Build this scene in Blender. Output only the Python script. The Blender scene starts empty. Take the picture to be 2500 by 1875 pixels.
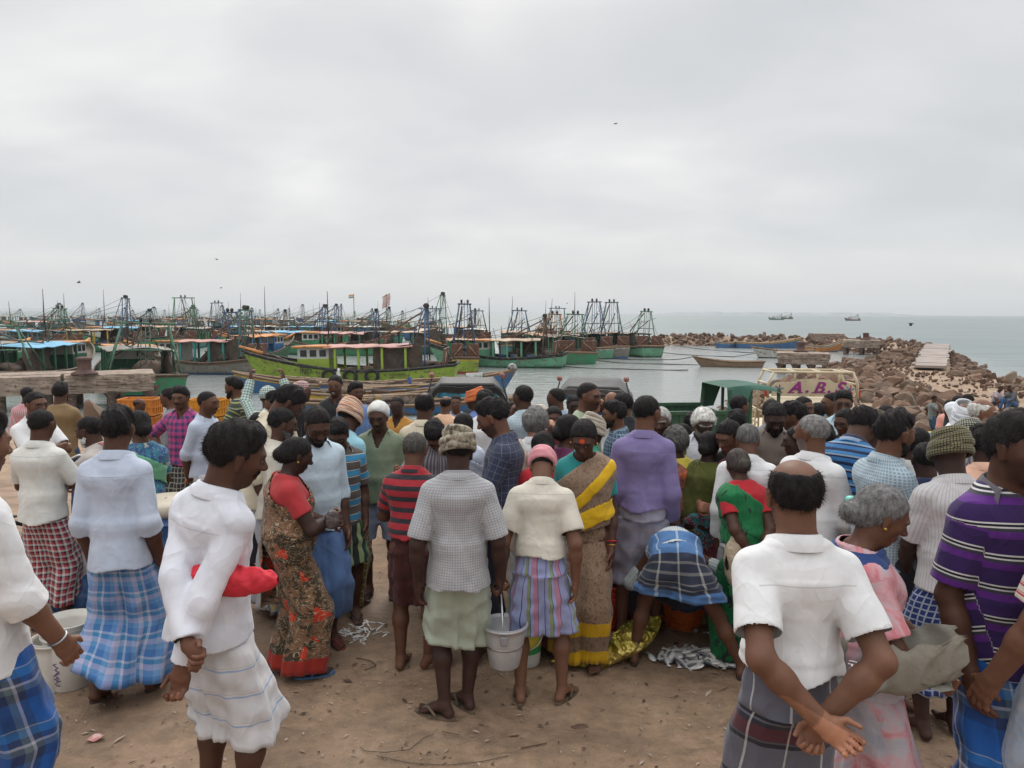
import bpy, math, random
import numpy as np
from mathutils import Vector, Matrix, Euler, Quaternion
rad = math.radians
random.seed(7); RNG = np.random.default_rng(7)
scene = bpy.context.scene
COL = scene.collection
# ---------------------------------------------------------------- camera
CAM_H = 2.25; FPX = 1804.0; PITCH = 5.53; ROLL = 0.32
cd = bpy.data.cameras.new('camera'); cam = bpy.data.objects.new('camera', cd); COL.objects.link(cam)
cd.sensor_width = 36.0; cd.lens = FPX / 2500 * 36.0; cd.clip_start = 0.05; cd.clip_end = 20000
CAM_R = (Matrix.Rotation(rad(90 - PITCH), 3, 'X') @ Matrix.Rotation(rad(ROLL), 3, 'Z'))
cam.matrix_world = Matrix.Translation((0, 0, CAM_H)) @ CAM_R.to_4x4()
scene.camera = cam
CR = np.array(CAM_R)
def ray(px, py):
    d = CR @ np.array([(px - 1250) / FPX, -(py - 937.5) / FPX, -1.0]); return d
def at_d(px, py, d):            # point on the pixel's ray at ground distance d (world Y)
    r = ray(px, py); t = d / r[1]; return np.array([0, 0, CAM_H]) + r * t
def at_z(px, py, z):            # point on the pixel's ray at height z
    r = ray(px, py); t = (z - CAM_H) / r[2]; return np.array([0, 0, CAM_H]) + r * t
# ---------------------------------------------------------------- sky + sun
SUN_AZ = -3.0; SUN_EL = 42.0
world = bpy.data.worlds.new('World'); scene.world = world; world.use_nodes = True
nt = world.node_tree; nt.nodes.clear()
def N(t, typ, **kw):
    n = t.nodes.new(typ)
    for k, v in kw.items(): setattr(n, k, v)
    return n
def mathn(t, op, a, b=None, c=None, clamp=False):
    n = t.nodes.new('ShaderNodeMath'); n.operation = op; n.use_clamp = clamp
    for i, v in enumerate((a, b, c)):
        if v is None: continue
        if isinstance(v, (int, float)): n.inputs[i].default_value = v
        else: t.links.new(v, n.inputs[i])
    return n.outputs[0]
def mixc(t, f, a, b, blend='MIX'):
    n = t.nodes.new('ShaderNodeMix'); n.data_type = 'RGBA'; n.blend_type = blend
    for i, v in ((0, f), (6, a), (7, b)):
        if isinstance(v, (int, float)): n.inputs[i].default_value = v
        elif isinstance(v, (tuple, list)): n.inputs[i].default_value = (*v[:3], 1)
        else: t.links.new(v, n.inputs[i])
    return n.outputs[2]
def rampn(t, fac, stops, interp='LINEAR'):
    n = t.nodes.new('ShaderNodeValToRGB'); cr = n.color_ramp; cr.interpolation = interp
    while len(cr.elements) < len(stops): cr.elements.new(0.5)
    for e, (p, c) in zip(cr.elements, stops):
        e.position = p; e.color = (*c[:3], 1) if isinstance(c, (tuple, list)) else (c, c, c, 1)
    t.links.new(fac, n.inputs[0]); return n.outputs[0]
def noisen(t, vec, scale, detail=3, rough=0.55, dist=0.0, out=0):
    n = t.nodes.new('ShaderNodeTexNoise'); n.inputs['Scale'].default_value = scale
    n.inputs['Detail'].default_value = detail; n.inputs['Roughness'].default_value = rough
    n.inputs['Distortion'].default_value = dist
    if vec is not None: t.links.new(vec, n.inputs['Vector'])
    return n.outputs[out]
def mapn(t, vec, scale=(1, 1, 1), loc=(0, 0, 0), rot=(0, 0, 0)):
    n = t.nodes.new('ShaderNodeMapping'); n.inputs['Scale'].default_value = scale
    n.inputs['Location'].default_value = loc; n.inputs['Rotation'].default_value = rot
    t.links.new(vec, n.inputs['Vector']); return n.outputs[0]
tc = N(nt, 'ShaderNodeTexCoord'); dirv = tc.outputs['Generated']
sep = N(nt, 'ShaderNodeSeparateXYZ'); nt.links.new(dirv, sep.inputs[0])
zc = mathn(nt, 'MAXIMUM', sep.outputs[2], 0.0)
den = mathn(nt, 'ADD', zc, 0.27)
px_ = mathn(nt, 'DIVIDE', sep.outputs[0], den); py_ = mathn(nt, 'DIVIDE', sep.outputs[1], den)
cmb = N(nt, 'ShaderNodeCombineXYZ'); nt.links.new(px_, cmb.inputs[0]); nt.links.new(py_, cmb.inputs[1])
cl = noisen(nt, mapn(nt, cmb.outputs[0], (0.8, 1.0, 1), (3.3, 1.2, 0)), 2.0, 4, 0.46, 0.3)
cl2 = noisen(nt, mapn(nt, cmb.outputs[0], (0.4, 0.9, 1), (8.1, 4.2, 0)), 0.45, 2, 0.5)
clm = mathn(nt, 'ADD', mathn(nt, 'MULTIPLY', cl, 0.6), mathn(nt, 'MULTIPLY', cl2, 0.4))
cloudc = rampn(nt, clm, [(0.36, (0.595, 0.61, 0.625)), (0.5, (0.69, 0.695, 0.70)), (0.62, (0.82, 0.815, 0.80))])
# towards the horizon the deck evens out
hz = mathn(nt, 'DIVIDE', zc, 0.16, clamp=True)
hz = mathn(nt, 'POWER', hz, 0.7)
base = mixc(nt, hz, (0.615, 0.64, 0.655), cloudc)
# bright patch where the sun stands behind the deck
sd = Vector((math.sin(rad(-2.6)) * math.cos(rad(21)), math.cos(rad(-2.6)) * math.cos(rad(21)), math.sin(rad(21))))
vm = N(nt, 'ShaderNodeVectorMath', operation='DOT_PRODUCT'); nt.links.new(dirv, vm.inputs[0]); vm.inputs[1].default_value = sd
glow = mathn(nt, 'POWER', mathn(nt, 'MAXIMUM', vm.outputs['Value'], 0.0), 60.0)
glow2 = mathn(nt, 'POWER', mathn(nt, 'MAXIMUM', vm.outputs['Value'], 0.0), 900.0)
gl = mathn(nt, 'ADD', mathn(nt, 'MULTIPLY', glow, 0.13), mathn(nt, 'MULTIPLY', glow2, 0.22))
base = mixc(nt, gl, base, (1.0, 0.97, 0.93))
# an overcast sky is brighter overhead
zen = mathn(nt, 'ADD', mathn(nt, 'MULTIPLY', mathn(nt, 'MAXIMUM', mathn(nt, 'SUBTRACT', zc, 0.36), 0.0), 3.0), 1.0)
skyt = N(nt, 'ShaderNodeTexSky'); skyt.sky_type = 'NISHITA'; skyt.sun_disc = False
skyt.sun_elevation = rad(SUN_EL); skyt.sun_rotation = rad(SUN_AZ)
bg1 = N(nt, 'ShaderNodeBackground'); nt.links.new(skyt.outputs[0], bg1.inputs[0]); bg1.inputs[1].default_value = 0.006
bg2 = N(nt, 'ShaderNodeBackground'); nt.links.new(base, bg2.inputs[0]); nt.links.new(mathn(nt, 'MULTIPLY', zen, 0.945), bg2.inputs[1])
add = N(nt, 'ShaderNodeAddShader'); nt.links.new(bg1.outputs[0], add.inputs[0]); nt.links.new(bg2.outputs[0], add.inputs[1])
wo = N(nt, 'ShaderNodeOutputWorld'); nt.links.new(add.outputs[0], wo.inputs[0])
sl = bpy.data.lights.new('sun', 'SUN'); sl.energy = 1.45; sl.angle = rad(22); sl.color = (1.0, 0.95, 0.88)
so = bpy.data.objects.new('sun', sl); COL.objects.link(so)
sdir = Vector((math.sin(rad(SUN_AZ)) * math.cos(rad(SUN_EL)), math.cos(rad(SUN_AZ)) * math.cos(rad(SUN_EL)), math.sin(rad(SUN_EL))))
so.rotation_euler = sdir.to_track_quat('Z', 'Y').to_euler(); so.location = (0, 0, 30)
vs = scene.view_settings; vs.view_transform = 'Standard'; vs.look = 'None'; vs.exposure = 0.12; vs.gamma = 1.0; vs.use_curve_mapping = False
scene.cycles.max_bounces = 5; scene.cycles.diffuse_bounces = 2; scene.cycles.glossy_bounces = 2
scene.cycles.caustics_reflective = False; scene.cycles.caustics_refractive = False
try:
    scene.cycles.use_denoising = True
except Exception: pass
# ---------------------------------------------------------------- objects
def link(o, parent=None):
    COL.objects.link(o)
    if parent is not None: o.parent = parent
    return o
def tag(o, label=None, cat=None, group=None, kind=None):
    if label: o['label'] = label
    if cat: o['category'] = cat
    if group: o['group'] = group
    if kind: o['kind'] = kind
    return o
def empty(name, loc=(0, 0, 0), rz=0.0):
    o = bpy.data.objects.new(name, None); o.location = loc; o.rotation_euler = (0, 0, rz)
    o.empty_display_size = 0.2; return link(o)
def np_mesh(name, co, faces, mats, smooth=True, uv=None, col=None, fmat=None):
    """faces: (n,k) int array (k=3|4) or list of lists"""
    me = bpy.data.meshes.new(name)
    co = np.asarray(co, dtype=np.float32)
    if isinstance(faces, np.ndarray):
        nf, k = faces.shape; loops = faces.reshape(-1).astype(np.int32); starts = (np.arange(nf) * k).astype(np.int32)
    else:
        loops = np.array([i for f in faces for i in f], dtype=np.int32)
        ln = np.array([len(f) for f in faces], dtype=np.int32); nf = len(faces)
        starts = np.concatenate([[0], np.cumsum(ln)[:-1]]).astype(np.int32) if nf else np.zeros(0, np.int32)
    me.vertices.add(len(co)); me.vertices.foreach_set('co', co.reshape(-1))
    me.loops.add(len(loops)); me.loops.foreach_set('vertex_index', loops)
    me.polygons.add(nf); me.polygons.foreach_set('loop_start', starts)
    me.update(calc_edges=True)
    me.polygons.foreach_set('use_smooth', np.full(nf, bool(smooth)))
    for m in (mats if isinstance(mats, (list, tuple)) else [mats]): me.materials.append(m)
    if fmat is not None: me.polygons.foreach_set('material_index', np.asarray(fmat, dtype=np.int32))
    if uv is not None:
        ul = me.uv_layers.new(name='UVMap'); u = np.asarray(uv, dtype=np.float32)
        if len(u) == len(co): u = u[loops]
        ul.data.foreach_set('uv', u.reshape(-1))
    if col is not None:
        a = me.color_attributes.new('Col', 'FLOAT_COLOR', 'POINT')
        c = np.ones((len(co), 4), dtype=np.float32); c[:, :3] = col; a.data.foreach_set('color', c.reshape(-1))
    me.validate(verbose=False)
    return me
def mobj(name, me, parent=None, loc=None):
    o = bpy.data.objects.new(name, me)
    if loc is not None: o.location = loc
    return link(o, parent)
class MB:
    """collects shapes, builds ONE mesh"""
    def __init__(s): s.v = []; s.f = []; s.m = []; s.n = 0; s.sm = []
    def add(s, v, f, mi=0, smooth=False):
        v = np.asarray(v, float).reshape(-1, 3); s.v.append(v)
        for q in f: s.f.append([int(i) + s.n for i in q]); s.m.append(mi); s.sm.append(smooth)
        s.n += len(v); return s
    def box(s, c, sz, rot=None, mi=0, bev=0.0, taper=1.0):
        hx, hy, hz = sz[0] / 2, sz[1] / 2, sz[2] / 2
        if bev <= 0:
            v = [(-hx, -hy, -hz), (hx, -hy, -hz), (hx, hy, -hz), (-hx, hy, -hz), (-hx * taper, -hy * taper, hz), (hx * taper, -hy * taper, hz), (hx * taper, hy * taper, hz), (-hx * taper, hy * taper, hz)]
            f = [(0, 3, 2, 1), (4, 5, 6, 7), (0, 1, 5, 4), (1, 2, 6, 5), (2, 3, 7, 6), (3, 0, 4, 7)]
        else:
            b = min(bev, hx * .9, hy * .9, hz * .9); v = []; 
            for z, k in ((-hz, b), (-hz + b, 0), (hz - b, 0), (hz, b)):
                for (sx, sy) in ((-1, -1), (1, -1), (1, 1), (-1, 1)):
                    X, Y = hx - k, hy - k
                    if sx * sy > 0: v += [(sx * X, sy * (Y - (b if k == 0 else 0)), z), (sx * (X - (b if k == 0 else 0)), sy * Y, z)] if False else [(sx * X, sy * (Y - b), z), (sx * (X - b), sy * Y, z)]
                    else: v += [(sx * (X - b), sy * Y, z), (sx * X, sy * (Y - b), z)]
            # order per ring: fix to ccw
            out = []
            for r in range(4):
                ring = v[r * 8:(r + 1) * 8]; ring = sorted(ring, key=lambda p: math.atan2(p[1], p[0])); out += ring
            v = out; f = [tuple(reversed(range(8))), tuple(range(24, 32))]
            for r in range(3):
                for i in range(8): a = r * 8 + i; b2 = r * 8 + (i + 1) % 8; f.append((a, b2, b2 + 8, a + 8))
        v = np.array(v, float)
        if rot is not None: v = v @ np.array(rot.to_matrix() if hasattr(rot, 'to_matrix') else rot).T
        return s.add(v + np.array(c, float), f, mi)
    def tube(s, pts, r, n=8, mi=0, caps=True, flat=None, closed=False):
        P = np.asarray(pts, float); m = len(P); r = np.broadcast_to(np.asarray(r, float), (m,))
        T = np.zeros_like(P)
        if closed: T = np.roll(P, -1, 0) - np.roll(P, 1, 0)
        else: T[1:-1] = P[2:] - P[:-2]; T[0] = P[1] - P[0]; T[-1] = P[-1] - P[-2]
        T /= np.linalg.norm(T, axis=1)[:, None] + 1e-12
        up = np.array([0, 0, 1.0]) if abs(T[0][2]) < 0.9 else np.array([1.0, 0, 0])
        V = []; X = np.cross(up, T[0]); X /= np.linalg.norm(X)
        ang = np.arange(n) * 2 * math.pi / n
        for i in range(m):
            X = X - T[i] * X.dot(T[i]); X /= np.linalg.norm(X) + 1e-12; Y = np.cross(T[i], X)
            fl = 1.0 if flat is None else flat
            V.append(P[i] + r[i] * (np.cos(ang)[:, None] * X + fl * np.sin(ang)[:, None] * Y))
        V = np.concatenate(V); F = []
        for i in range(m if closed else m - 1):
            j = (i + 1) % m
            for k in range(n): k2 = (k + 1) % n; F.append((i * n + k, i * n + k2, j * n + k2, j * n + k))
        if caps and not closed: F.append(tuple(reversed(range(n)))); F.append(tuple((m - 1) * n + k for k in range(n)))
        return s.add(V, F, mi, True)
    def lathe(s, prof, c=(0, 0, 0), n=24, mi=0, rot=None, capb=True, capt=False):
        ang = np.arange(n) * 2 * math.pi / n; V = []
        for r, z in prof: V += [(r * math.cos(a), r * math.sin(a), z) for a in ang]
        F = []
        for i in range(len(prof) - 1):
            for k in range(n): k2 = (k + 1) % n; F.append((i * n + k, i * n + k2, (i + 1) * n + k2, (i + 1) * n + k))
        if capb: F.append(tuple(reversed(range(n))))
        if capt: F.append(tuple((len(prof) - 1) * n + k for k in range(n)))
        V = np.array(V)
        if rot is not None: V = V @ np.array(rot.to_matrix() if hasattr(rot, 'to_matrix') else rot).T
        return s.add(V + np.array(c, float), F, mi, True)
    def grid(s, P, mi=0, smooth=True, flip=False):
        P = np.asarray(P, float); a, b = P.shape[:2]; F = []
        for i in range(a - 1):
            for j in range(b - 1):
                q = (i * b + j, (i + 1) * b + j, (i + 1) * b + j + 1, i * b + j + 1); F.append(q[::-1] if flip else q)
        return s.add(P.reshape(-1, 3), F, mi, smooth)
    def build(s, name, mats, parent=None, loc=None, uv=None):
        v = np.concatenate(s.v) if s.v else np.zeros((0, 3))
        me = np_mesh(name, v, s.f, mats, False, uv=uv, fmat=s.m)
        me.polygons.foreach_set('use_smooth', np.array(s.sm, dtype=bool))
        return mobj(name, me, parent, loc)
# ---------------------------------------------------------------- materials
MATS = {}
def newmat(name):
    m = bpy.data.materials.new(name); m.use_nodes = True; t = m.node_tree; b = t.nodes['Principled BSDF']; return m, t, b
def setin(t, sock, v):
    if isinstance(v, (int, float)): sock.default_value = v
    elif isinstance(v, (tuple, list)): sock.default_value = (*v[:3], 1)
    else: t.links.new(v, sock)
def bumpn(t, b, h, strength=0.3, dist=0.01):
    n = t.nodes.new('ShaderNodeBump'); n.inputs['Strength'].default_value = strength; n.inputs['Distance'].default_value = dist
    t.links.new(h, n.inputs['Height']); t.links.new(n.outputs[0], b.inputs['Normal'])
def paint(col, col2=None, rough=0.6, scale=3.0, wear=None, wearamt=0.35, metal=0.0, bump=0.15, bscale=None, key=None):
    """a weathered paint / wood / stone: object-space noise between two colours plus chips of a third"""
    k = ('p', col, col2, rough, scale, wear, wearamt, metal, bump, bscale)
    if k in MATS: return MATS[k]
    m, t, b = newmat('paint'); tcn = N(t, 'ShaderNodeTexCoord'); v = tcn.outputs['Object']
    c2 = col2 or tuple(x * 0.72 for x in col)
    f = rampn(t, noisen(t, v, scale, 5, 0.6), [(0.35, 0.0), (0.65, 1.0)])
    c = mixc(t, f, col, c2)
    if wear:
        w = rampn(t, noisen(t, mapn(t, v, (1, 1, 1.8)), scale * 2.7, 6, 0.7), [(0.5 + (0.5 - wearamt) * 0.42, 0.0), (0.56 + (0.5 - wearamt) * 0.42, 1.0)])
        c = mixc(t, w, c, wear)
    setin(t, b.inputs['Base Color'], c); b.inputs['Roughness'].default_value = rough; b.inputs['Metallic'].default_value = metal
    if bump > 0: bumpn(t, b, noisen(t, v, bscale or scale * 6, 4, 0.6), bump, 0.02)
    MATS[k] = m; return m
# ================================================================ terrain
SEA_Z = -2.8
LAND = [(-300, 26), (-20, 27), (0, 26), (8, 30), (13.5, 42), (17.2, 48.5), (24, 56.5), (27.6, 61), (31, 66), (40, 79), (45.8, 88), (46.5, 98), (44, 110), (38, 115), (29, 117), (19, 119), (17, 123), (30, 123.5), (44, 119), (51, 109), (53, 93), (50.8, 83.5), (46.5, 75), (41.5, 66), (34.5, 55), (31.2, 47), (30, 42), (34, 35), (48, 27), (80, 21), (300, 18), (300, -60), (-300, -60)]
def poly_dist(X, Y, poly):
    d = np.full(X.shape, 1e9); ins = np.zeros(X.shape, bool); n = len(poly)
    for i in range(n):
        x1, y1 = poly[i]; x2, y2 = poly[(i + 1) % n]; dx, dy = x2 - x1, y2 - y1
        t = np.clip(((X - x1) * dx + (Y - y1) * dy) / (dx * dx + dy * dy), 0, 1)
        d = np.minimum(d, np.hypot(X - x1 - t * dx, Y - y1 - t * dy))
        c = ((y1 > Y) != (y2 > Y)); xi = x1 + (Y - y1) * dx / (dy if dy else 1e-9); ins ^= c & (X < xi)
    return np.where(ins, d, -d)
GY = [-60, 6.8, 9, 12, 15, 18, 22, 400]; GZ = [0, 0, -0.2, -0.7, -1.1, -1.3, -1.35, -1.35]
def terr(X, Y):
    X = np.asarray(X, float); Y = np.asarray(Y, float)
    d = poly_dist(X, Y, LAND); cap = np.interp(Y, GY, GZ)
    sl = np.where(Y > 34, 0.5, 0.28)
    return np.where(d > 0, np.minimum(SEA_Z + sl * d, cap), SEA_Z + np.maximum(d * 0.4, -2.5))
def g(x, y): return float(terr(np.array([x]), np.array([y]))[0])
def wob(X, Y, s, seed=0):
    r = np.random.default_rng(seed); o = np.zeros(np.shape(X))
    for i in range(7):
        a = r.uniform(0, 2 * math.pi); k = s * 1.45 ** i; o = o + np.sin((X * math.cos(a) + Y * math.sin(a)) * k + r.uniform(0, 6.28)) / 1.35 ** i
    return o / 2.2
def spaced(segs):
    out = [segs[0][0]]
    for a, b, st in segs: out += list(np.linspace(a, b, max(1, int(round((b - a) / st))) + 1)[1:])
    return np.array(out)
xs = spaced([(-300, -80, 40), (-80, -20, 3), (-20, -5, 0.5), (-5, 5, 0.05), (5, 14, 0.3), (14, 64, 0.8), (64, 100, 4), (100, 300, 40)])
ys = spaced([(-60, -4, 14), (-4, 1.6, 0.6), (1.6, 7.5, 0.05), (7.5, 26, 0.4), (26, 134, 0.9)])
XX, YY = np.meshgrid(xs, ys, indexing='ij'); ZZ = terr(XX, YY)
near = np.clip((9 - YY) / 3, 0, 1)
ZZ = ZZ + near * (0.010 * wob(XX, YY, 1.7, 1) + 0.004 * wob(XX, YY, 9, 2) + 0.0022 * wob(XX, YY, 34, 3)) + (1 - near) * 0.07 * wob(XX, YY, 0.9, 4)
nx_, ny_ = XX.shape; idx = np.arange(nx_ * ny_).reshape(nx_, ny_)
F = np.stack([idx[:-1, :-1], idx[1:, :-1], idx[1:, 1:], idx[:-1, 1:]], -1).reshape(-1, 4)
m_ground, t, b = newmat('ground_dirt'); v = N(t, 'ShaderNodeTexCoord').outputs['Object']
n1 = rampn(t, noisen(t, v, 1.1, 8, 0.68, 0.6), [(0.3, (0.245, 0.158, 0.096)), (0.5, (0.325, 0.216, 0.138)), (0.72, (0.41, 0.285, 0.190))])
n2 = rampn(t, noisen(t, v, 9, 6, 0.7), [(0.35, 0.55), (0.62, 1.0)])
c = mixc(t, 0.75, n1, n2, 'MULTIPLY')
sp = rampn(t, noisen(t, v, 60, 3, 0.75), [(0.63, 0.0), (0.72, 1.0)])
c = mixc(t, mathn(t, 'MULTIPLY', sp, 0.42), c, (0.42, 0.32, 0.24))
dk = rampn(t, noisen(t, mapn(t, v, (1, 1.6, 1), (5, 2, 0)), 2.1, 6, 0.75, 1.2), [(0.56, 0.0), (0.66, 1.0)])
c = mixc(t, mathn(t, 'MULTIPLY', dk, 0.45), c, (0.085, 0.055, 0.04))
wet = rampn(t, noisen(t, mapn(t, v, (1, 1.5, 1), (2, 7, 0)), 0.55, 5, 0.6, 0.8), [(0.50, 0.0), (0.60, 1.0)])
c = mixc(t, mathn(t, 'MULTIPLY', wet, 0.38), c, (0.10, 0.062, 0.042))
setin(t, b.inputs['Base Color'], c)
setin(t, b.inputs['Roughness'], rampn(t, noisen(t, v, 1.3, 4, 0.6), [(0.4, 0.62), (0.65, 0.93)]))
bumpn(t, b, mathn(t, 'ADD', noisen(t, v, 14, 8, 0.72), mathn(t, 'MULTIPLY', noisen(t, v, 70, 4, 0.7), 0.35)), 0.7, 0.03)
ground = mobj('ground', np_mesh('ground', np.stack([XX, YY, ZZ], -1).reshape(-1, 3), F, m_ground)); ground['kind'] = 'structure'
# ---------------------------------------------------------------- water
m_sea, t, b = newmat('sea_water'); v = N(t, 'ShaderNodeTexCoord').outputs['Object']
sp = N(t, 'ShaderNodeSeparateXYZ'); t.links.new(v, sp.inputs[0])
far = mathn(t, 'DIVIDE', mathn(t, 'SUBTRACT', sp.outputs[1], 115.0), 60.0, clamp=True)
side = mathn(t, 'DIVIDE', mathn(t, 'SUBTRACT', sp.outputs[0], mathn(t, 'ADD', mathn(t, 'MULTIPLY', sp.outputs[1], 0.35), 14.0)), 12.0, clamp=True)
outer = mathn(t, 'MAXIMUM', far, side)
c = mixc(t, outer, (0.235, 0.25, 0.245), (0.125, 0.16, 0.162))
c = mixc(t, rampn(t, noisen(t, mapn(t, v, (0.02, 0.05, 1)), 1, 4), [(0.4, 0.0), (0.65, 0.5)]), c, (0.20, 0.24, 0.235))
foam = mathn(t, 'MULTIPLY', rampn(t, noisen(t, mapn(t, v, (0.22, 0.5, 1)), 1.0, 6, 0.75), [(0.71, 0.0), (0.76, 1.0)]), mathn(t, 'MULTIPLY', outer, 0.5))
c = mixc(t, foam, c, (0.7, 0.72, 0.72)); setin(t, b.inputs['Base Color'], c)
b.inputs['IOR'].default_value = 1.33
setin(t, b.inputs['Roughness'], mathn(t, 'ADD', mathn(t, 'MULTIPLY', outer, 0.16), 0.16))
h = mathn(t, 'ADD', noisen(t, mapn(t, v, (0.55, 1.1, 1)), 1.0, 5, 0.6, 0.6), mathn(t, 'MULTIPLY', noisen(t, mapn(t, v, (2.4, 4.5, 1)), 1.0, 3, 0.6), 0.3))
h = mathn(t, 'ADD', h, mathn(t, 'MULTIPLY', noisen(t, mapn(t, v, (0.10, 0.26, 1), (0, 0, 0), (0, 0, 0.3)), 1.0, 3, 0.5), mathn(t, 'MULTIPLY', outer, 5.0)))
bumpn(t, b, h, 0.55, 0.22)
R_ = 15000.0
sea = MB().add([(-R_, -80, 0), (R_, -80, 0), (R_, R_, 0), (-R_, R_, 0)], [(0, 1, 2, 3)]).build('sea', m_sea, loc=(0, 0, SEA_Z)); sea['kind'] = 'structure'
# distant low shore on the horizon
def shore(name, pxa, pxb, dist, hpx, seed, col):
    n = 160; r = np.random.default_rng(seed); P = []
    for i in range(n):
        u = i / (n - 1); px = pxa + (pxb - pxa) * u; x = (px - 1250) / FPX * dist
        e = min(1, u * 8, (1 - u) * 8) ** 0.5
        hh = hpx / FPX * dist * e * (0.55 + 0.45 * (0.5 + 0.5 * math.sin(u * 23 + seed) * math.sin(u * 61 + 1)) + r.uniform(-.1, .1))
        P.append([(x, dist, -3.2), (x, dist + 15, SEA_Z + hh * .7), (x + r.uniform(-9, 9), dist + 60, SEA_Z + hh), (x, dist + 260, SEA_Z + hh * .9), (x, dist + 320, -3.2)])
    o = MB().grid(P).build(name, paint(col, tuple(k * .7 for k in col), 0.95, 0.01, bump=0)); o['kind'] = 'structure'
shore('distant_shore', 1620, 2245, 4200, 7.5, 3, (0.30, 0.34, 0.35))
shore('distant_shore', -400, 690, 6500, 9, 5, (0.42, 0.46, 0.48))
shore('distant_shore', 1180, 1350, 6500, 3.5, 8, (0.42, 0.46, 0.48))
# boulders
m_rock, t, b = newmat('boulder_rock'); tcn = N(t, 'ShaderNodeTexCoord'); v = tcn.outputs['Object']; oi = N(t, 'ShaderNodeObjectInfo')
att = N(t, 'ShaderNodeAttribute'); att.attribute_name = 'Col'
geo = N(t, 'ShaderNodeNewGeometry')
wv = geo.outputs['Position']
rnd = mathn(t, 'ADD', mathn(t, 'MULTIPLY', oi.outputs['Random'], 0.7), mathn(t, 'MULTIPLY', noisen(t, wv, 0.7, 2), 0.55))
c = rampn(t, rnd, [(0.15, (0.085, 0.055, 0.040)), (0.42, (0.165, 0.095, 0.060)), (0.62, (0.23, 0.140, 0.092)), (0.85, (0.145, 0.108, 0.080)), (1.0, (0.30, 0.22, 0.16))])
c = mixc(t, rampn(t, noisen(t, wv, 6, 5, 0.7), [(0.35, 0.0), (0.7, 0.55)]), c, (0.13, 0.085, 0.06))
setin(t, b.inputs['Base Color'], c); b.inputs['Roughness'].default_value = 0.9
bumpn(t, b, noisen(t, wv, 9, 6, 0.7), 0.6, 0.06)
import bmesh
def rock_mesh(seed, sub=2):
    r = np.random.default_rng(seed); bm = bmesh.new(); bmesh.ops.create_icosphere(bm, subdivisions=sub, radius=0.62)
    V = np.array([v.co for v in bm.verts]); Fs = np.array([[v.index for v in f.verts] for f in bm.faces]); bm.free()
    for k in range(8):                      # angular faces
        n = r.normal(size=3); n /= np.linalg.norm(n); dd = r.uniform(0.24, 0.40); s = V @ n - dd; V = V - np.outer(np.maximum(s, 0), n)
    V += 0.012 * r.normal(size=V.shape); V *= r.uniform(0.75, 1.3, 3) * [1, 1, 0.72]
    return V, Fs
ROCKS = [rock_mesh(100 + i) for i in range(14)]
ROCK_ME = [np_mesh('boulder', v, f, m_rock, False) for v, f in ROCKS]
def px_of(p):
    q = np.array(CR).T @ (np.asarray(p, float) - [0, 0, CAM_H]); return 1250 + FPX * q[0] / -q[2], 937.5 - FPX * q[1] / -q[2]
def in_track(x, y):
    # dirt track runs from the slab path down towards the quay
    P = [(27, 49), (22.5, 38), (20, 28), (19, 20)]; best = 9e9
    for (x1, y1), (x2, y2) in zip(P, P[1:]):
        dx, dy = x2 - x1, y2 - y1; tt = min(1, max(0, ((x - x1) * dx + (y - y1) * dy) / (dx * dx + dy * dy))); best = min(best, math.hypot(x - x1 - tt * dx, y - y1 - tt * dy))
    return best
SLAB_A, SLAB_B = np.array([27.0, 47.6]), np.array([48.0, 83.5])
def in_slab(x, y):
    d = SLAB_B - SLAB_A; tt = min(1, max(0, (np.array([x, y]) - SLAB_A) @ d / (d @ d))); return np.linalg.norm(np.array([x, y]) - SLAB_A - tt * d)
cand = []
r = np.random.default_rng(11)
CX = r.uniform(4, 64, 26000); CY = r.uniform(17, 131, 26000); DD = poly_dist(CX, CY, LAND)
cell = {}
for x, y, d in zip(CX, CY, DD):
    if d < -1.2: continue
    if y < 30 and x < 7.5 + (y - 17) * 0.1: continue
    tr = in_track(x, y)
    if tr < (1.7 if y < 40 else 1.4) and d > 2: continue
    if in_slab(x, y) < 1.4 or (math.hypot(x - 24.5, y - 62.5) < 3.6 and x < 27) or math.hypot(x - 43.5, y - 93) < 3.2: continue
    px, py = px_of((x, y, -1.2))
    if px < 1500 or px > 2620 or py > 1120: continue
    s = r.uniform(0.42, 0.98) * (1.0 if d < 9 else 0.9)
    if tr < 2.6 and d > 4: s *= 0.5
    if y > 95: s *= 1.25
    ok = True; cx, cy = int(x // 1), int(y // 1)
    for i in (-1, 0, 1):
        for j in (-1, 0, 1):
            for (a, b2, s2) in cell.get((cx + i, cy + j), ()):
                if math.hypot(a - x, b2 - y) < 0.36 * (s + s2): ok = False
    if not ok: continue
    cell.setdefault((cx, cy), []).append((x, y, s)); cand.append((x, y, s, px, py))
vis = [q for q in cand if 1820 < q[3] < 2510 and q[4] < 1075]
vis.sort(key=lambda q: -q[2] / q[1]); chosen = set(id(q) for q in vis[:290])
mb = MB(); SV = []; SF = []; off = 0
for q in cand:
    x, y, s = q[:3]; z = g(x, y) + s * r.uniform(0.05, 0.3); k = r.integers(0, len(ROCKS))
    e = Euler((r.uniform(0, 6), r.uniform(-.5, .5), r.uniform(0, 6)))
    if id(q) in chosen:
        o = bpy.data.objects.new('boulder', ROCK_ME[k]); o.location = (x, y, z); o.rotation_euler = e; o.scale = (s, s, s); link(o)
        tag(o, 'brown granite boulder in the heap beside the dirt track', 'boulder', 'boulders heaped along the breakwater')
    else:
        V, Fs = ROCKS[k]; SV.append(V * s @ np.array(e.to_matrix()).T + [x, y, z]); SF.append(Fs + off); off += len(V)
V0, F0 = rock_mesh(77, 1); n_g = 0
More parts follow.
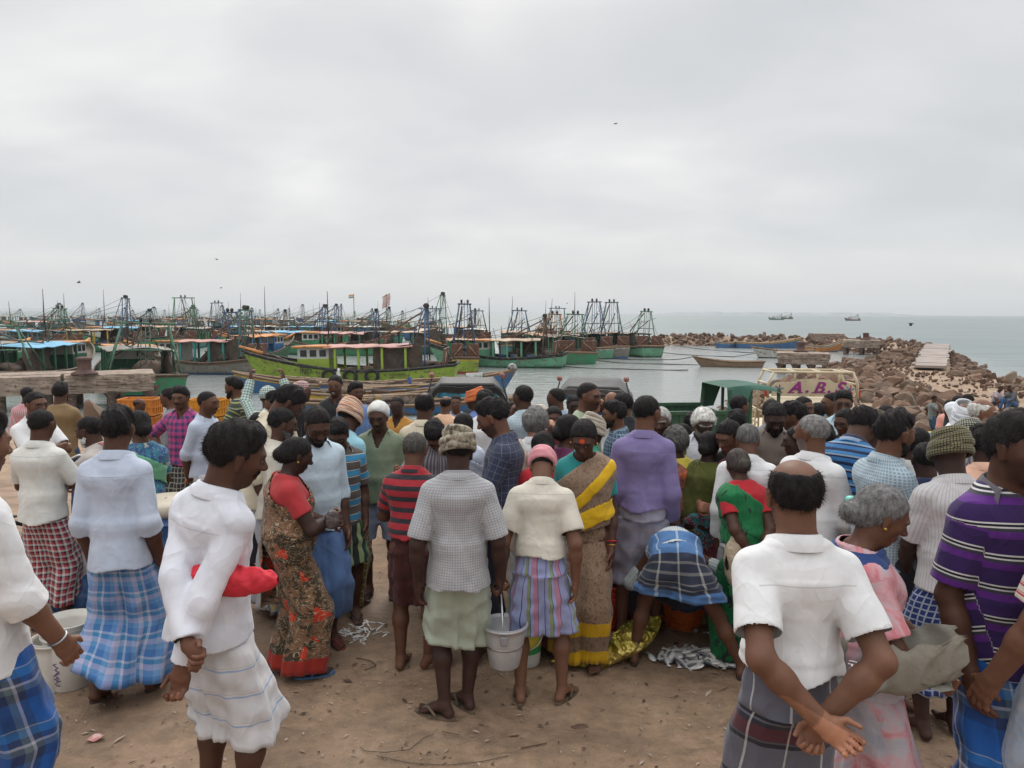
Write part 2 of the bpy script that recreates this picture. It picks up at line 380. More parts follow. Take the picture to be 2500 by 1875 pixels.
while n_g < 2600:           # small stones over the track and between the boulders
    x, y = r.uniform(8, 52), r.uniform(19, 90)
    if poly_dist(np.array([x]), np.array([y]), LAND)[0] < .5 or in_slab(x, y) < 1.2: continue
    s = r.uniform(.05, .26) * (.6 + y / 60); SV.append(V0 * s * r.uniform(.6, 1.3, 3) @ np.array(Euler((r.uniform(0, 6), 0, r.uniform(0, 6))).to_matrix()).T + [x, y, g(x, y) + s * .15]); SF.append(F0 + off); off += len(V0); n_g += 1
o = mobj('rubble', np_mesh('rubble', np.concatenate(SV), np.concatenate(SF), m_rock, False)); tag(o, 'mass of small brown rocks covering the breakwater', 'rubble', None, 'stuff')
print('boulders', len(chosen), 'stuff rocks', len(SV))
# slab path along the breakwater
m_conc = paint((0.33, 0.26, 0.205), (0.20, 0.15, 0.12), 0.9, 1.3, wear=(0.12, 0.075, 0.05), wearamt=0.4, bump=0.5)
mb = MB(); d = SLAB_B - SLAB_A; L = np.linalg.norm(d); u = d / L; ang = math.atan2(u[1], u[0]); k = 0; s = 0.0
while s < L - 1:
    w = 1.9 + 0.5 * (s / L); ln = 1.55; c = SLAB_A + u * (s + ln / 2)
    mb.box((c[0] + r.uniform(-.12, .12), c[1], -1.08 + r.uniform(-.012, .012)), (ln - 0.04, w + r.uniform(-.15, .15), 0.16), Euler((r.uniform(-.01, .01), r.uniform(-.01, .01), ang + r.uniform(-.02, .02)))); s += ln
mb.build('footpath', paint((0.33, 0.28, 0.25), (0.24, 0.20, 0.18), 0.9, 0.8, bump=0.3))['kind'] = 'structure'
# ---------------------------------------------------------------- ruined concrete piers
def rough_box(mb, c, sz, rz, seed, amt=0.05, n=6):
    """a box whose faces are eaten away"""
    r = np.random.default_rng(seed); bm = bmesh.new(); bmesh.ops.create_cube(bm, size=1.0); bmesh.ops.subdivide_edges(bm, edges=bm.edges[:], cuts=n, use_grid_fill=True)
    V = np.array([v.co for v in bm.verts]) * sz; Fs = [[v.index for v in f.verts] for f in bm.faces]; bm.free()
    nn = wob(V[:, 0] * 2 + V[:, 2], V[:, 1] * 2 - V[:, 2] * 1.7, 2.6, seed); V = V * (1 - amt * np.abs(nn)[:, None]) + amt * .35 * r.normal(size=V.shape) * np.minimum(np.array(sz), .5)
    R = np.array(Euler((0, 0, rz)).to_matrix()); return mb.add(V @ R.T + np.array(c), Fs, 0, False)
def pier(px, pyfoot, width, depth, top, label, rz=0.0, cols=3, bollard=0.5, seed=1, bolrow=0.0):
    p = at_z(px, pyfoot, SEA_Z); e = empty('ruined_pier', (p[0], p[1] + depth / 2, SEA_Z), rz); tag(e, label, 'pier')
    H = top - SEA_Z; mb = MB(); rough_box(mb, (0, 0, H - 0.28), (width, depth, 0.52), 0, seed, 0.06, 9)
    rough_box(mb, (0, -depth / 2 + 0.35, H - 0.72), (width * 0.96, 0.6, 0.5), 0, seed + 1, 0.09, 9); rough_box(mb, (0, depth / 2 - 0.35, H - 0.72), (width * 0.94, 0.6, 0.5), 0, seed + 2, 0.09, 7)
    mb.build('deck', m_conc, e)
    for i in range(cols):
        for j in (-1, 1):
            x = -width / 2 + 0.3 + i * (width - 0.6) / (cols - 1) + (0.25 if j > 0 else 0); pm = MB()
            pm.lathe([(0.24, -0.8), (0.23, 0.2), (0.22, H - 1.25), (0.42, H - 0.93)], (x, j * (depth / 2 - 0.4), 0), 8); pm.build('post', paint((0.15, 0.10, 0.08), (0.07, 0.045, 0.04), 0.85, 2.0, wear=(0.3, 0.2, 0.14), wearamt=0.35, bump=0.4), e)
    if bollard is not None:
        bm_ = MB().lathe([(0.62, 0), (0.6, 0.1), (0.36, 0.2), (0.33, 0.3), (0.33, 0.72), (0.38, 0.76), (0.36, 0.86), (0.2, 0.9)], (bollard * width / 2, bolrow, H), 20, capt=True)
        bm_.build('bollard', paint((0.13, 0.07, 0.055), (0.07, 0.04, 0.035), 0.8, 3, bump=0.4), e)
    return e
pier(1978, 914, 4.25, 3.4, -1.02, 'ruined concrete pier on four dark piles at the boulder edge, behind the cream truck', -0.36, 4, -0.1, 21, 0.8)
pier(2118, 867, 4.3, 3.6, -0.95, 'farther ruined concrete pier with a small person sitting on its deck', -0.42, 3, 0.22, 31)
pl = pier(232, 998, 4.2, 3.2, -1.02, 'weathered concrete pier carrying a rusty bollard behind the waiting men', 0.50, 3, -0.55, 41, -1.3)
pm = MB(); rough_box(pm, (-3.8, -0.6, 1.3), (3.2, 2.2, 0.9), 0, 51, 0.04, 8); rough_box(pm, (-3.4, 0.8, 1.62), (3.6, 2.0, 0.3), 0, 52, 0.03, 8); pm.build('side_slab', m_conc, pl)
for xx in (-4.9, -2.9): MB().lathe([(0.3, -0.8), (0.28, 0.9)], (xx, -0.6, 0), 8).build('post', m_conc, pl)
# large rounded rock standing before the pier
V, Fs = rock_mesh(300, 3); o = mobj('boulder', np_mesh('boulder', V * [1.0, 0.8, 1.35], Fs, m_rock, True)); p = at_d(232, 1000, 23); o.location = (p[0], p[1], g(p[0], p[1]) + .6); o.scale = (.95, .95, 1.0)
tag(o, 'large rounded tan rock standing before the concrete pier', 'boulder')
# concrete block on the far arm, and timber
o = rough_box(MB(), (0, 0, 0), (4.2, 3, 2.0), 0.2, 61, 0.05).build('concrete_block', m_conc, loc=tuple(at_d(2017, 830, 112))); tag(o, 'small square concrete block on the far rock arm', 'block')
# ================================================================ boats
def pt(c, c2=None, wear=(0.16, 0.10, 0.07), amt=.33, sc=1.1, rough=.65): return paint(c, c2, rough, sc, wear=wear, wearamt=amt, bump=.25)
CB = dict(green=(.045, .26, .12), lime=(.30, .42, .05), teal=(.04, .23, .20), blue=(.04, .15, .33), sky=(.16, .42, .62), navy=(.012, .02, .05), dark=(.02, .022, .02), white=(.55, .55, .5), grey=(.22, .21, .18),
          orange=(.55, .22, .05), yellow=(.55, .36, .04), pink=(.50, .26, .22), rust=(.15, .06, .035), wood=(.26, .17, .10), mint=(.13, .36, .22), brown=(.13, .085, .055), dkgreen=(.02, .12, .06), red=(.35, .05, .03), tan=(.42, .30, .2))
def cm(n, amt=.40): return pt(CB[n], amt=amt)
m_net = paint((.06, .055, .045), (.12, .07, .05), .95, 3.0, wear=(.03, .075, .055), wearamt=.3, bump=.9, bscale=14)
m_glass = paint((.02, .03, .04), None, .15, 1, bump=0)
def hull(root, L, B, cols, sheer=(1.25, .85, 2.3), draft=.6, name='hull', transom=.82, bowp=2.2, n=26, rake=1.6, full=.42, railc='dark', deckc='brown', inner=.3):
    """stern at -L/2, bow at +L/2; returns sheer(s), half-beam(s)"""
    zs = lambda s: sheer[1] + (sheer[0] - sheer[1]) * max(0, 1 - s / .45) ** 2 + (sheer[2] - sheer[1]) * max(0, (s - .35) / .65) ** 2.1
    bm_ = lambda s: B / 2 * ((transom + (1 - transom) * math.sin(min(1, s / .4) * math.pi / 2)) if s < .4 else max(.02, (1 - ((s - .4) / .6) ** bowp) ** .8))
    rows = [(0, -draft), (.45, -draft * .9), (.80, -.12), (.90, .10), (.93, .30), (.95, .55), (.975, .80), (.99, .90), (1.0, 1.0)]
    G = []
    for i in range(n + 1):
        s = i / n; x0 = (s - .5) * L; z1, hb = zs(s), bm_(s); col = []
        for side in (-1, 1):
            part = []
            for (f, zf) in rows:
                z = zf if zf <= 0 else zf * z1; k = max(0, (z + draft) / (z1 + draft)); flare = 1 if s < .5 else 1 - (s - .5) * .55 * (1 - k); x = x0 + rake * (k - .35) * max(0, (s - .55) / .45) ** 2 - .35 * k * max(0, 1 - s / .08)
                part.append((x, side * hb * f * flare, z))
            col.append(part)
        G.append(col[0][::-1] + col[1])
    mb = MB(); G = np.array(G); a, b = G.shape[:2]; mb.v.append(G.reshape(-1, 3)); mb.n = a * b
    nr = len(rows); band = [0, 0, 0, 0, 1, 1, 2, 2]   # bottom, topside, stripe
    for i in range(a - 1):
        for j in range(b - 1):
            rr = min(j, b - 2 - j); rr = rr if j < nr - 1 else b - 2 - j; jj = (nr - 2 - j) if j < nr - 1 else (j - nr)
            if j == nr - 1: continue
            mi = [0, 0, 0, 1, 1, 1, 2, 3][max(0, min(7, jj))]; mb.f.append((i * b + j, i * b + j + 1, (i + 1) * b + j + 1, (i + 1) * b + j)); mb.m.append(mi); mb.sm.append(True)
    for j in range(nr - 1): mb.f.append((j, j + 1, b - 2 - j, b - 1 - j)[::-1]); mb.m.append([3, 2, 1, 1, 1, 0, 0, 0][j]); mb.sm.append(False)
    mb.build(name, [cm(c) for c in cols], root)
    D = []
    for i in range(n + 1): s = i / n; z = zs(s) - inner; hb = bm_(s) * .93; x = (s - .5) * L + rake * .5 * max(0, (s - .55) / .45) ** 2 ; D.append([(x, -hb, z), (x, hb, z)])
    D[0] = [(D[0][0][0] + .02, D[0][0][1], D[0][0][2]), (D[0][1][0] + .02, D[0][1][1], D[0][1][2])]
    MB().grid(D, smooth=False).build('deck', cm(deckc), root)
    for side in (-1, 1):
        P = [(G[i, 0 if side < 0 else -1, 0], G[i, 0 if side < 0 else -1, 1], G[i, 0, 2] + .03) for i in range(n + 1)]; MB().tube(P, .075, 6).build('gunwale', cm(railc), root)
    MB().tube([G[0, 0] + [0, 0, .03], G[0, -1] + [0, 0, .03]], .085, 6).build('stern_rail', cm(railc), root)
    return zs, bm_
def blob(mb, c, sz, seed, mi=0, amt=.22):
    V, Fs = rock_mesh(seed, 2); mb.add(V * sz * (1 + amt * np.sin(V[:, :1] * 9 + seed)) + np.array(c), [list(f) for f in Fs], mi, True)
NBOAT = 0
def trawler(px, py, yaw, label, L=13.5, B=4.2, hullc='green', bottom='navy', stripe='green', rail='brown', cabin='green', roof='pink', gan='green', ganh=5.6, canopy='sky', mast=6.5, tyres=0, doors=True, detail=1, group='fishing trawlers moored in the harbour', nets=True, cabfwd=.12, wl=SEA_Z, derrick=True, door_c='rust', d=None, canlen=.40, gshape=0, band=None, cabc2='white'):
    """yaw: direction of the bow; 0 = to the right, 90 = away from the camera, 180 = to the left"""
    global NBOAT; NBOAT += 1; r = np.random.default_rng(NBOAT); p = at_z(px, py, wl); e = empty('trawler', tuple(p), rad(yaw)); e.rotation_euler = (rad(r.uniform(-2, 2)), rad(r.uniform(-1.5, 1)), rad(yaw)); tag(e, label, 'boat', group)
    zs, hb = hull(e, L, B, (bottom, hullc, stripe, rail), n=22 if detail else 12, railc=rail)
    zd = lambda s: zs(s) - .3
    # wheelhouse
    s0 = .5 + cabfwd; cw, cl, ch = B * .58, L * .16, 1.75; cx = (s0 - .5) * L + cl / 2; z0 = zd(s0); mb = MB()
    mb.box((cx, 0, z0 + ch * .28), (cl, cw, ch * .56), bev=.02); cab = mb.build('wheelhouse', cm(cabin, .25), e)
    mb = MB(); mb.box((cx, 0, z0 + ch * .78), (cl - .06, cw - .06, ch * .44)); mb.build('window_band', cm(cabc2, .2), cab)
    if detail:
        for q in range(3):
            for sd in (-1, 1): MB().box((cx + (q - 1) * cl * .30, sd * (cw / 2 - .02), z0 + ch * .78), (cl * .2, .05, ch * .26)).build('window', m_glass, cab)
        for q in range(3): MB().box((cx + cl / 2 - .02, (q - 1) * cw * .3, z0 + ch * .78), (.05, cw * .2, ch * .26)).build('window', m_glass, cab)
    mb = MB(); mb.box((cx + .1, 0, z0 + ch + .07), (cl + .5, cw + .45, .14), bev=.03); mb.build('cabin_roof', cm('orange' if roof == 'pink' else roof), cab)
    # long canopy aft on posts
    xa, xb = cx - cl / 2, cx - cl / 2 - L * canlen; cz = z0 + ch + .02; m_can = cm(canopy, .22); G = []
    for i in range(9):
        x = xa + .3 + (xb - xa - .3) * i / 8; G.append([(x, y * B * .40, cz + .16 * (1 - y * y) + .05 * math.sin(i * 2.1 + y * 3 + NBOAT)) for y in np.linspace(-1, 1, 7)])
    G = np.array(G); mb = MB().grid(G).grid(G - [0, 0, .06], flip=True); mb.tube(G[:, 0], .05, 5).tube(G[:, -1], .05, 5); mb.build('canopy', m_can, e)
    for i in range(4):
        x = xa + (xb - xa) * (i + .3) / 3.6
        for sd in (-1, 1): MB().box((x, sd * B * .37, (zd(.4) + cz) / 2), (.16 if detail else .2, .12, cz - zd(.4))).build('canopy_post', cm(gan if cabin == 'white' else cabin, .25), e)
    # gallows at the stern
    gx = -L * .5 + L * .13; gz = 3.4 + (ganh - 3.4) * .60; gm = pt(tuple(x * .62 + .015 for x in CB[gan]), wear=(.10, .06, .045), amt=.45); mb = MB(); tw_ = B * .17 if gshape == 0 else B * .26
    for sd in (-1, 1):
        mb.tube([(gx, sd * B * .43, zd(.15)), (gx, sd * tw_, gz)], .062, 6); mb.tube([(gx + 1.7, sd * B * .40, zd(.3) + .6), (gx + .1, sd * tw_, gz - .05)], .045, 5)
    mb.tube([(gx, -tw_ * 1.3, gz), (gx, tw_ * 1.3, gz)], .07, 6); mb.tube([(gx, -B * .3, gz * .62), (gx, B * .3, gz * .62)], .045, 6)
    for k in range(3): mb.tube([(gx, (k - 1) * .22, gz), (gx + .15 * (k - 1), (k - 1) * .3, zd(.15) + .4)], .025, 5)
    gg = mb.build('gallows', gm, e)
    for sd in (-1, 1): MB().lathe([(.10, -.08), (.19, -.05), (.12, 0), (.19, .05), (.10, .08)], (gx, sd * .26, gz + .22), 10, rot=Euler((rad(90), 0, 0)), capt=True).build('pulley', cm('dark'), gg)
    if derrick:
        mb = MB(); mb.tube([(gx + .2, .2, gz - .2), (gx + L * .27, .3, cz + .35)], .07, 6); mb.tube([(gx + .1, -.4, gz * .8), (gx + L * .33, -.8, cz + .2)], .055, 5); mb.build('derrick', cm('brown'), e)
    mb = MB(); rig = [((gx, 0, gz + .2), (cx, 0, cz + .6)), ((gx, .2, gz + .2), (-L / 2 - .1, B * .3, zs(0) + .1)), ((gx, -.2, gz + .2), (-L / 2 - .1, -B * .35, zs(0) + .1))]
    for a_, b_ in rig: mb.tube([a_, ((a_[0] + b_[0]) / 2, (a_[1] + b_[1]) / 2, (a_[2] + b_[2]) / 2 - .12), b_], .018, 4)
    for q in range(5):       # stays, aerials and leaning spars
        x_ = cx - L * r.uniform(.0, .42); mb.tube([(x_, r.uniform(-1, 1) * B * .3, cz - .4), (x_ + r.uniform(-.8, .8), r.uniform(-1, 1) * B * .35, cz + r.uniform(.5, 1.9))], r.uniform(.02, .05), 4)
    for q in range(2): y_ = r.uniform(-1, 1) * B * .3; mb.tube([(gx - .5, y_, gz * r.uniform(.6, .95)), (cx + L * r.uniform(.05, .25), y_ * .3, cz + .1)], .022, 4)
    mb.build('rigging', cm('dark'), e)
    if mast:
        mz = cz + mast - 3; MB().tube([(cx - cl * .4, .2, z0), (cx - cl * .4, .25, mz * .72), (cx - cl * .4, .2, mz)], [.06, .045, .02], 6).build('mast', cm('dark'), e)
    if doors:
        for sd in (-1, 1):
            mb = MB(); mb.box((-L / 2 + .5, sd * B * .26, zs(0) + .52), (.12, B * .36, 1.25), Euler((0, -.12, 0)), bev=.02); mb.build('trawl_door', cm(door_c, .4), e)
            if detail: MB().tube([(-L / 2 + .42, sd * B * .38, zs(0) + .1), (-L / 2 + .4, sd * B * .12, zs(0) + .95)], .04, 5).build('door_brace', cm('tan'), e)
    if nets:
        mb = MB()
        for q in range(7 if detail else 4): blob(mb, (-L * .5 + 1.2 + q * .55 * (7 / (7 if detail else 4)), r.uniform(-.9, .9), zd(.15) + r.uniform(.35, .7)), (r.uniform(.8, 1.3), r.uniform(.9, 1.5), r.uniform(.8, 1.5)), int(r.integers(1, 99)))
        mb.build('fishing_net', m_net, e)
        mb = MB(); x0_, x1_ = gx + .2, gx + L * .26; G = []
        for i in range(10):
            u = i / 9; G.append([(x0_ + (x1_ - x0_) * u, B * .30 * (1 if NBOAT % 2 else -1) + .12 * math.sin(i * 1.9 + q * .8), (cz - .1 + (gz * .45 - cz * .5) * .35 * (1 - u)) * (1 - q / 7) + (zs(.3) + .1) * (q / 7)) for q in range(8)])
        mb.grid(G); mb.build('hanging_net', m_net, e)
    for q in range(7 if detail else 3): MB().box((xa - r.uniform(.3, L * canlen), r.uniform(-1, 1) * B * .3, zd(.4) + .3), (r.uniform(.3, .9), r.uniform(.3, .8), r.uniform(.4, .9)), Euler((0, 0, r.uniform(0, 3)))).build('deck_crate', cm(['blue', 'grey', 'wood', 'teal'][(NBOAT + q // 3) % 4]), e)
    for k in range(tyres):
        s = .42 + .085 * k; T = []; mb = MB(); y = -hb(s) - .08; ang = np.linspace(0, 2 * math.pi, 17)[:-1]; P = [((s - .5) * L + .40 * math.cos(a), y, zs(s) * .55 + .40 * math.sin(a)) for a in ang]; mb.tube(P, .12, 8, closed=True)
        mb.build('tyre', paint((.02, .02, .02), None, .85, 3), e)
    if detail: MB().tube([(L * .47, 0, zs(1.0) - .2), (L * .5 + 1.25, 0, zs(1.0) + .32)], [.16, .10], 6).build('stem_head', cm('orange'), e)
    return e, zs, hb, (gx, cz, cx, cl, z0, ch, cw)
def text_obj(body, size, mat, parent, loc, rot, name='lettering', ext=.004, align='CENTER', shear=0.0, bold=0.0, sx=1.0):
    c = bpy.data.curves.new(name, 'FONT'); c.body = body; c.size = size; c.extrude = ext; c.align_x = align; c.align_y = 'CENTER'; c.shear = shear; c.offset = bold
    o = bpy.data.objects.new(name, c); c.materials.append(mat); COL.objects.link(o); bpy.context.view_layer.update(); me = bpy.data.meshes.new_from_object(o.evaluated_get(bpy.context.evaluated_depsgraph_get())); bpy.data.objects.remove(o)
    if len(me.materials) == 0: me.materials.append(mat)
    o = bpy.data.objects.new(name, me); o.location = loc; o.rotation_euler = rot; o.scale = (sx, 1, 1); link(o, parent); return o
def canoe(px, py, yaw, label, L=9, B=1.9, cols=('blue', 'blue', 'yellow', 'wood'), sheer=(1.3, .65, 1.7), wl=SEA_Z, group='open wooden boats', stuff=True, rail='wood', d=None):
    global NBOAT; NBOAT += 1; p = at_z(px, py, wl); e = empty('wooden_boat', tuple(p), rad(yaw)); tag(e, label, 'boat', group); r = np.random.default_rng(NBOAT)
    zs, hb = hull(e, L, B, cols, sheer, .35, transom=.45, bowp=1.7, rake=1.1, railc=rail, deckc='wood', inner=.45, n=20)
    if stuff:
        for k in range(4): s = .2 + .18 * k; MB().box(((s - .5) * L, 0, zs(s) - .12), (.22, hb(s) * 1.9, .07)).build('thwart', cm('wood'), e)
        mb = MB(); mb.tube([(-L * .35, .2, .75), (L * .28, -.1, 1.05)], .05, 6); mb.tube([(-L * .3, -.2, .7), (L * .2, .25, .95)], .045, 6); mb.build('pole', cm('tan'), e)
        mb = MB(); 
        for q in range(5): blob(mb, (r.uniform(-.3, .25) * L, 0, .65), (1.0, .9, .6), int(r.integers(1, 99)))
        mb.build('fishing_net', m_net, e)
    return e, zs, hb
# --- the near boats ------------------------------------------------------
e, zs, hb, G_ = trawler(868, 931, 180, 'lime green trawler lying broadside with orange bow, tyres and pink cabin roof', L=14.2, B=4.2, hullc='lime', bottom='navy', stripe='lime', rail='dark', cabin='lime', roof='pink', gan='blue', ganh=6.4, canopy='pink', mast=7.0, tyres=0, nets=True, cabfwd=.11, canlen=.42)
for k, x in enumerate((.4, -1.1, -2.6)):      # tyres on the side towards the quay (local +y faces the camera when the bow points left)
    s = x / 14.2 + .5; a_ = np.linspace(0, 2 * math.pi, 17)[:-1]; MB().tube([(x + 1.0 + .42 * math.cos(a), hb(s) + .06, zs(s) * .62 + .42 * math.sin(a)) for a in a_], .12, 8, closed=True).build('tyre', paint((.02, .02, .02), None, .85, 3), e)
text_obj('IND-TN', .5, cm('dark'), e, (2.7, hb(.69) * .975, .86), (rad(86), 0, rad(180 - 6)))
text_obj('KAVUNNI', .26, cm('dark'), e, (-3.4, hb(.3) * .985, .62), (rad(88), 0, rad(180)))
MB().tube([(6.0, 0, 2.0), (3.5, 1.7, 1.22), (0, 2.12, .95), (-4, 2.0, 1.0), (-7.0, 1.75, 1.28)], .06, 6).build('rub_rail', cm('dark'), e)
trawler(95, 930, 96, 'green stern-on trawler with blue canopy behind the rusty bollard pier', L=14, B=5.7, hullc='green', stripe='green', rail='brown', cabin='dkgreen', gan='mint', ganh=4.5, canopy='sky', mast=7.0, gshape=1, doors=False)
trawler(-40, 926, 100, 'green trawler stern partly outside the picture beside the leftmost pier', L=13, B=5.0, hullc='green', stripe='green', rail='brown', cabin='green', gan='mint', ganh=4.6, canopy='grey', mast=0, gshape=1, doors=False)
e, zs, hb, G_ = trawler(330, 944, 124, 'bright green trawler turning its square stern to the quay, right of the bollard', L=13, B=4.9, hullc='green', bottom='navy', stripe='green', rail='brown', cabin='dkgreen', gan='mint', ganh=4.9, canopy='grey', mast=6.4, gshape=1, doors=False)
trawler(492, 910, 176, 'brown and blue weathered trawler broadside with ragged pink awning on white posts', L=10.5, B=4.0, hullc='grey', bottom='blue', stripe='brown', rail='brown', cabin='white', gan='teal', ganh=6.2, canopy='pink', mast=0, gshape=1)
trawler(628, 882, 70, 'small dark green trawler stern between the ragged-awning boat and the lime boat', L=10, B=4.0, hullc='dkgreen', bottom='dark', stripe='green', rail='brown', cabin='blue', gan='blue', ganh=6, canopy='orange', mast=0)
trawler(1122, 901, 100, 'green trawler stern with yellow rudder post by the lime stern', L=10, B=2.6, hullc='lime', bottom='red', stripe='yellow', rail='brown', cabin='green', gan='blue', ganh=7.2, canopy='tan', mast=0)
trawler(1218, 894, 168, 'mint green trawler with open green deck frame, right of the lime boat', L=12, B=3.8, hullc='mint', bottom='dkgreen', stripe='dark', rail='dark', cabin='mint', gan='brown', ganh=5.2, canopy='tan', mast=7, cabfwd=.05)
trawler(1360, 880, 108, 'larger green trawler stern with rusty doors', L=12, B=4.4, hullc='green', bottom='dark', stripe='green', rail='wood', cabin='green', gan='mint', ganh=6.0, canopy='brown', mast=7)
trawler(1318, 872, 106, 'green trawler stern behind the mint boat, smaller than its neighbour', L=12, B=3.6, hullc='mint', bottom='dark', stripe='green', rail='wood', cabin='green', gan='orange', ganh=6.0, canopy='tan', mast=0)
trawler(1420, 869, 104, 'pale green trawler stern with tall dark blue gallows', L=12, B=3.8, hullc='mint', bottom='dkgreen', stripe='white', rail='wood', cabin='blue', gan='blue', ganh=8.2, canopy='brown', mast=8)
trawler(1466, 868, 100, 'white and green trawler stern with rust streaks and teal gallows', L=12, B=3.7, hullc='grey', bottom='blue', stripe='white', rail='wood', cabin='green', gan='teal', ganh=8.0, canopy='rust', mast=0)
trawler(1530, 866, 112, 'rightmost trawler of the moored fleet, green stern with light green gallows', L=11, B=3.7, hullc='mint', bottom='dkgreen', stripe='dark', rail='wood', cabin='brown', gan='mint', ganh=6.4, canopy='brown', mast=0)
trawler(1255, 862, 96, 'teal trawler behind the mint boat with bright blue gallows', L=12, B=4.2, hullc='teal', bottom='dark', stripe='blue', rail='wood', cabin='teal', gan='blue', ganh=6.6, canopy='tan', mast=7.5)
# --- open boats -------------------------------------------------------------
canoe(800, 962, 172, 'orange and blue wooden boat nearest the waiting crowd, bow to the left', L=11, B=2.0, cols=('blue', 'blue', 'yellow', 'wood'), sheer=(.7, .55, 1.25))
canoe(930, 985, 5, 'yellow-ended wooden boat with black tyre, bow pointing right behind the man in black shirt', L=9.5, B=2.0, cols=('blue', 'yellow', 'yellow', 'wood'), sheer=(.7, .5, 1.1))
e, zs, hb = canoe(1020, 962, 9, 'long blue wooden boat with raised bow and small white name board', L=11, B=2.2, cols=('navy', 'blue', 'blue', 'wood'), sheer=(.7, .6, 1.5))
sb = MB().box((0, 0, 0), (1.1, .04, .55)).build('name_board', paint((.7, .7, .66), None, .6, 2, bump=0), e, loc=(3.4, -.98, 1.1)); sb.rotation_euler = (0, 0, rad(18))
text_obj('கடலம்', .42, cm('dkgreen', .0), sb, (0, -.03, 0), (rad(90), 0, 0)); MB().lathe([(.05, -.2), (.26, -.1), (.3, .05), (.2, .22), (.03, .28)], (5.9, 0, 1.6), 12).build('bow_fender', paint((.03, .03, .03), (.5, .5, .5), .8, 3), e)
canoe(985, 1008, 4, 'green-bottomed wooden boat low in front of the blue boats', L=11, B=2.2, cols=('green', 'blue', 'wood', 'wood'), sheer=(.6, .45, .8))
canoe(1782, 896, 172, 'bare weathered grey rowing boat moored in the open basin', L=5.6, B=1.3, cols=('brown', 'wood', 'wood', 'dark'), sheer=(.55, .5, .95), stuff=False)
canoe(1874, 850, 3, 'long orange and blue canoe moored by the far rock arm', L=9.0, B=1.7, cols=('blue', 'blue', 'yellow', 'orange'), sheer=(.9, .75, 1.6), stuff=False, rail='tan')
canoe(1778, 849, 3, 'small blue boat just left of the orange and blue canoe', L=3.4, B=1.5, cols=('blue', 'blue', 'white', 'wood'), sheer=(.9, .7, .8), stuff=False)
canoe(1912, 874, 178, 'white wooden boat with black waterline between canoe and nearer ruined pier', L=6.0, B=1.6, cols=('dark', 'white', 'white', 'wood'), sheer=(.9, .8, 1.3), stuff=False)
canoe(2008, 859, 10, 'wooden boat with orange bow behind the nearer ruined pier', L=5, B=1.6, cols=('blue', 'orange', 'white', 'white'), sheer=(.9, .7, 1.7), stuff=False)
# --- boats out at sea -------------------------------------------------------
trawler(1895, 781, 184, 'green trawler out at sea, left of the offshore pair', L=12.5, B=3.6, hullc='teal', stripe='green', cabin='white', gan='green', canopy='grey', detail=0, mast=6, ganh=6, group='boats out at sea', nets=False)
trawler(1921, 779, 184, 'darker trawler out at sea overlapping the green one', L=11.5, B=3.6, hullc='dkgreen', stripe='grey', cabin='grey', gan='dkgreen', canopy='grey', detail=0, mast=7, ganh=8, group='boats out at sea')
trawler(2081, 783, 182, 'lone brown trawler out at sea before the low shore', L=11.5, B=3.6, hullc='brown', stripe='grey', cabin='white', gan='grey', canopy='grey', detail=0, mast=7, ganh=6, group='boats out at sea', nets=False)
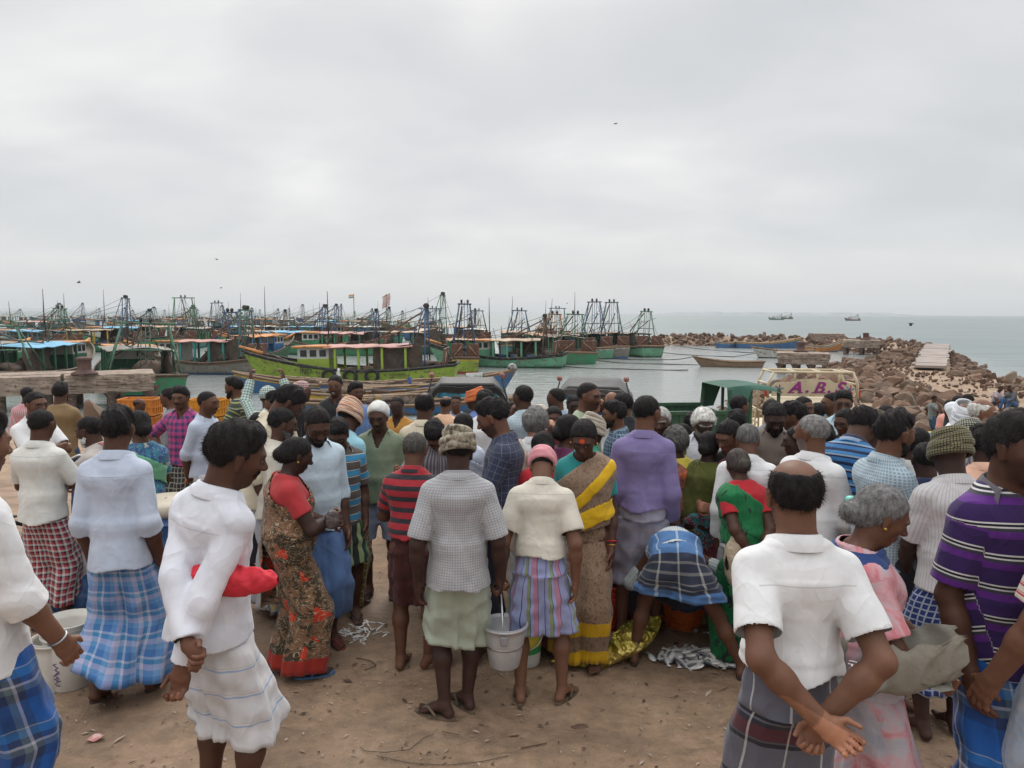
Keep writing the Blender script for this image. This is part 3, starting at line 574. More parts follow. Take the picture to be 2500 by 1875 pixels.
# --- rows behind ------------------------------------------------------------
ROW = [  # px, py, yaw, hull, cabin, gallows, canopy, ganh, label
 (75, 862, 172, 'green', 'teal', 'mint', 'sky', 6.5, 'green trawler with blue and white wheelhouse behind the two nearest green sterns'),
 (205, 858, 185, 'green', 'yellow', 'blue', 'tan', 8.5, 'green trawler whose wheelhouse has a yellow side panel, behind the rusty bollard'),
 (95, 815, 176, 'teal', 'teal', 'green', 'pink', 8, 'turquoise trawler with long two-storey cabin near the left edge of the fleet'),
 (290, 842, 170, 'green', 'white', 'teal', 'sky', 6, 'green trawler with sky blue canopy behind the square green stern'),
 (-10, 858, 8, 'green', 'brown', 'mint', 'orange', 6, 'green trawler with orange rail at the very left edge'),
 (395, 838, 184, 'brown', 'white', 'green', 'tan', 7, 'brown trawler right behind the ragged pink awning'),
 (475, 846, 95, 'teal', 'green', 'green', 'grey', 9, 'trawler with wide twin-pulley gallows above the ragged-awning boat'),
 (560, 838, 100, 'blue', 'teal', 'blue', 'sky', 8, 'blue trawler with teal cabin left of the lime bow'),
 (690, 862, 165, 'green', 'white', 'blue', 'sky', 7, 'green trawler with brown bow rail just behind the lime bow'),
 (820, 866, 178, 'green', 'green', 'blue', 'pink', 6.2, 'green trawler with pink roof right behind the lime wheelhouse'),
 (985, 862, 176, 'dkgreen', 'green', 'green', 'tan', 9.5, 'trawler with tall green gallows and red pennant behind the lime stern'),
 (1050, 852, 92, 'teal', 'blue', 'blue', 'white', 7, 'trawler with bright blue gallows left of the mint boat'),
 (1160, 848, 100, 'green', 'white', 'brown', 'white', 6.5, 'trawler with white canopy behind the mint boat'),
 (620, 836, 172, 'blue', 'white', 'brown', 'white', 6, 'blue trawler with white cabin and arched white roof'),
 (740, 838, 178, 'green', 'blue', 'blue', 'sky', 7.5, 'green trawler with pale blue canopy in the middle rows'),
 (880, 836, 182, 'teal', 'green', 'teal', 'white', 7, 'teal trawler under a long white canopy with an orange edge'),
 (1340, 838, 95, 'brown', 'brown', 'teal', 'tan', 7.5, 'brown trawler with teal gallows in the right rows'),
 (1085, 832, 178, 'blue', 'white', 'blue', 'tan', 6.8, 'blue trawler with slim blue gallows in the rows right of the lime boat'),
 (160, 800, 178, 'blue', 'white', 'blue', 'grey', 9, 'blue-masted trawler with a long derrick rising above the left rows'),
 (255, 806, 182, 'grey', 'white', 'blue', 'grey', 7, 'grey trawler with raised stern tarpaulin'),
 (330, 808, 176, 'green', 'white', 'teal', 'sky', 7, 'green trawler in the third row above the sky blue canopy'),
 (430, 800, 178, 'brown', 'orange', 'green', 'orange', 7, 'trawler with orange-roofed white cabin'),
 (500, 806, 174, 'blue', 'white', 'brown', 'tan', 8, 'blue trawler with dark gallows in the third row'),
 (575, 802, 178, 'teal', 'white', 'blue', 'grey', 7, 'teal trawler low in the third row'),
 (640, 800, 180, 'green', 'white', 'blue', 'orange', 7, 'green trawler with pale cabin in the third row'),
 (700, 802, 176, 'orange', 'white', 'brown', 'white', 9, 'orange-railed trawler below the tall whip mast'),
 (785, 806, 178, 'green', 'blue', 'blue', 'sky', 9, 'green trawler with three blue gallows lines before the flag'),
 (865, 808, 178, 'blue', 'teal', 'teal', 'tan', 7, 'blue trawler carrying the striped flag'),
 (940, 806, 180, 'green', 'white', 'green', 'white', 6, 'green trawler under the small arched gallows'),
 (1010, 812, 178, 'brown', 'green', 'blue', 'tan', 8, 'brown trawler with crossing spars near the red pennant'),
 (20, 790, 180, 'green', 'white', 'green', 'tan', 6, 'far green trawler at the left end of the last row'),
 (120, 786, 178, 'teal', 'white', 'teal', 'pink', 6, 'far turquoise trawler with pink roof'), (215, 784, 182, 'blue', 'white', 'blue', 'grey', 7, 'far blue trawler with grey roof'),
 (300, 787, 178, 'green', 'white', 'brown', 'white', 6, 'far green trawler with white roof'), (375, 785, 180, 'brown', 'white', 'brown', 'tan', 6, 'far brown trawler with tan roof'),
 (455, 786, 178, 'blue', 'orange', 'blue', 'orange', 7, 'far blue trawler with orange cabin'), (540, 785, 182, 'grey', 'white', 'teal', 'white', 7, 'far grey trawler with teal gallows'),
 (610, 784, 178, 'green', 'teal', 'blue', 'sky', 7, 'far green trawler with sky blue roof'), (680, 786, 180, 'teal', 'white', 'brown', 'white', 8, 'far teal trawler with dark gallows'),
 (760, 786, 178, 'blue', 'white', 'blue', 'pink', 8, 'far blue trawler with pink canopy'), (840, 787, 180, 'green', 'white', 'green', 'tan', 6, 'far green trawler with tan canopy'), (915, 787, 178, 'brown', 'green', 'brown', 'white', 6, 'far brown trawler at the right end of the last row')]
for k, (px, py, yw, hc, cc, gc, nc, gh, lb) in enumerate(ROW):
    far = py < 812; L_ = 13.0 + (k % 3) * .8; e, zs, hb, G_ = trawler(px, py, yw + (k * 37 % 23) - 11, lb, gshape=[0, 1, 0, 0, 1][k % 5], derrick=k % 3 != 1, L=L_, B=4.2, hullc=hc, stripe=hc, bottom='dkgreen' if k % 2 else 'navy', cabin=cc, gan=gc, canopy=nc, ganh=gh, mast=[0, 7.5, 0, 8.5, 6.5][k % 5], detail=0 if far else 1, nets=not far, roof=['tan', 'orange', 'white', 'pink'][k % 4], rail=['orange', 'brown', 'wood', 'dark'][k % 4])
    if lb.startswith('trawler with tall green') :
        MB().tube([(2, .5, 2.5), (2, .5, 7.2)], .05, 6).build('pennant_pole', cm('brown'), e); mb = MB()
        for q in range(6): mb.grid([[(2 + u * .5, .5 + .12 * math.sin(u * 3 + q), 6.9 - q * .25 + .1 * v_ - .25 * u) for v_ in (0, 1, 2)] for u in (-1, -.4, 0, .5, 1)])
        mb.build('pennant', paint((.35, .06, .05), (.6, .5, .45), .8, 6), e)
    if lb.startswith('blue trawler carrying'):
        MB().tube([(0, 0, 2), (0, 0, 9.6)], .09, 6).build('flag_pole', cm('brown'), e)
        for q, cc_ in enumerate([(.75, .30, .06), (.75, .73, .70), (.05, .26, .08)]): MB().grid([[(.1 + u * 1.3, .12 * math.sin(u * 5), 9.5 - q * .3 - v_ * .3 - .15 * u) for v_ in (0, 1)] for u in np.linspace(0, 1, 8)]).build('flag', paint(cc_, None, .8, 3, bump=0), e)
# --- mooring lines ----------------------------------------------------------
def mline(pts, label):
    P = [at_z(x, y, SEA_Z) + [0, 0, .06 + z] for x, y, z in pts]; Q = []
    for a_, b_ in zip(P, P[1:]):
        for k in range(6): u = k / 6; Q.append(a_ * (1 - u) + b_ * u - np.array([0, 0, .05 * math.sin(u * math.pi)]))
    Q.append(P[-1]); o = MB().tube(Q, .045, 5).build('mooring_rope', paint((.05, .045, .04), None, .9, 5, bump=0)); tag(o, label, 'rope', 'mooring ropes across the basin')
mline([(1410, 871, .3), (1520, 878, 0), (1650, 884, .2), (1706, 880, .5)], 'mooring rope running from the rust-door boats to the grey rowing boat')
mline([(1400, 876, .2), (1500, 886, 0), (1620, 890, 0), (1780, 892, 0)], 'lower mooring rope crossing the basin beside the first')
mline([(1310, 893, .4), (1400, 898, 0), (1520, 902, 0), (1680, 905, 0)], 'long slack mooring rope nearest the quay, from the mint stern')
mline([(1560, 864, .5), (1660, 866, 0), (1790, 872, 0), (1862, 868, .4)], 'mooring rope from the rightmost trawler to the white boat')
mline([(1550, 838, .8), (1700, 852, 0), (1830, 862, 0), (1900, 858, .5)], 'far mooring rope rising to the last trawler stern')
# ================================================================ people: distance-field bodies -> one continuous mesh each
def unit(v): v = np.asarray(v, float); return v / (np.linalg.norm(v) + 1e-12)
class Prim:
    """tapered elliptical capsule a->b; ra=(rx,ry) at a, rb at b, rz = cap length; xd = direction of the rx axis; k = blend"""
    __slots__ = ('a', 'b', 'ra', 'rb', 'rz', 'R', 'L', 'k', 'neg', 'cut', 'tag')
    def __init__(s, a, b, ra, rb=None, rz=None, xd=(1, 0, 0), k=0.02, neg=False, tag=0, zd=None):
        s.a = np.asarray(a, float); s.b = np.asarray(b, float); s.ra = (ra, ra) if np.isscalar(ra) else tuple(ra)
        rb = ra if rb is None else rb; s.rb = (rb, rb) if np.isscalar(rb) else tuple(rb)
        d = s.b - s.a; s.L = np.linalg.norm(d); z = d / s.L if s.L > 1e-6 else (unit(zd) if zd is not None else np.array([0, 0, 1.0]))
        x = np.asarray(xd, float); x = x - z * x.dot(z)
        if np.linalg.norm(x) < 1e-3: x = np.cross(z, [0, 1, 0.3])
        x = unit(x); y = np.cross(z, x); s.R = np.stack([x, y, z], 1)
        s.rz = min(s.ra) if rz is None else rz; s.k = k; s.neg = neg; s.tag = tag
    def ev(s, P):
        q = (P - s.a.astype(np.float32)) @ s.R.astype(np.float32); z = q[..., 2]
        t = np.clip(z / s.L, 0, 1) if s.L > 1e-6 else np.zeros_like(z)
        rx = s.ra[0] + (s.rb[0] - s.ra[0]) * t; ry = s.ra[1] + (s.rb[1] - s.ra[1]) * t
        if s.L > 1e-6 and s.rz == min(s.ra): rz = np.minimum(rx, ry)
        else: rz = s.rz
        dz = z - t * s.L
        x, y = q[..., 0], q[..., 1]; qx, qy, qz = x / rx, y / ry, dz / rz
        f = np.sqrt(qx * qx + qy * qy + qz * qz) + 1e-6
        gd = np.sqrt((qx / rx) ** 2 + (qy / ry) ** 2 + (qz / rz) ** 2) / f + 1e-6
        return (f - 1) / gd
    def bb(s, m):
        r = max(max(s.ra), max(s.rb), s.rz) + m; return np.minimum(s.a, s.b) - r, np.maximum(s.a, s.b) + r
def smin(a, b, k): 
    h = np.maximum(k - np.abs(a - b), 0) / k; return np.minimum(a, b) - h * h * k * 0.25
def smax(a, b, k): return -smin(-a, -b, k)
def sdf(prims, lo, h, shape, D=None):
    if D is None: D = np.full(shape, 0.3, np.float32)
    ax = [lo[i] + h * np.arange(shape[i], dtype=np.float32) for i in range(3)]
    for p in prims:
        m = p.k + 2.5 * h; l, u = p.bb(m); i0 = [max(0, int((l[i] - lo[i]) / h)) for i in range(3)]; i1 = [min(shape[i], int((u[i] - lo[i]) / h) + 2) for i in range(3)]
        if any(i1[i] <= i0[i] for i in range(3)): continue
        s = tuple(slice(i0[i], i1[i]) for i in range(3)); P = np.stack(np.meshgrid(*(ax[i][s[i]] for i in range(3)), indexing='ij'), -1).astype(np.float32)
        d = p.ev(P).astype(np.float32); D[s] = smax(D[s], -d, p.k) if p.neg else smin(D[s], d, p.k)
    return D
CORN = [(i, j, k) for i in (0, 1) for j in (0, 1) for k in (0, 1)]
def surfnet(D, lo, h):
    S = D < 0; nx, ny, nz = D.shape
    acc = np.zeros((nx - 1, ny - 1, nz - 1), np.uint8)
    for i, j, k in CORN: acc += S[i:nx - 1 + i, j:ny - 1 + j, k:nz - 1 + k]
    I = np.argwhere((acc > 0) & (acc < 8))
    if len(I) == 0: return np.zeros((0, 3)), np.zeros((0, 4), int)
    vals = {c: D[I[:, 0] + c[0], I[:, 1] + c[1], I[:, 2] + c[2]].astype(np.float64) for c in CORN}
    sm = np.zeros((len(I), 3)); cnt = np.zeros(len(I))
    for a in CORN:
        for ax in range(3):
            if a[ax] == 0:
                b = list(a); b[ax] = 1; b = tuple(b); va, vb = vals[a], vals[b]; m = (va < 0) != (vb < 0)
                t = np.where(m, va / np.where(m, va - vb, 1), 0); p = np.zeros((len(I), 3)) + np.array(a); p[:, ax] = t
                sm[m] += p[m]; cnt[m] += 1
    V = (I + sm / cnt[:, None]) * h + lo
    idx = np.full(acc.shape, -1, np.int32); idx[I[:, 0], I[:, 1], I[:, 2]] = np.arange(len(I)); F = []
    for ax in range(3):
        o1, o2 = [(1, 2), (2, 0), (0, 1)][ax]
        sa = [slice(None)] * 3; sb = [slice(None)] * 3; sa[ax] = slice(0, -1); sb[ax] = slice(1, None)
        A, B = S[tuple(sa)], S[tuple(sb)]; E = np.argwhere(A != B)
        E = E[(E[:, o1] > 0) & (E[:, o2] > 0) & (E[:, o1] < D.shape[o1] - 1) & (E[:, o2] < D.shape[o2] - 1)]
        if len(E) == 0: continue
        ins = A[E[:, 0], E[:, 1], E[:, 2]]
        def g_(d1, d2): q = E.copy(); q[:, o1] += d1; q[:, o2] += d2; return idx[q[:, 0], q[:, 1], q[:, 2]]
        q = np.stack([g_(-1, -1), g_(0, -1), g_(0, 0), g_(-1, 0)], 1); q[~ins] = q[~ins][:, ::-1]; F.append(q)
    F = np.concatenate(F); F = F[(F >= 0).all(1)]; return V, F
def grid_for(prims, h, pad=0.02):
    lo = np.min([p.bb(pad)[0] for p in prims if not p.neg], 0); hi = np.max([p.bb(pad)[1] for p in prims if not p.neg], 0)
    shape = tuple(int(math.ceil((hi[i] - lo[i]) / h)) + 2 for i in range(3)); return lo, shape
def trilin(D, lo, h, V):
    q = (V - lo) / h; i = np.clip(np.floor(q).astype(int), 0, np.array(D.shape) - 2); f = q - i; o = 0
    for a in (0, 1):
        for b in (0, 1):
            for c in (0, 1): o = o + D[i[:, 0] + a, i[:, 1] + b, i[:, 2] + c] * np.where(a, f[:, 0], 1 - f[:, 0]) * np.where(b, f[:, 1], 1 - f[:, 1]) * np.where(c, f[:, 2], 1 - f[:, 2])
    return o
def drop_faces(V, F, keepv, uv=None, col=None):
    """keep faces with every vertex kept"""
    F = F[keepv[F].all(1)]; used = np.zeros(len(V), bool); used[F.reshape(-1)] = True; re = np.cumsum(used) - 1
    out = [V[used], re[F]]; out.append(uv[used] if uv is not None else None); return out
def sines(P, ks, amp, seed):
    r = np.random.default_rng(seed); o = np.zeros(P.shape[:-1])
    for (kx, ky, kz), a in zip(ks, amp): o = o + a * np.sin(P[..., 0] * kx + P[..., 1] * ky + P[..., 2] * kz + r.uniform(0, 6.28) + 1.3 * np.sin(P[..., 2] * kz * .37 + P[..., 0] * kx * .5 + r.uniform(0, 6.28)))
    return o
# ---------------------------------------------------------------- cloth and skin materials
def fabric(kind, *a, **k):
    key = ('fab', kind, repr(a), repr(sorted(k.items())))
    if key in MATS: return MATS[key]
    m, t, b = newmat('fabric'); uvn = N(t, 'ShaderNodeUVMap'); uvn.uv_map = 'UVMap'; uv = uvn.outputs[0]
    sp = N(t, 'ShaderNodeSeparateXYZ'); t.links.new(uv, sp.inputs[0]); u, v = sp.outputs[0], sp.outputs[1]
    def fr(x, per): return mathn(t, 'FRACT', mathn(t, 'DIVIDE', x, per))
    if kind == 'plain': c = None; base = a[0]
    elif kind == 'v': base = rampn(t, fr(u, a[0]), a[1], 'CONSTANT')       # stripes running along the body
    elif kind == 'h': base = rampn(t, fr(v, a[0]), a[1], 'CONSTANT')
    elif kind == 'check':
        cu = rampn(t, fr(u, a[0]), a[1], 'CONSTANT'); cv = rampn(t, fr(v, a[2] if len(a) > 2 else a[0]), a[3] if len(a) > 3 else a[1], 'CONSTANT'); base = mixc(t, 0.5, cu, cv)
    elif kind == 'grid':                                                    # thin lines on a ground: (per, line frac, ground, line)
        cu = mathn(t, 'LESS_THAN', fr(u, a[0]), a[1]); cv = mathn(t, 'LESS_THAN', fr(v, a[0]), a[1]); f = mathn(t, 'MAXIMUM', cu, cv); base = mixc(t, f, a[2], a[3])
    elif kind == 'floral':                                                  # (scale, ground, col1, col2, col3)
        s = a[0]; nz = noisen(t, uv, s * 1.1, 4, 0.6, 1.6); base = mixc(t, rampn(t, nz, [(0.49, 0.0), (0.52, 1.0)]), a[1], a[2])
        vo = N(t, 'ShaderNodeTexVoronoi'); vo.inputs['Scale'].default_value = s * 0.55; dm = noisen(t, uv, s * 2.0, 2, out=1); vv = N(t, 'ShaderNodeVectorMath', operation='ADD')
        sc_ = N(t, 'ShaderNodeVectorMath', operation='SCALE'); t.links.new(dm, sc_.inputs[0]); sc_.inputs[3].default_value = 0.9 / s; t.links.new(uv, vv.inputs[0]); t.links.new(sc_.outputs[0], vv.inputs[1]); t.links.new(vv.outputs[0], vo.inputs['Vector'])
        base = mixc(t, rampn(t, vo.outputs[0], [(0.0, 1.0), (0.26, 1.0), (0.29, 0.0)]), base, a[3])
        wv = rampn(t, noisen(t, uv, s * 1.6, 1, 0.4, 2.5), [(0.485, 0.0), (0.495, 1.0), (0.515, 1.0), (0.525, 0.0)]); base = mixc(t, mathn(t, 'MULTIPLY', wv, 0.85), base, a[4])
    elif kind == 'tie':
        nz = noisen(t, mapn(t, uv, (1, .55, 1)), a[0], 4, 0.6, 1.2); base = rampn(t, nz, a[1])
    if 'border' in k:      # (height, colours...) bands measured from the hem through v
        base = mixc(t, mathn(t, 'LESS_THAN', v, k['border'][0]), base, k['border'][1])
    if 'border2' in k:
        lo_, hi_, cc = k['border2']; f = mathn(t, 'MULTIPLY', mathn(t, 'LESS_THAN', v, hi_), mathn(t, 'GREATER_THAN', v, lo_)); base = mixc(t, f, base, cc)
    if k.get('seam'):
        d_ = mathn(t, 'LESS_THAN', mathn(t, 'ABSOLUTE', mathn(t, 'SUBTRACT', v, .290)), .0020); base = mixc(t, mathn(t, 'MULTIPLY', d_, .28), base, (.08, .08, .09))
    tcn = N(t, 'ShaderNodeTexCoord').outputs['Object']
    dirt = rampn(t, noisen(t, tcn, 5, 5, 0.65), [(0.3, 1 - k.get('dirt', 0.22)), (0.68, 1.0)])
    base = mixc(t, 1.0, base, dirt, 'MULTIPLY'); setin(t, b.inputs['Base Color'], base)
    b.inputs['Roughness'].default_value = k.get('rough', 0.85)
    try: b.inputs['Sheen Weight'].default_value = 0.12; b.inputs['Specular IOR Level'].default_value = 0.25
    except Exception: pass
    rd_ = lambda n_, p_: mathn(t, 'POWER', mathn(t, 'SUBTRACT', 1.0, mathn(t, 'ABSOLUTE', mathn(t, 'SUBTRACT', mathn(t, 'MULTIPLY', n_, 2.0), 1.0))), p_)
    hgt = mathn(t, 'ADD', mathn(t, 'MULTIPLY', rd_(noisen(t, mapn(t, tcn, (1, 1, .55), (0, 0, 0), (.3, .2, 0)), 3.6, 2, 0.5, 1.0), 7.0), 0.30), mathn(t, 'MULTIPLY', rd_(noisen(t, mapn(t, tcn, (1, 1, .9), (3, 1, 0), (.5, .4, .3)), 8.5, 1, 0.4, .8), 9.0), 0.10))
    hgt = mathn(t, 'ADD', hgt, mathn(t, 'MULTIPLY', noisen(t, mapn(t, tcn, (1, 1, .6)), 11, 2, 0.45, .8), 0.30)); bumpn(t, b, hgt, k.get('bump', 0.50), 0.022)
    MATS[key] = m; return m
m_skin, t, b = newmat('skin'); att = N(t, 'ShaderNodeAttribute'); att.attribute_name = 'Col'; v = N(t, 'ShaderNodeTexCoord').outputs['Object']
c = mixc(t, 1.0, att.outputs[0], rampn(t, noisen(t, v, 14, 5, 0.6), [(0.3, 0.80), (0.7, 1.1)]), 'MULTIPLY'); setin(t, b.inputs['Base Color'], c)
b.inputs['Roughness'].default_value = 0.56; b.inputs['Specular IOR Level'].default_value = 0.3; bumpn(t, b, noisen(t, v, 90, 3), 0.12, 0.004)
def hairmat(col):
    key = ('hair', col)
    if key in MATS: return MATS[key]
    m, t, b = newmat('hair'); v = N(t, 'ShaderNodeTexCoord').outputs['Object']
    c = mixc(t, rampn(t, noisen(t, mapn(t, v, (1, 1, .5)), 55, 4, 0.7), [(0.35, 0.0), (0.7, 1.0)]), tuple(x * .6 for x in col), tuple(min(1, x * 1.7 + .004) for x in col))
    setin(t, b.inputs['Base Color'], c); b.inputs['Roughness'].default_value = 0.7; b.inputs['Specular IOR Level'].default_value = 0.16; bumpn(t, b, noisen(t, mapn(t, v, (1, 1, .4)), 90, 4, 0.7), 0.9, 0.01); MATS[key] = m; return m
BLACK = (0.012, 0.010, 0.010); GREYH = (0.16, 0.155, 0.15); WHITEH = (0.55, 0.54, 0.51); DKBROWN = (0.022, 0.015, 0.012); SALT = (0.07, 0.065, 0.06)
m_eye, t, b = newmat('eye'); b.inputs['Roughness'].default_value = 0.15
att = N(t, 'ShaderNodeAttribute'); att.attribute_name = 'Col'; t.links.new(att.outputs[0], b.inputs['Base Color'])
SK = dict(dark=(0.074, 0.032, 0.020), mid=(0.122, 0.055, 0.033), brown=(0.165, 0.078, 0.047), light=(0.27, 0.145, 0.100), vdark=(0.044, 0.021, 0.016))
# ---------------------------------------------------------------- skeleton (in units of stature, facing +y)
def rx(a): c, s = math.cos(a), math.sin(a); return np.array([[1, 0, 0], [0, c, -s], [0, s, c]])
def rz_(a): c, s = math.cos(a), math.sin(a); return np.array([[c, -s, 0], [s, c, 0], [0, 0, 1]])
def ry_(a): c, s = math.cos(a), math.sin(a); return np.array([[c, 0, s], [0, 1, 0], [-s, 0, c]])
ARM = dict(
    down=dict(w=(.113, .035, .475), e=(.2, -1, 0)), down2=dict(w=(.130, -.015, .475), e=(.45, -.9, 0)),
    behind=dict(w=(.012, -.125, .500), e=(.8, -.6, .0), hd=(-.75, -.1, -.6), pn=(0, -1, 0), curl=.7),
    behind_low=dict(w=(.03, -.12, .47), e=(1, -.3, .1), hd=(-.6, -.05, -.8), pn=(0, -1, 0), curl=.5),
    front=dict(w=(.045, .17, .60), e=(.8, -.5, -.3), hd=(-.5, .8, .1), curl=.9), lowfront=dict(w=(.08, .13, .50), e=(.8, -.6, -.2), hd=(-.3, .5, -.8), curl=.7),
    hip=dict(w=(.115, .02, .57), e=(1, -.3, 0), hd=(-.6, .5, -.6), curl=.6),
    phone=dict(w=(.090, .045, .86), e=(.5, .3, -1), hd=(-.1, -.25, 1), curl=.9), chin=dict(w=(.03, .13, .80), e=(.7, .3, -.8), hd=(-.2, -.1, 1), curl=1.0),
    up=dict(w=(.10, .16, 1.02), e=(.7, .3, -.5), hd=(0, .2, 1), curl=.8), cross=dict(w=(-.05, .12, .68), e=(1, .2, -.4), hd=(-1, 0, 0), curl=.7),
    fwd=dict(w=(.11, .27, .66), e=(.6, -.2, -.8), hd=(0, 1, -.1), curl=.5), carry=dict(w=(.145, .03, .485), e=(.4, -.9, 0), hd=(0, .1, -1), curl=1.3),
    reach=dict(w=(.10, .30, .34), e=(.6, -.4, 0), hd=(0, .3, -1), curl=.5),
)
def skeleton(P):
    K = {}; wide = P.get('wide', 1.0); L = rad(P.get('lean', 0)); hipz = P.get('hipz', .52); hipy = -0.10 * math.sin(L) + P.get('hipy', 0); tw = rad(P.get('twist', 0))
    side = rad(P.get('side', 0))
    base = np.array([P.get('hipx', 0), hipy, hipz]); Rp = ry_(side * .4) @ rx(-L * .45); R1 = ry_(side * .8) @ rz_(tw * .5) @ rx(-L * .8); R2 = ry_(side) @ rz_(tw) @ rx(-L * 1.05)
    K['Rp'], K['R1'], K['R2'] = Rp, R1, R2; K['pel'] = base; K['waist'] = base + Rp @ [0, 0, .085]; K['chest'] = K['waist'] + R1 @ [0, 0.004, .105]; K['neck'] = K['chest'] + R2 @ [0, -.012, .108]
    sh = .090 * wide * (0.93 if P.get('fem') else 1.0); K['sh'] = {}
    hp = rad(P.get('hp', 5)); hy = rad(P.get('hy', 0)); hr = rad(P.get('hr', 0))
    Rb = R2 if not P.get('headlevel') else rz_(tw) @ rx(-L * .35)
    K['Rh'] = Rb @ rz_(hy) @ rx(-hp) @ ry_(hr)
    K['head'] = K['neck'] + Rb @ [0, .012, .040] + K['Rh'] @ [0, .012, .054]; K['hs'] = .139 * P.get('headk', 1.0)
    for s in (-1, 1):
        S0 = K['neck'] + R2 @ [s * sh, -.004, -.042]; key = 'R' if s > 0 else 'L'; A = P.get('arm' + key, P.get('arm', 'down')); A = dict(ARM[A]) if isinstance(A, str) else {**ARM['down'], **A}
        w = np.array([A['w'][0] * s, A['w'][1], A['w'][2]], float)
        frame = A.get('frame', 'torso')
        if frame == 'torso': w = K['pel'] + (R1 @ (w - [0, 0, .52])) if A.get('w')[2] > .4 and P.get('lean', 0) <= 40 else w + [0, hipy, 0]
        L1, L2 = .170, .148; d = w - S0; D = np.linalg.norm(d)
        if D > (L1 + L2) * .985: w = S0 + d / D * (L1 + L2) * .985; d = w - S0; D = np.linalg.norm(d)
        if D < .06: w = S0 + d / D * .06; d = w - S0; D = .06
        a = (L1 * L1 - L2 * L2 + D * D) / (2 * D); hgt = math.sqrt(max(L1 * L1 - a * a, 0)); dn = d / D; pole = np.array([A['e'][0] * s, A['e'][1], A['e'][2]], float); pole = pole - dn * pole.dot(dn); pole = unit(pole)
        e = S0 + dn * a + pole * hgt
        hd = A.get('hd'); hd = unit(w - e) if hd is None else unit(np.array([hd[0] * s, hd[1], hd[2]], float))
        pn = A.get('pn'); pn = np.array([-s, 0, 0], float) if pn is None else np.array([pn[0] * s, pn[1], pn[2]], float)
        if abs(unit(pn) @ hd) > .9: pn = np.array([0, -1, 0.2])
        pn = unit(pn - hd * pn.dot(hd)); K['sh'][key] = (S0, e, w, hd, pn, A.get('curl', .35))
    ft = P.get('feet', ((-.055, 0.0), (.06, .02))); K['leg'] = {}; kn = P.get('knees', (None, None))
    for i, s in enumerate((-1, 1)):
        f = ft[i]; hip = base + Rp @ np.array([s * .05 * wide, 0, -.01]); heel = f[2] if len(f) > 2 else 0.0; ank = np.array([f[0], f[1] - .0, .045 + heel]); out = rad(f[3] if len(f) > 3 else 8) * s
        L1, L2 = .245, .235; d = ank - hip; D = np.linalg.norm(d)
        if D > (L1 + L2) * .995: ank2 = ank; D = (L1 + L2) * .995; hip = ank - d / np.linalg.norm(d) * D; d = ank - hip
        a = (L1 * L1 - L2 * L2 + D * D) / (2 * D); hgt = math.sqrt(max(L1 * L1 - a * a, 0)); dn = d / D
        pole = np.array(kn[i] if kn[i] is not None else (s * .25, 1, 0.15), float); pole = unit(pole - dn * pole.dot(dn)); knee = hip + dn * a + pole * hgt
        K['leg']['R' if s > 0 else 'L'] = (hip, knee, ank, out, heel)
    return K
def headp(K, p): return K['head'] + K['Rh'] @ (np.asarray(p, float) * K['hs'])
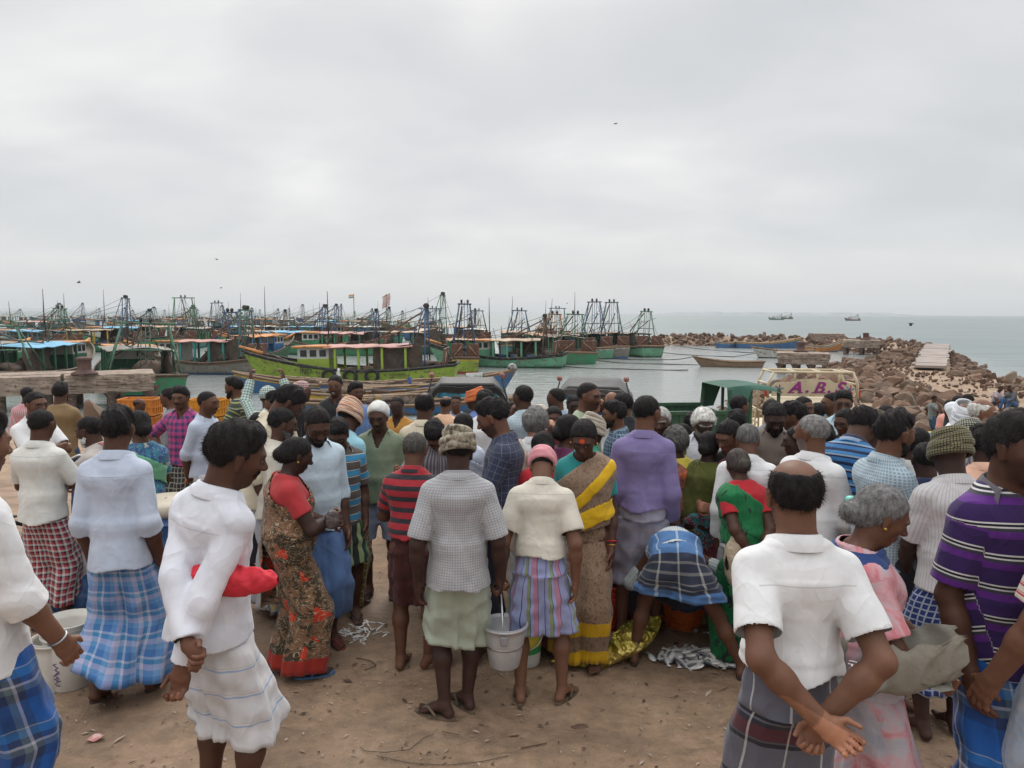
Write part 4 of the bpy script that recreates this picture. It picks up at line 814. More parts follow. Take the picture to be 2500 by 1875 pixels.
def body_prims(P, K, fine):
    S = []; A = S.append; wide = P.get('wide', 1.0); fat = P.get('fat', 1.0); Rp, R1, R2 = K['Rp'], K['R1'], K['R2']; X = np.array([1.0, 0, 0])
    A(Prim(K['pel'], K['pel'], (.080 * wide, .058), rz=.060, xd=Rp @ X, k=.03, zd=Rp @ [0, 0, 1])); A(Prim(K['waist'], K['waist'], (.070 * wide * fat, .052 * fat), rz=.07, xd=R1 @ X, k=.04, zd=R1 @ [0, 0, 1]))
    A(Prim(K['chest'], K['chest'], (.082 * wide, .058), rz=.085, xd=R2 @ X, k=.04, zd=R2 @ [0, 0, 1]))
    sl, sr = K['sh']['L'][0], K['sh']['R'][0]; A(Prim(sl + (sr - sl) * .08 - R2 @ [0, 0, .012], sr + (sl - sr) * .08 - R2 @ [0, 0, .012], .033, k=.03))
    hs = K['hs']; nb = K['neck'] - R2 @ [0, 0, .03]; A(Prim(nb, headp(K, (0, -.10, -.10)), .038 * (.9 if P.get('fem') else 1), .0350 * (.86 if P.get('fem') else 1), k=.022))
    A(Prim(K['neck'] + R2 @ [-.034, -.010, -.004], K['neck'] + R2 @ [-.075, -.006, -.034], .020, k=.03)); A(Prim(K['neck'] + R2 @ [.034, -.010, -.004], K['neck'] + R2 @ [.075, -.006, -.034], .020, k=.03))
    Rh = K['Rh']; hx, hz = Rh @ X, Rh @ [0, 0, 1.0]
    def E(c, r, k=.012, neg=False): A(Prim(headp(K, c), headp(K, c), (r[0] * hs, r[1] * hs), rz=r[2] * hs, xd=hx, k=k * 1.0, neg=neg, zd=hz))
    E((0, -.06, .15), (.325, .41, .345)); E((0, .10, -.17), (.245, .25, .27), .02); E((0, .16, .02), (.26, .24, .26), .02); E((0, .25, -.36), (.11, .10, .09), .02)
    if fine < 2:
        for s in (-1, 1):
            E((s * .165, .25, -.045), (.10, .10, .09), .012); E((s * .14, .412, .045), (.080, .050, .045), .010, True)
        E((0, .355, .125), (.22, .06, .045), .012)
        A(Prim(headp(K, (0, .375, .07)), headp(K, (0, .475, -.085)), .034 * hs, .058 * hs, k=.008))
        for s in (-1, 1): E((s * .055, .425, -.105), (.042, .05, .035), .005)
        E((0, .372, -.215), (.105, .045, .030), .005); E((0, .362, -.270), (.088, .045, .034), .005)
        for s in (-1, 1): A(Prim(headp(K, (s * .335, -.02, .06)), headp(K, (s * .325, .0, -.10)), (.030 * hs, .080 * hs), (.03 * hs, .05 * hs), rz=.06 * hs, xd=hx, k=.006))
    for key, s in (('L', -1), ('R', 1)):
        S0, e, w, hd, pn, curl = K['sh'][key]; fa = P.get('armk', 1.0) * (.9 if P.get('fem') else 1.0)
        A(Prim(S0, e, .0300 * fa, .0235 * fa, k=.03, tag=1)); A(Prim(e, e + (w - e) * .35, .0235 * fa, .0235 * fa, k=.014, tag=1)); A(Prim(e + (w - e) * .3, w, .0232 * fa, (.0150 * fa, .0180 * fa), k=.014, xd=pn, tag=1))
        side = np.cross(hd, pn); # across the palm
        th = -side if (side @ np.array([0, 1, 0]) < 0) else side   # thumb forward by default
        if abs(pn[1]) > .7: th = np.array([-s, 0, 0.0]) - hd * (np.array([-s, 0, 0.0]) @ hd); th = unit(th) * 1.0; th = -th if False else th
        th = unit(th - hd * th.dot(hd)); H = .106; pl = w + hd * .050 * 1.0
        A(Prim(w, w + hd * .02, (.0115, .0165), (.0115, .0195), k=.010, xd=pn)); A(Prim(w + hd * .018, w + hd * .043, (.0100, .0215), (.0080, .0225), rz=.010, k=.009, xd=pn))
        fr_ = .0049 if fine == 0 else (.0056 if fine == 1 else .0072); spread = (.0168, .0056, -.0056, -.0162); lens = (.041, .046, .043, .034)
        for q, (sp_, ln) in enumerate(zip(spread, lens)):
            root = w + hd * (.046 - abs(sp_) * .12) + th * sp_; cu = curl * (1 + .13 * q) ; d1 = unit(hd * math.cos(cu * .6) + pn * math.sin(cu * .6) + th * sp_ * 4); d2 = unit(hd * math.cos(cu * 1.7) + pn * math.sin(cu * 1.7) + th * sp_ * 2); d3 = unit(hd * math.cos(cu * 2.5) + pn * math.sin(cu * 2.5))
            p1 = root + d1 * ln * .46; p2 = p1 + d2 * ln * .32; p3 = p2 + d3 * ln * .24
            A(Prim(root, p1, fr_ * 1.1, fr_ * 1.02, k=.0022)); A(Prim(p1, p2, fr_ * 1.02, fr_ * .95, k=.002)); A(Prim(p2, p3, fr_ * .95, fr_ * .8, k=.002))
        t0 = w + hd * .012 + th * .013; t1 = t0 + unit(hd * .75 + th * .75 + pn * .25) * .026; t2 = t1 + unit(hd * .95 + th * .25 + pn * .35 * (1 + curl)) * .022
        A(Prim(t0, t1, fr_ * 1.5, fr_ * 1.2, k=.006)); A(Prim(t1, t2, fr_ * 1.2, fr_ * .95, k=.002))
    for key, s in (('L', -1), ('R', 1)):
        hip, knee, ank, out, heel = K['leg'][key]; lk = P.get('legk', 1.0)
        A(Prim(hip, knee, .048 * wide * lk, .0290 * lk, k=.03, tag=2)); A(Prim(knee, knee + (ank - knee) * .33 + np.array([0, -.006, 0]), .0285 * lk, .0300 * lk, k=.02, tag=2)); A(Prim(knee + (ank - knee) * .33 + np.array([0, -.006, 0]), ank, .0300 * lk, .0185, k=.02, tag=2))
        fd = np.array([math.sin(out), math.cos(out), 0]); tilt = math.atan2(heel, .11); up = np.array([0, 0, 1.0])
        hl = ank - fd * .016 + np.array([0, 0, -.025]); toe = ank + fd * .095 + np.array([0, 0, -.031 - heel * 1.0])
        A(Prim(ank, hl, .0185, .019, k=.010)); A(Prim(ank + fd * .01, toe - fd * .02, (.019, .021), (.026, .010), xd=np.cross(fd, up), k=.014))
        if fine < 2:
            sd_ = np.cross(fd, up) * (-s)
            for q in range(5):
                b0 = toe - fd * .030 + sd_ * (.018 - q * .0092); ln = (.040, .036, .032, .028, .023)[q]; rr = (.0078, .0058, .0055, .0052, .005)[q]; A(Prim(b0, b0 + fd * ln + np.array([0, 0, -.002]), rr, rr * .9, k=.003))
        else: A(Prim(toe - fd * .03, toe, (.025, .009), (.02, .008), xd=np.cross(fd, up), k=.01))
    return S
def scale_prims(S, sc):
    for p in S:
        p.a = p.a * sc; p.b = p.b * sc; p.ra = tuple(x * sc for x in p.ra); p.rb = tuple(x * sc for x in p.rb); p.rz *= sc; p.L *= sc; p.k *= sc
    return S
def head_local(K, V, sc): return ((V / sc - K['head']) @ K['Rh']) / K['hs']
def body_mesh(P, K, sc, h, fine):
    prims = scale_prims(body_prims(P, K, fine), sc); lo, shape = grid_for(prims, h); D = sdf(prims, lo, h, shape)
    V, F = surfnet(D, lo, h); skin = np.array(SK[P.get('skin', 'mid')]) * RNG.uniform(.88, 1.12); C = np.tile(skin, (len(V), 1))
    U = V / sc
    for key in ('L', 'R'):       # palms and soles are paler
        S0, e, w, hd, pn, curl = K['sh'][key]; q = U - w; m = (np.linalg.norm(q, axis=1) < .12) & ((q @ hd) > -.01); f = np.clip((q[m] @ pn) / .010 + .2, 0, 1)[:, None]; C[m] = C[m] * (1 + .5 * f) + f * np.array([.02, .008, .005])
        m2 = (np.linalg.norm(q, axis=1) < .13) & ((q @ hd) > .02); C[m2] *= 1.08
        hip, knee, ank, out, heel = K['leg'][key]; m = (U[:, 2] < .012 + heel * .3) & (np.abs(U[:, 0] - ank[0]) < .06); C[m] = C[m] * 1.5 + .02
        C[(U[:, 2] < ank[2] + .02) & (np.linalg.norm(U[:, :2] - ank[:2], axis=1) < .14)] *= 1.12
        q = U - e; m = (np.linalg.norm(q, axis=1) < .02); C[m] *= .82
        q = U - knee; m = (np.linalg.norm(q, axis=1) < .035); C[m] *= .85
    H = head_local(K, V, sc); inh = (np.abs(H) < .62).all(1) & (H[:, 1] > .0)
    def paintc(c, r, col, soft=.35):
        q = np.linalg.norm((H - c) / np.array(r), axis=1); f = np.clip((1 + soft - q) / soft, 0, 1) * inh; C[:] = C * (1 - f[:, None]) + np.array(col) * f[:, None]
    if fine < 3:
        lip = skin * [1.15, .85, .85] + [.012, .0, .0]; paintc((0, .40, -.243), (.10, .10, .048), lip)
        hc = P.get('haircol', BLACK); stub = P.get('stubble', 0 if P.get('fem') else .35)
        if stub: 
            for q_ in ((0, .27, -.37), (.2, .12, -.27), (-.2, .12, -.27)): paintc(q_, (.17, .18, .13), skin * (1 - stub) + np.array(hc) * stub, .6)
        for s in (-1, 1):
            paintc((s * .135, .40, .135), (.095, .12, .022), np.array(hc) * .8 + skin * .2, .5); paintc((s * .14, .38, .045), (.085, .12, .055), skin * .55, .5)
        if P.get('closed') is None and fine >= 1:
            for s in (-1, 1): paintc((s * .14, .38, .04), (.06, .12, .022), (.20, .17, .15), .3); paintc((s * .14, .38, .04), (.025, .12, .024), (.01, .008, .008), .3)
        if P.get('tikka'): paintc((0, .35, .21), (.06, .1, .05), (.55, .06, .01), .3)
        if P.get('smile'): paintc((0, .40, -.243), (.075, .12, .016), (.60, .55, .48), .3)
    me = np_mesh('person', V, F, m_skin, True, col=C); return me
# ---------------------------------------------------------------- hair, beards, head wraps
def hair_obj(P, K, sc, h, root, fine):
    st = P.get('hair', 'short')
    if st in ('none', None): return
    hs = K['hs']; hx, hz = K['Rh'] @ [1.0, 0, 0], K['Rh'] @ [0, 0, 1.0]; S = []; col = P.get('haircol', BLACK); f = P.get('hairvol', 1.0)
    def E(c, r, k=.012, neg=False): S.append(Prim(headp(K, c), headp(K, c), (r[0] * hs, r[1] * hs), rz=r[2] * hs, xd=hx, k=k, neg=neg, zd=hz))
    t_ = {'short': .035, 'crop': .018, 'bald': .022, 'thin': .028, 'bun': .04, 'thick': .048, 'curly': .10, 'recede': .035, 'under': .02}[st] * f
    E((0, -.065, .15), (.325 + t_ * (.55 if st in ('short', 'crop', 'thick', 'thin', 'recede', 'bald') else 1), .41 + t_, .345 + t_ * 1.25))
    if st == 'thick' and not P.get('fem'): E((0, .10, .42 + t_ * .5), (.22, .20, .08 + t_ * .3), .03)
    if st == 'bun': bx = P.get('bunz', -.10); E((0, -.52, bx), (.19, .15, .17), .02); E((0, -.3, -.1), (.26, .2, .2), .03)
    if st == 'curly': E((0, -.1, .05), (.40, .42, .36), .03)
    S = scale_prims(S, sc); lo, shape = grid_for(S, h, .025 * sc); D = sdf(S, lo, h, shape)
    ax = [lo[i] + h * np.arange(shape[i]) for i in range(3)]; G = np.stack(np.meshgrid(*ax, indexing='ij'), -1); H = head_local(K, G, sc)
    seed = P['i']; nz = sines(H, [(19, 7, 5), (5, 17, 9), (31, 11, 13), (9, 37, 21), (47, 29, 33)], [.30, .30, .25, .2, .2], seed)
    amp = {'curly': .045, 'thick': .034, 'short': .022, 'bun': .012, 'crop': .010, 'bald': .018, 'thin': .018, 'recede': .014, 'under': .004}[st]
    D = D + amp * nz * hs * sc
    y, z, x = H[..., 1], H[..., 2], np.abs(H[..., 0]); hl = {'short': .045, 'crop': .03, 'thick': .08, 'curly': .10, 'bun': .07, 'recede': -.06, 'thin': -.02, 'bald': .02, 'under': .05}[st] + P.get('hairline', 0)
    slope = .82 if st != 'recede' else .95
    front = (y - hl - slope * z + .12 * np.clip(z, 0, 1) * (x / .3) ** 2 - .03 * nz) / 1.3      # face side removed
    side = -(z + .02 - .10 * np.exp(-((y + .02) / .09) ** 2) + np.clip((-.07 - y) * 1.4, 0, P.get('nape', .22))) * .9                                     # under the ears removed
    if st in ('bun', 'curly'): side = -(z + .06 + np.clip((-.02 - y) * 1.6, 0, .36)) * .9
    cut = np.maximum(front, side) * hs * sc
    if st == 'bald': cut = np.maximum(cut, -(np.sqrt((x / .285) ** 2 + ((y + .02) / .43) ** 2 + ((z - .52) / .40) ** 2) - 1) * .3 * hs * sc)
    if st == 'thin': cut = np.maximum(cut, -(np.sqrt((x / .17) ** 2 + ((y + .16) / .2) ** 2 + ((z - .52) / .15) ** 2) - 1 + .4 * nz) * .12 * hs * sc)
    D = smax(D, cut.astype(np.float32), .006 * sc)
    V, F = surfnet(D.astype(np.float32), lo, h)
    if len(F) == 0: return
    nb = len(V)
    if fine < 2:           # loose strands
        r = np.random.default_rng(seed); A_, B_, C_ = V[F[:, 0]], V[F[:, 1]], V[F[:, 2]]; n = np.cross(B_ - A_, C_ - A_); n /= np.linalg.norm(n, axis=1)[:, None] + 1e-12
        cnt = 5200 if fine == 0 else 1500; q = r.integers(0, len(F), cnt); p = A_[q] + r.random((cnt, 1)) * (B_[q] - A_[q]) + r.random((cnt, 1)) * (C_[q] - A_[q]) * .7; nn = n[q]
        down = -(K['Rh'] @ [0, .35, 1.0]); dd = nn * r.uniform(.05, .38, (cnt, 1)) + down * r.uniform(.2, .8, (cnt, 1)) + r.normal(size=(cnt, 3)) * .25; dd /= np.linalg.norm(dd, axis=1)[:, None]
        ln = r.uniform(.006, .016, (cnt, 1)) * {'curly': 1.5, 'thick': 1.3, 'bald': 1.3}.get(st, 1.0) * sc / 1.6; sidev = np.cross(dd, nn); sidev /= np.linalg.norm(sidev, axis=1)[:, None] + 1e-9; w_ = (.0009 if fine == 0 else .0017)
        T = np.stack([p - nn * .002 - sidev * w_, p - nn * .002 + sidev * w_, p + dd * ln], 1).reshape(-1, 3); TF = np.arange(len(T)).reshape(-1, 3) + nb
        V = np.concatenate([V, T]); F = [list(f_) for f_ in F] + [list(f_) for f_ in TF]
    o = mobj('hair', np_mesh('hair', V, F if isinstance(F, list) else F, hairmat(col), True), root)
def face_hair(P, K, sc, h, root):
    col = P.get('beardcol', P.get('haircol', BLACK)); hs = K['hs']; hx, hz = K['Rh'] @ [1.0, 0, 0], K['Rh'] @ [0, 0, 1.0]
    if P.get('mous'):
        S = []
        for s in (-1, 1): S.append(Prim(headp(K, (s * .01, .415, -.178)), headp(K, (s * .150, .335, -.222)), (.036 * hs, .030 * hs), (.022 * hs, .018 * hs), xd=hz, k=.002))
        S = scale_prims(S, sc); hh = min(h, .006); lo, sh = grid_for(S, hh, .008); V, F = surfnet(sdf(S, lo, hh, sh), lo, hh); mobj('moustache', np_mesh('moustache', V, F, hairmat(col)), root)
    if P.get('beard'):
        S = []
        def E(c, r, k=.006): S.append(Prim(headp(K, c), headp(K, c), (r[0] * hs, r[1] * hs), rz=r[2] * hs, xd=hx, k=k, zd=hz))
        bl = P['beard']; E((0, .29, -.38 - .03 * bl), (.15, .10, .10 + .04 * bl), .01)
        for s in (-1, 1): E((s * .19, .16, -.28), (.075, .14, .13), .01); E((s * .25, .04, -.14), (.035, .08, .12), .01)
        S = scale_prims(S, sc); lo, sh = grid_for(S, h, .01); D = sdf(S, lo, h, sh); V, F = surfnet(D, lo, h); H = head_local(K, V, sc); V = V + .004 * sines(H, [(40, 20, 30), (20, 45, 50)], [1, 1], P['i'])[:, None] * (K['Rh'] @ [0, 1.0, -.3]) * .6
        mobj('beard', np_mesh('beard', V, F, hairmat(col)), root)
def eyes(P, K, sc, root):
    hs = K['hs']
    for s in (-1, 1):
        c = headp(K, (s * .138, .332, .040)) * sc; r = .058 * hs * sc; V = []; F = []; n, m = 14, 10
        for i in range(m + 1):
            a = math.pi * i / m
            for j in range(n): bb = 2 * math.pi * j / n; V.append((math.sin(a) * math.cos(bb), math.cos(a), math.sin(a) * math.sin(bb)))
        for i in range(m):
            for j in range(n): F.append((i * n + j, i * n + (j + 1) % n, (i + 1) * n + (j + 1) % n, (i + 1) * n + j))
        V = np.array(V); C = np.where((V[:, 1] > .80)[:, None], (.012, .008, .006), (.20, .17, .15)); C[V[:, 2] > .22] = np.array(SK[P.get('skin', 'mid')]) * .8; C[V[:, 2] < -.30] = np.array(SK[P.get('skin', 'mid')]) * .8
        mobj('eye', np_mesh('eye', V * r @ K['Rh'].T + c, F, m_eye, col=C), root)
def turban(P, K, sc, root, mat, style='wrap', seed=0, nb=9):
    """cloth bands wound round the head, each a flattened strip with its own tilt"""
    hs = K['hs'] * sc; r = np.random.default_rng(seed + 5); mb_v = []; mb_f = []; uvs = []; off = 0; n, m = 40, 8
    zlo, zhi = (-.02, .42) if style == 'wrap' else (.0, .36)
    bands = []
    for i in range(nb):
        u = i / (nb - 1); z0 = zlo + (zhi - zlo) * u; shrink = 1 - .55 * max(0, (z0 - .14) / .45) ** 2
        bands.append((z0, (.375 + .03 * (1 - u)) * shrink + r.uniform(-.01, .02), (.465 + .03 * (1 - u)) * shrink + r.uniform(-.01, .02), r.uniform(-.05, .05) + (-.10 if style == 'wrap' else 0), r.uniform(-.06, .06), r.uniform(.05, .075), .9 * (zhi - zlo) / nb + .03))
    for i in range(n):
        a = 2 * math.pi * i / n
        for j in range(9):
            z0 = zlo - .03 + (zhi - zlo + .08) * j / 8; shrink = 1 - .55 * max(0, (z0 - .14) / .45) ** 2; mb_v.append(np.array([.37 * shrink * math.cos(a), .465 * shrink * math.sin(a) - .06, z0 + .02 + (-.10 if style == 'wrap' else 0) * math.sin(a)])); uvs.append((a * .09, z0 * .4))
    for i in range(n):
        for j in range(8): mb_f.append((i * 9 + j, ((i + 1) % n) * 9 + j, ((i + 1) % n) * 9 + j + 1, i * 9 + j + 1))
    off = n * 9
    if style == 'full': bands += [(.50, .12, .16, 0, 0, .1, .08)]
    for (z0, ax_, ay_, tx, ty, rr, hh) in bands:
        V = []; U = []
        for i in range(n):
            a = 2 * math.pi * i / n; cx, cy = math.cos(a), math.sin(a); wob_ = 1 + .015 * math.sin(3 * a + z0 * 30) + .01 * math.sin(7 * a + z0 * 50)
            c = np.array([ax_ * cx * wob_, ay_ * cy * wob_ - .06, z0 + .02 + tx * cy + ty * cx]); nrm = np.array([cx, cy, .25])
            for j in range(m):
                bb = 2 * math.pi * j / m; V.append(c + nrm * rr * .55 * math.cos(bb) + np.array([0, 0, 1.0]) * hh * math.sin(bb)); U.append((a * .4 * .22, z0 * .4 + hh * math.sin(bb) * .22))
        for i in range(n):
            for j in range(m): a_, b_ = i * m + j, i * m + (j + 1) % m; c_, d_ = ((i + 1) % n) * m + (j + 1) % m, ((i + 1) % n) * m + j; mb_f.append((a_ + off, b_ + off, c_ + off, d_ + off))
        mb_v += V; uvs += U; off += len(V)
    V = np.array([headp(K, v_) for v_ in mb_v]) * sc; me = np_mesh('head_wrap', V, mb_f, mat, True, uv=np.array(uvs)); return mobj('head_wrap', me, root)
def headcloth(P, K, sc, h, root, mat, kind):
    """cloth lying over the head: 'cap' snug wrap, 'hood' falling on the shoulders"""
    hs = K['hs']; hx, hz = K['Rh'] @ [1.0, 0, 0], K['Rh'] @ [0, 0, 1.0]; S = []
    def E(c, r, k=.02, neg=False): S.append(Prim(headp(K, c), headp(K, c), (r[0] * hs, r[1] * hs), rz=r[2] * hs, xd=hx, k=k, neg=neg, zd=hz))
    E((0, -.065, .16), (.40, .48, .42))
    if kind == 'hood': S.append(Prim(headp(K, (0, -.15, .1)), K['neck'] + K['R2'] @ [0, -.03, -.02], (.40 * hs, .40 * hs), (.085, .055), xd=K['R2'] @ [1.0, 0, 0], k=.03, rz=.03))
    S = scale_prims(S, sc); lo, shape = grid_for(S, h, .03); D = sdf(S, lo, h, shape); ax = [lo[i] + h * np.arange(shape[i]) for i in range(3)]; G = np.stack(np.meshgrid(*ax, indexing='ij'), -1); H = head_local(K, G, sc)
    nz = sines(H, [(5, 9, 26), (-7, 6, 34), (3, 14, 47)], [.5, .4, .3], P['i']); D = D + .018 * nz * hs * sc
    y, z = H[..., 1], H[..., 2]; cut = (y - .02 - .78 * z) / 1.27 if kind == 'cap' else (y - .17 - .5 * z)
    low = -(z + .02 - .0 * y) if kind == 'cap' else -1.0 + 0 * z; cut = np.maximum(cut, low) * hs * sc; D = smax(D, cut.astype(np.float32), .008)
    V, F = surfnet(D.astype(np.float32), lo, h); H = head_local(K, V, sc); uv = np.stack([np.arctan2(H[:, 0], -H[:, 1]) * .09, H[:, 2] * .22], 1); return mobj('head_cloth', np_mesh('head_cloth', V, F, mat, uv=uv), root)
# ---------------------------------------------------------------- garments
def torso_prims(P, K, e, hem, drop=True, belly=1.0):
    S = []; wide = P.get('wide', 1.0); fat = P.get('fat', 1.0); Rp, R1, R2 = K['Rp'], K['R1'], K['R2']; X = np.array([1.0, 0, 0])
    S.append(Prim(K['waist'], K['waist'], (.070 * wide * fat + e, .052 * fat + e), rz=.08, xd=R1 @ X, k=.05, zd=R1 @ [0, 0, 1])); S.append(Prim(K['chest'], K['chest'], (.080 * wide + e, .058 + e), rz=.088 + e * .5, xd=R2 @ X, k=.04, zd=R2 @ [0, 0, 1]))
    if P.get('fem'):
        for s in (-1, 1): c = K['chest'] + R2 @ [s * .036, .045, .018]; S.append(Prim(c, c, .034 + e * .5, k=.02))
    sl, sr = K['sh']['L'][0], K['sh']['R'][0]; S.append(Prim(sl + (sr - sl) * .10 - R2 @ [0, 0, .014], sr + (sl - sr) * .10 - R2 @ [0, 0, .014], .030 + e * .5, k=.045))
    for s in (-1, 1): S.append(Prim(K['neck'] + R2 @ [s * .026, -.008, -.002], K['neck'] + R2 @ [s * .078, -.006, -.036], .022 + e * .5, k=.04))
    S.append(Prim(K['neck'] + R2 @ [0, -.006, -.062], K['neck'] + R2 @ [0, -.006, -.062], (.086 * wide + e, .054 + e), rz=.045 + e * .5, xd=R2 @ X, k=.05, zd=R2 @ [0, 0, 1]))
    S.append(Prim(K['neck'] + R2 @ [0, -.004, -.045], K['neck'] + R2 @ [0, .002, .004], (.050 + e * .5, .044 + e * .5), (.040 + e * .35, .038 + e * .35), xd=R2 @ X, rz=.01, k=.025))
    if drop:
        lo_ = K['pel'] + Rp @ [0, -.004, hem - .52]; S.append(Prim(K['chest'] - R2 @ [0, 0, .02], K['waist'], (.084 * wide + e, .058 + e), (.084 * wide * max(1, fat * .97) + e, .066 * fat + e), rz=.02, xd=R1 @ X, k=.03)); S.append(Prim(K['waist'], lo_ + Rp @ [0, 0, -.03], (.084 * wide * max(1, fat * .97) + e, .066 * fat + e), (.104 * wide + e, .095 + e), rz=.02, xd=Rp @ X, k=.03))
    return S
def garment(name, P, K, sc, h, root, mat, e=.012, hem=.50, sleeve=.14, neckcut=.040, openneck=True, fold=1.0, drop=True, sl_e=None, vcut=0.0, extra=None, band=None):
    """shirt / blouse: torso + sleeves as one draped shell, cut cleanly at hem, cuffs and neck"""
    T = scale_prims(torso_prims(P, K, e, hem, drop), sc); Rp, R1, R2 = K['Rp'], K['R1'], K['R2']; fa = P.get('armk', 1.0) * (.9 if P.get('fem') else 1.0)
    arms = []
    for key in ('L', 'R'):
        if band is not None or sleeve <= 0: break
        S0, el, w, hd, pn, curl = K['sh'][key]; L1 = np.linalg.norm(el - S0); L2 = np.linalg.norm(w - el); se = (.0062 if sl_e is None else sl_e * .72); sv = sleeve if not isinstance(sleeve, dict) else sleeve[key]
        A_ = [Prim(S0, el, .0310 * fa + se * .8, .0255 * fa + se * 1.1, k=.02, tag=1)] if sv >= L1 * .95 else [Prim(S0, S0 + (el - S0) * (sv + .03) / L1, .0310 * fa + se * .8, .0285 * fa + se * 1.45, k=.02, tag=1)]
        if sv > L1 * .95: A_.append(Prim(el, el + (w - el) * min(1.15, (sv - L1 + .03) / L2), .0262 * fa + se * 1.05, .0210 * fa + se * .95, k=.015, tag=1))
        if sv < L1: o, n = S0 + (el - S0) * sv / L1, unit(el - S0)
        else: o, n = el + (w - el) * (sv - L1) / L2, unit(w - el)
        if P.get('rolled') : A_.append(Prim(o - n * .034, o + n * .01, (.0262 * fa + se * 1.0 + .005), (.026 * fa + se * 1.0 + .005), k=.003, tag=1))
        arms.append((scale_prims(A_, sc), o * sc, n, key))
    allp = T + [p for a in arms for p in a[0]] + ([] if extra is None else scale_prims(extra, sc)); lo, shape = grid_for(allp, h, .02)
    ax = [lo[i] + h * np.arange(shape[i], dtype=np.float32) for i in range(3)]; G = np.stack(np.meshgrid(*ax, indexing='ij'), -1)
    D = sdf(T, lo, h, shape); D0 = D.copy(); hemc = K['pel'] + Rp @ [0, 0, hem - .52]; hz_ = Rp @ [0, 0, 1.0]; hx_ = Rp @ [1.0, 0, 0]
    seed = P['i'] * 3 + 1
    U = G / sc; q = (U - hemc)
    hemw = .006 * np.sin((q @ hx_) * 40 + seed) if drop else 0
    ch = -((q @ hz_) - hemw) * sc; D = np.maximum(D, ch.astype(np.float32)); cuts = [('hem', hemc * sc, hz_)]
    if band is not None:
        if extra is not None: D = sdf([p for p in allp[len(T):]], lo, h, shape, D)
        D0 = D.copy(); D = np.maximum(D, (band(U) * sc).astype(np.float32))
    nc = (K['neck'] + R2 @ [0, .014, .034]) * sc; nr = neckcut * sc
    if openneck:
        dn = nr - np.linalg.norm((G - nc) * [1, 1, .8], axis=-1)
        if vcut > 0: f = ((G / sc - K['neck']) @ R2); vz = np.where(f[..., 1] > .0, (f[..., 2] + vcut) * .5 - np.abs(f[..., 0]) * 1.1, -1) * sc; dn = np.maximum(dn, vz)
        D = np.maximum(D, dn.astype(np.float32))
    D1 = D0.copy()
    for A_, o, n, key in arms:
        Da = sdf(A_, lo, h, shape); D1 = smin(D1, np.maximum(Da, ((G - o) @ n - .022 * sc).astype(np.float32)), .011 * sc); Da = np.maximum(Da, ((G - o) @ n).astype(np.float32)); D = smin(D, Da, .011 * sc)
    # creases: slack cloth above the hem, drag lines from the armpits
    f = (U - K['chest']) @ R1; low = np.clip((-f[..., 2] + .03) / .16, 0, 1)
    cr = lambda q_, ks, am, sd: sum(a_ * (2 * np.abs(np.sin(q_[..., 0] * k_[0] + q_[..., 1] * k_[1] + q_[..., 2] * k_[2] + ph_ + 1.1 * np.sin(q_[..., 2] * 13 + q_[..., 0] * 11 + ph_ * 3))) ** .65 - 1) for k_, a_, ph_ in zip(ks, am, np.random.default_rng(sd).uniform(0, 6.28, len(ks))))
    nz = -(cr(f, [(24, 9, 6), (-19, 14, 12), (36, -18, -9), (14, 9, 26), (-20, 12, 34)], [.6, .55, .4, .22, .18], seed) * (.25 + .75 * low) + cr(f, [(15, 12, 22), (-18, 10, 25)], [.4, .4], seed + 1) * (1 - low * .7))
    D = D + (.0019 * fold * sc * nz).astype(np.float32); D0 = D0 + (.0019 * fold * sc * nz).astype(np.float32); D1 = D1 + (.0019 * fold * sc * nz).astype(np.float32)
    V, F = surfnet(D.astype(np.float32), lo, h)
    if len(F) == 0: return None
    U = V / sc; capv = trilin(D0, lo, h, V) < -1.05 * h; cv1 = trilin(D1, lo, h, V) < -1.05 * h
    for A_, o, n, key in arms: capv |= cv1 & (np.abs((V - o) @ n) < .8 * h) & (np.linalg.norm(V - o, axis=1) < .075 * sc)
    # pattern coordinates along each piece
    ft = (U - K['waist']) @ R1; ang = np.arctan2(ft[:, 0], -ft[:, 1]); uv = np.stack([ang * .085 * sc * 1.05, ft[:, 2] * sc], 1)
    for key in ('L', 'R'):
        if band is not None or sleeve <= 0: break
        S0, el, w, hd, pn, curl = K['sh'][key]
        for a_, b_, o_ in ((S0, el, 0), (el, w, np.linalg.norm(el - S0))):
            d_ = b_ - a_; L_ = np.linalg.norm(d_); dn = d_ / L_; q = U - a_; tt = q @ dn; rr = q - np.outer(tt, dn); rd = np.linalg.norm(rr, axis=1)
            x1 = unit(np.cross(dn, [0, 1, .2])); x2 = np.cross(dn, x1); lat = np.abs((U - K['chest']) @ (R2 @ [1.0, 0, 0])) > .098 * P.get('wide', 1.0)
            m = (rd < .05) & (tt > (.012 if o_ == 0 else -.01)) & (tt < L_ * 1.25) & (lat | (o_ > 0)); uv[m] = np.stack([np.arctan2(rr[m] @ x1, rr[m] @ x2) * .034 * sc, -(tt[m] + o_) * sc + .3], 1)
    V, F, uv = drop_faces(V, F, ~capv, uv); return mobj(name, np_mesh(name, V, F, mat, uv=uv), root)
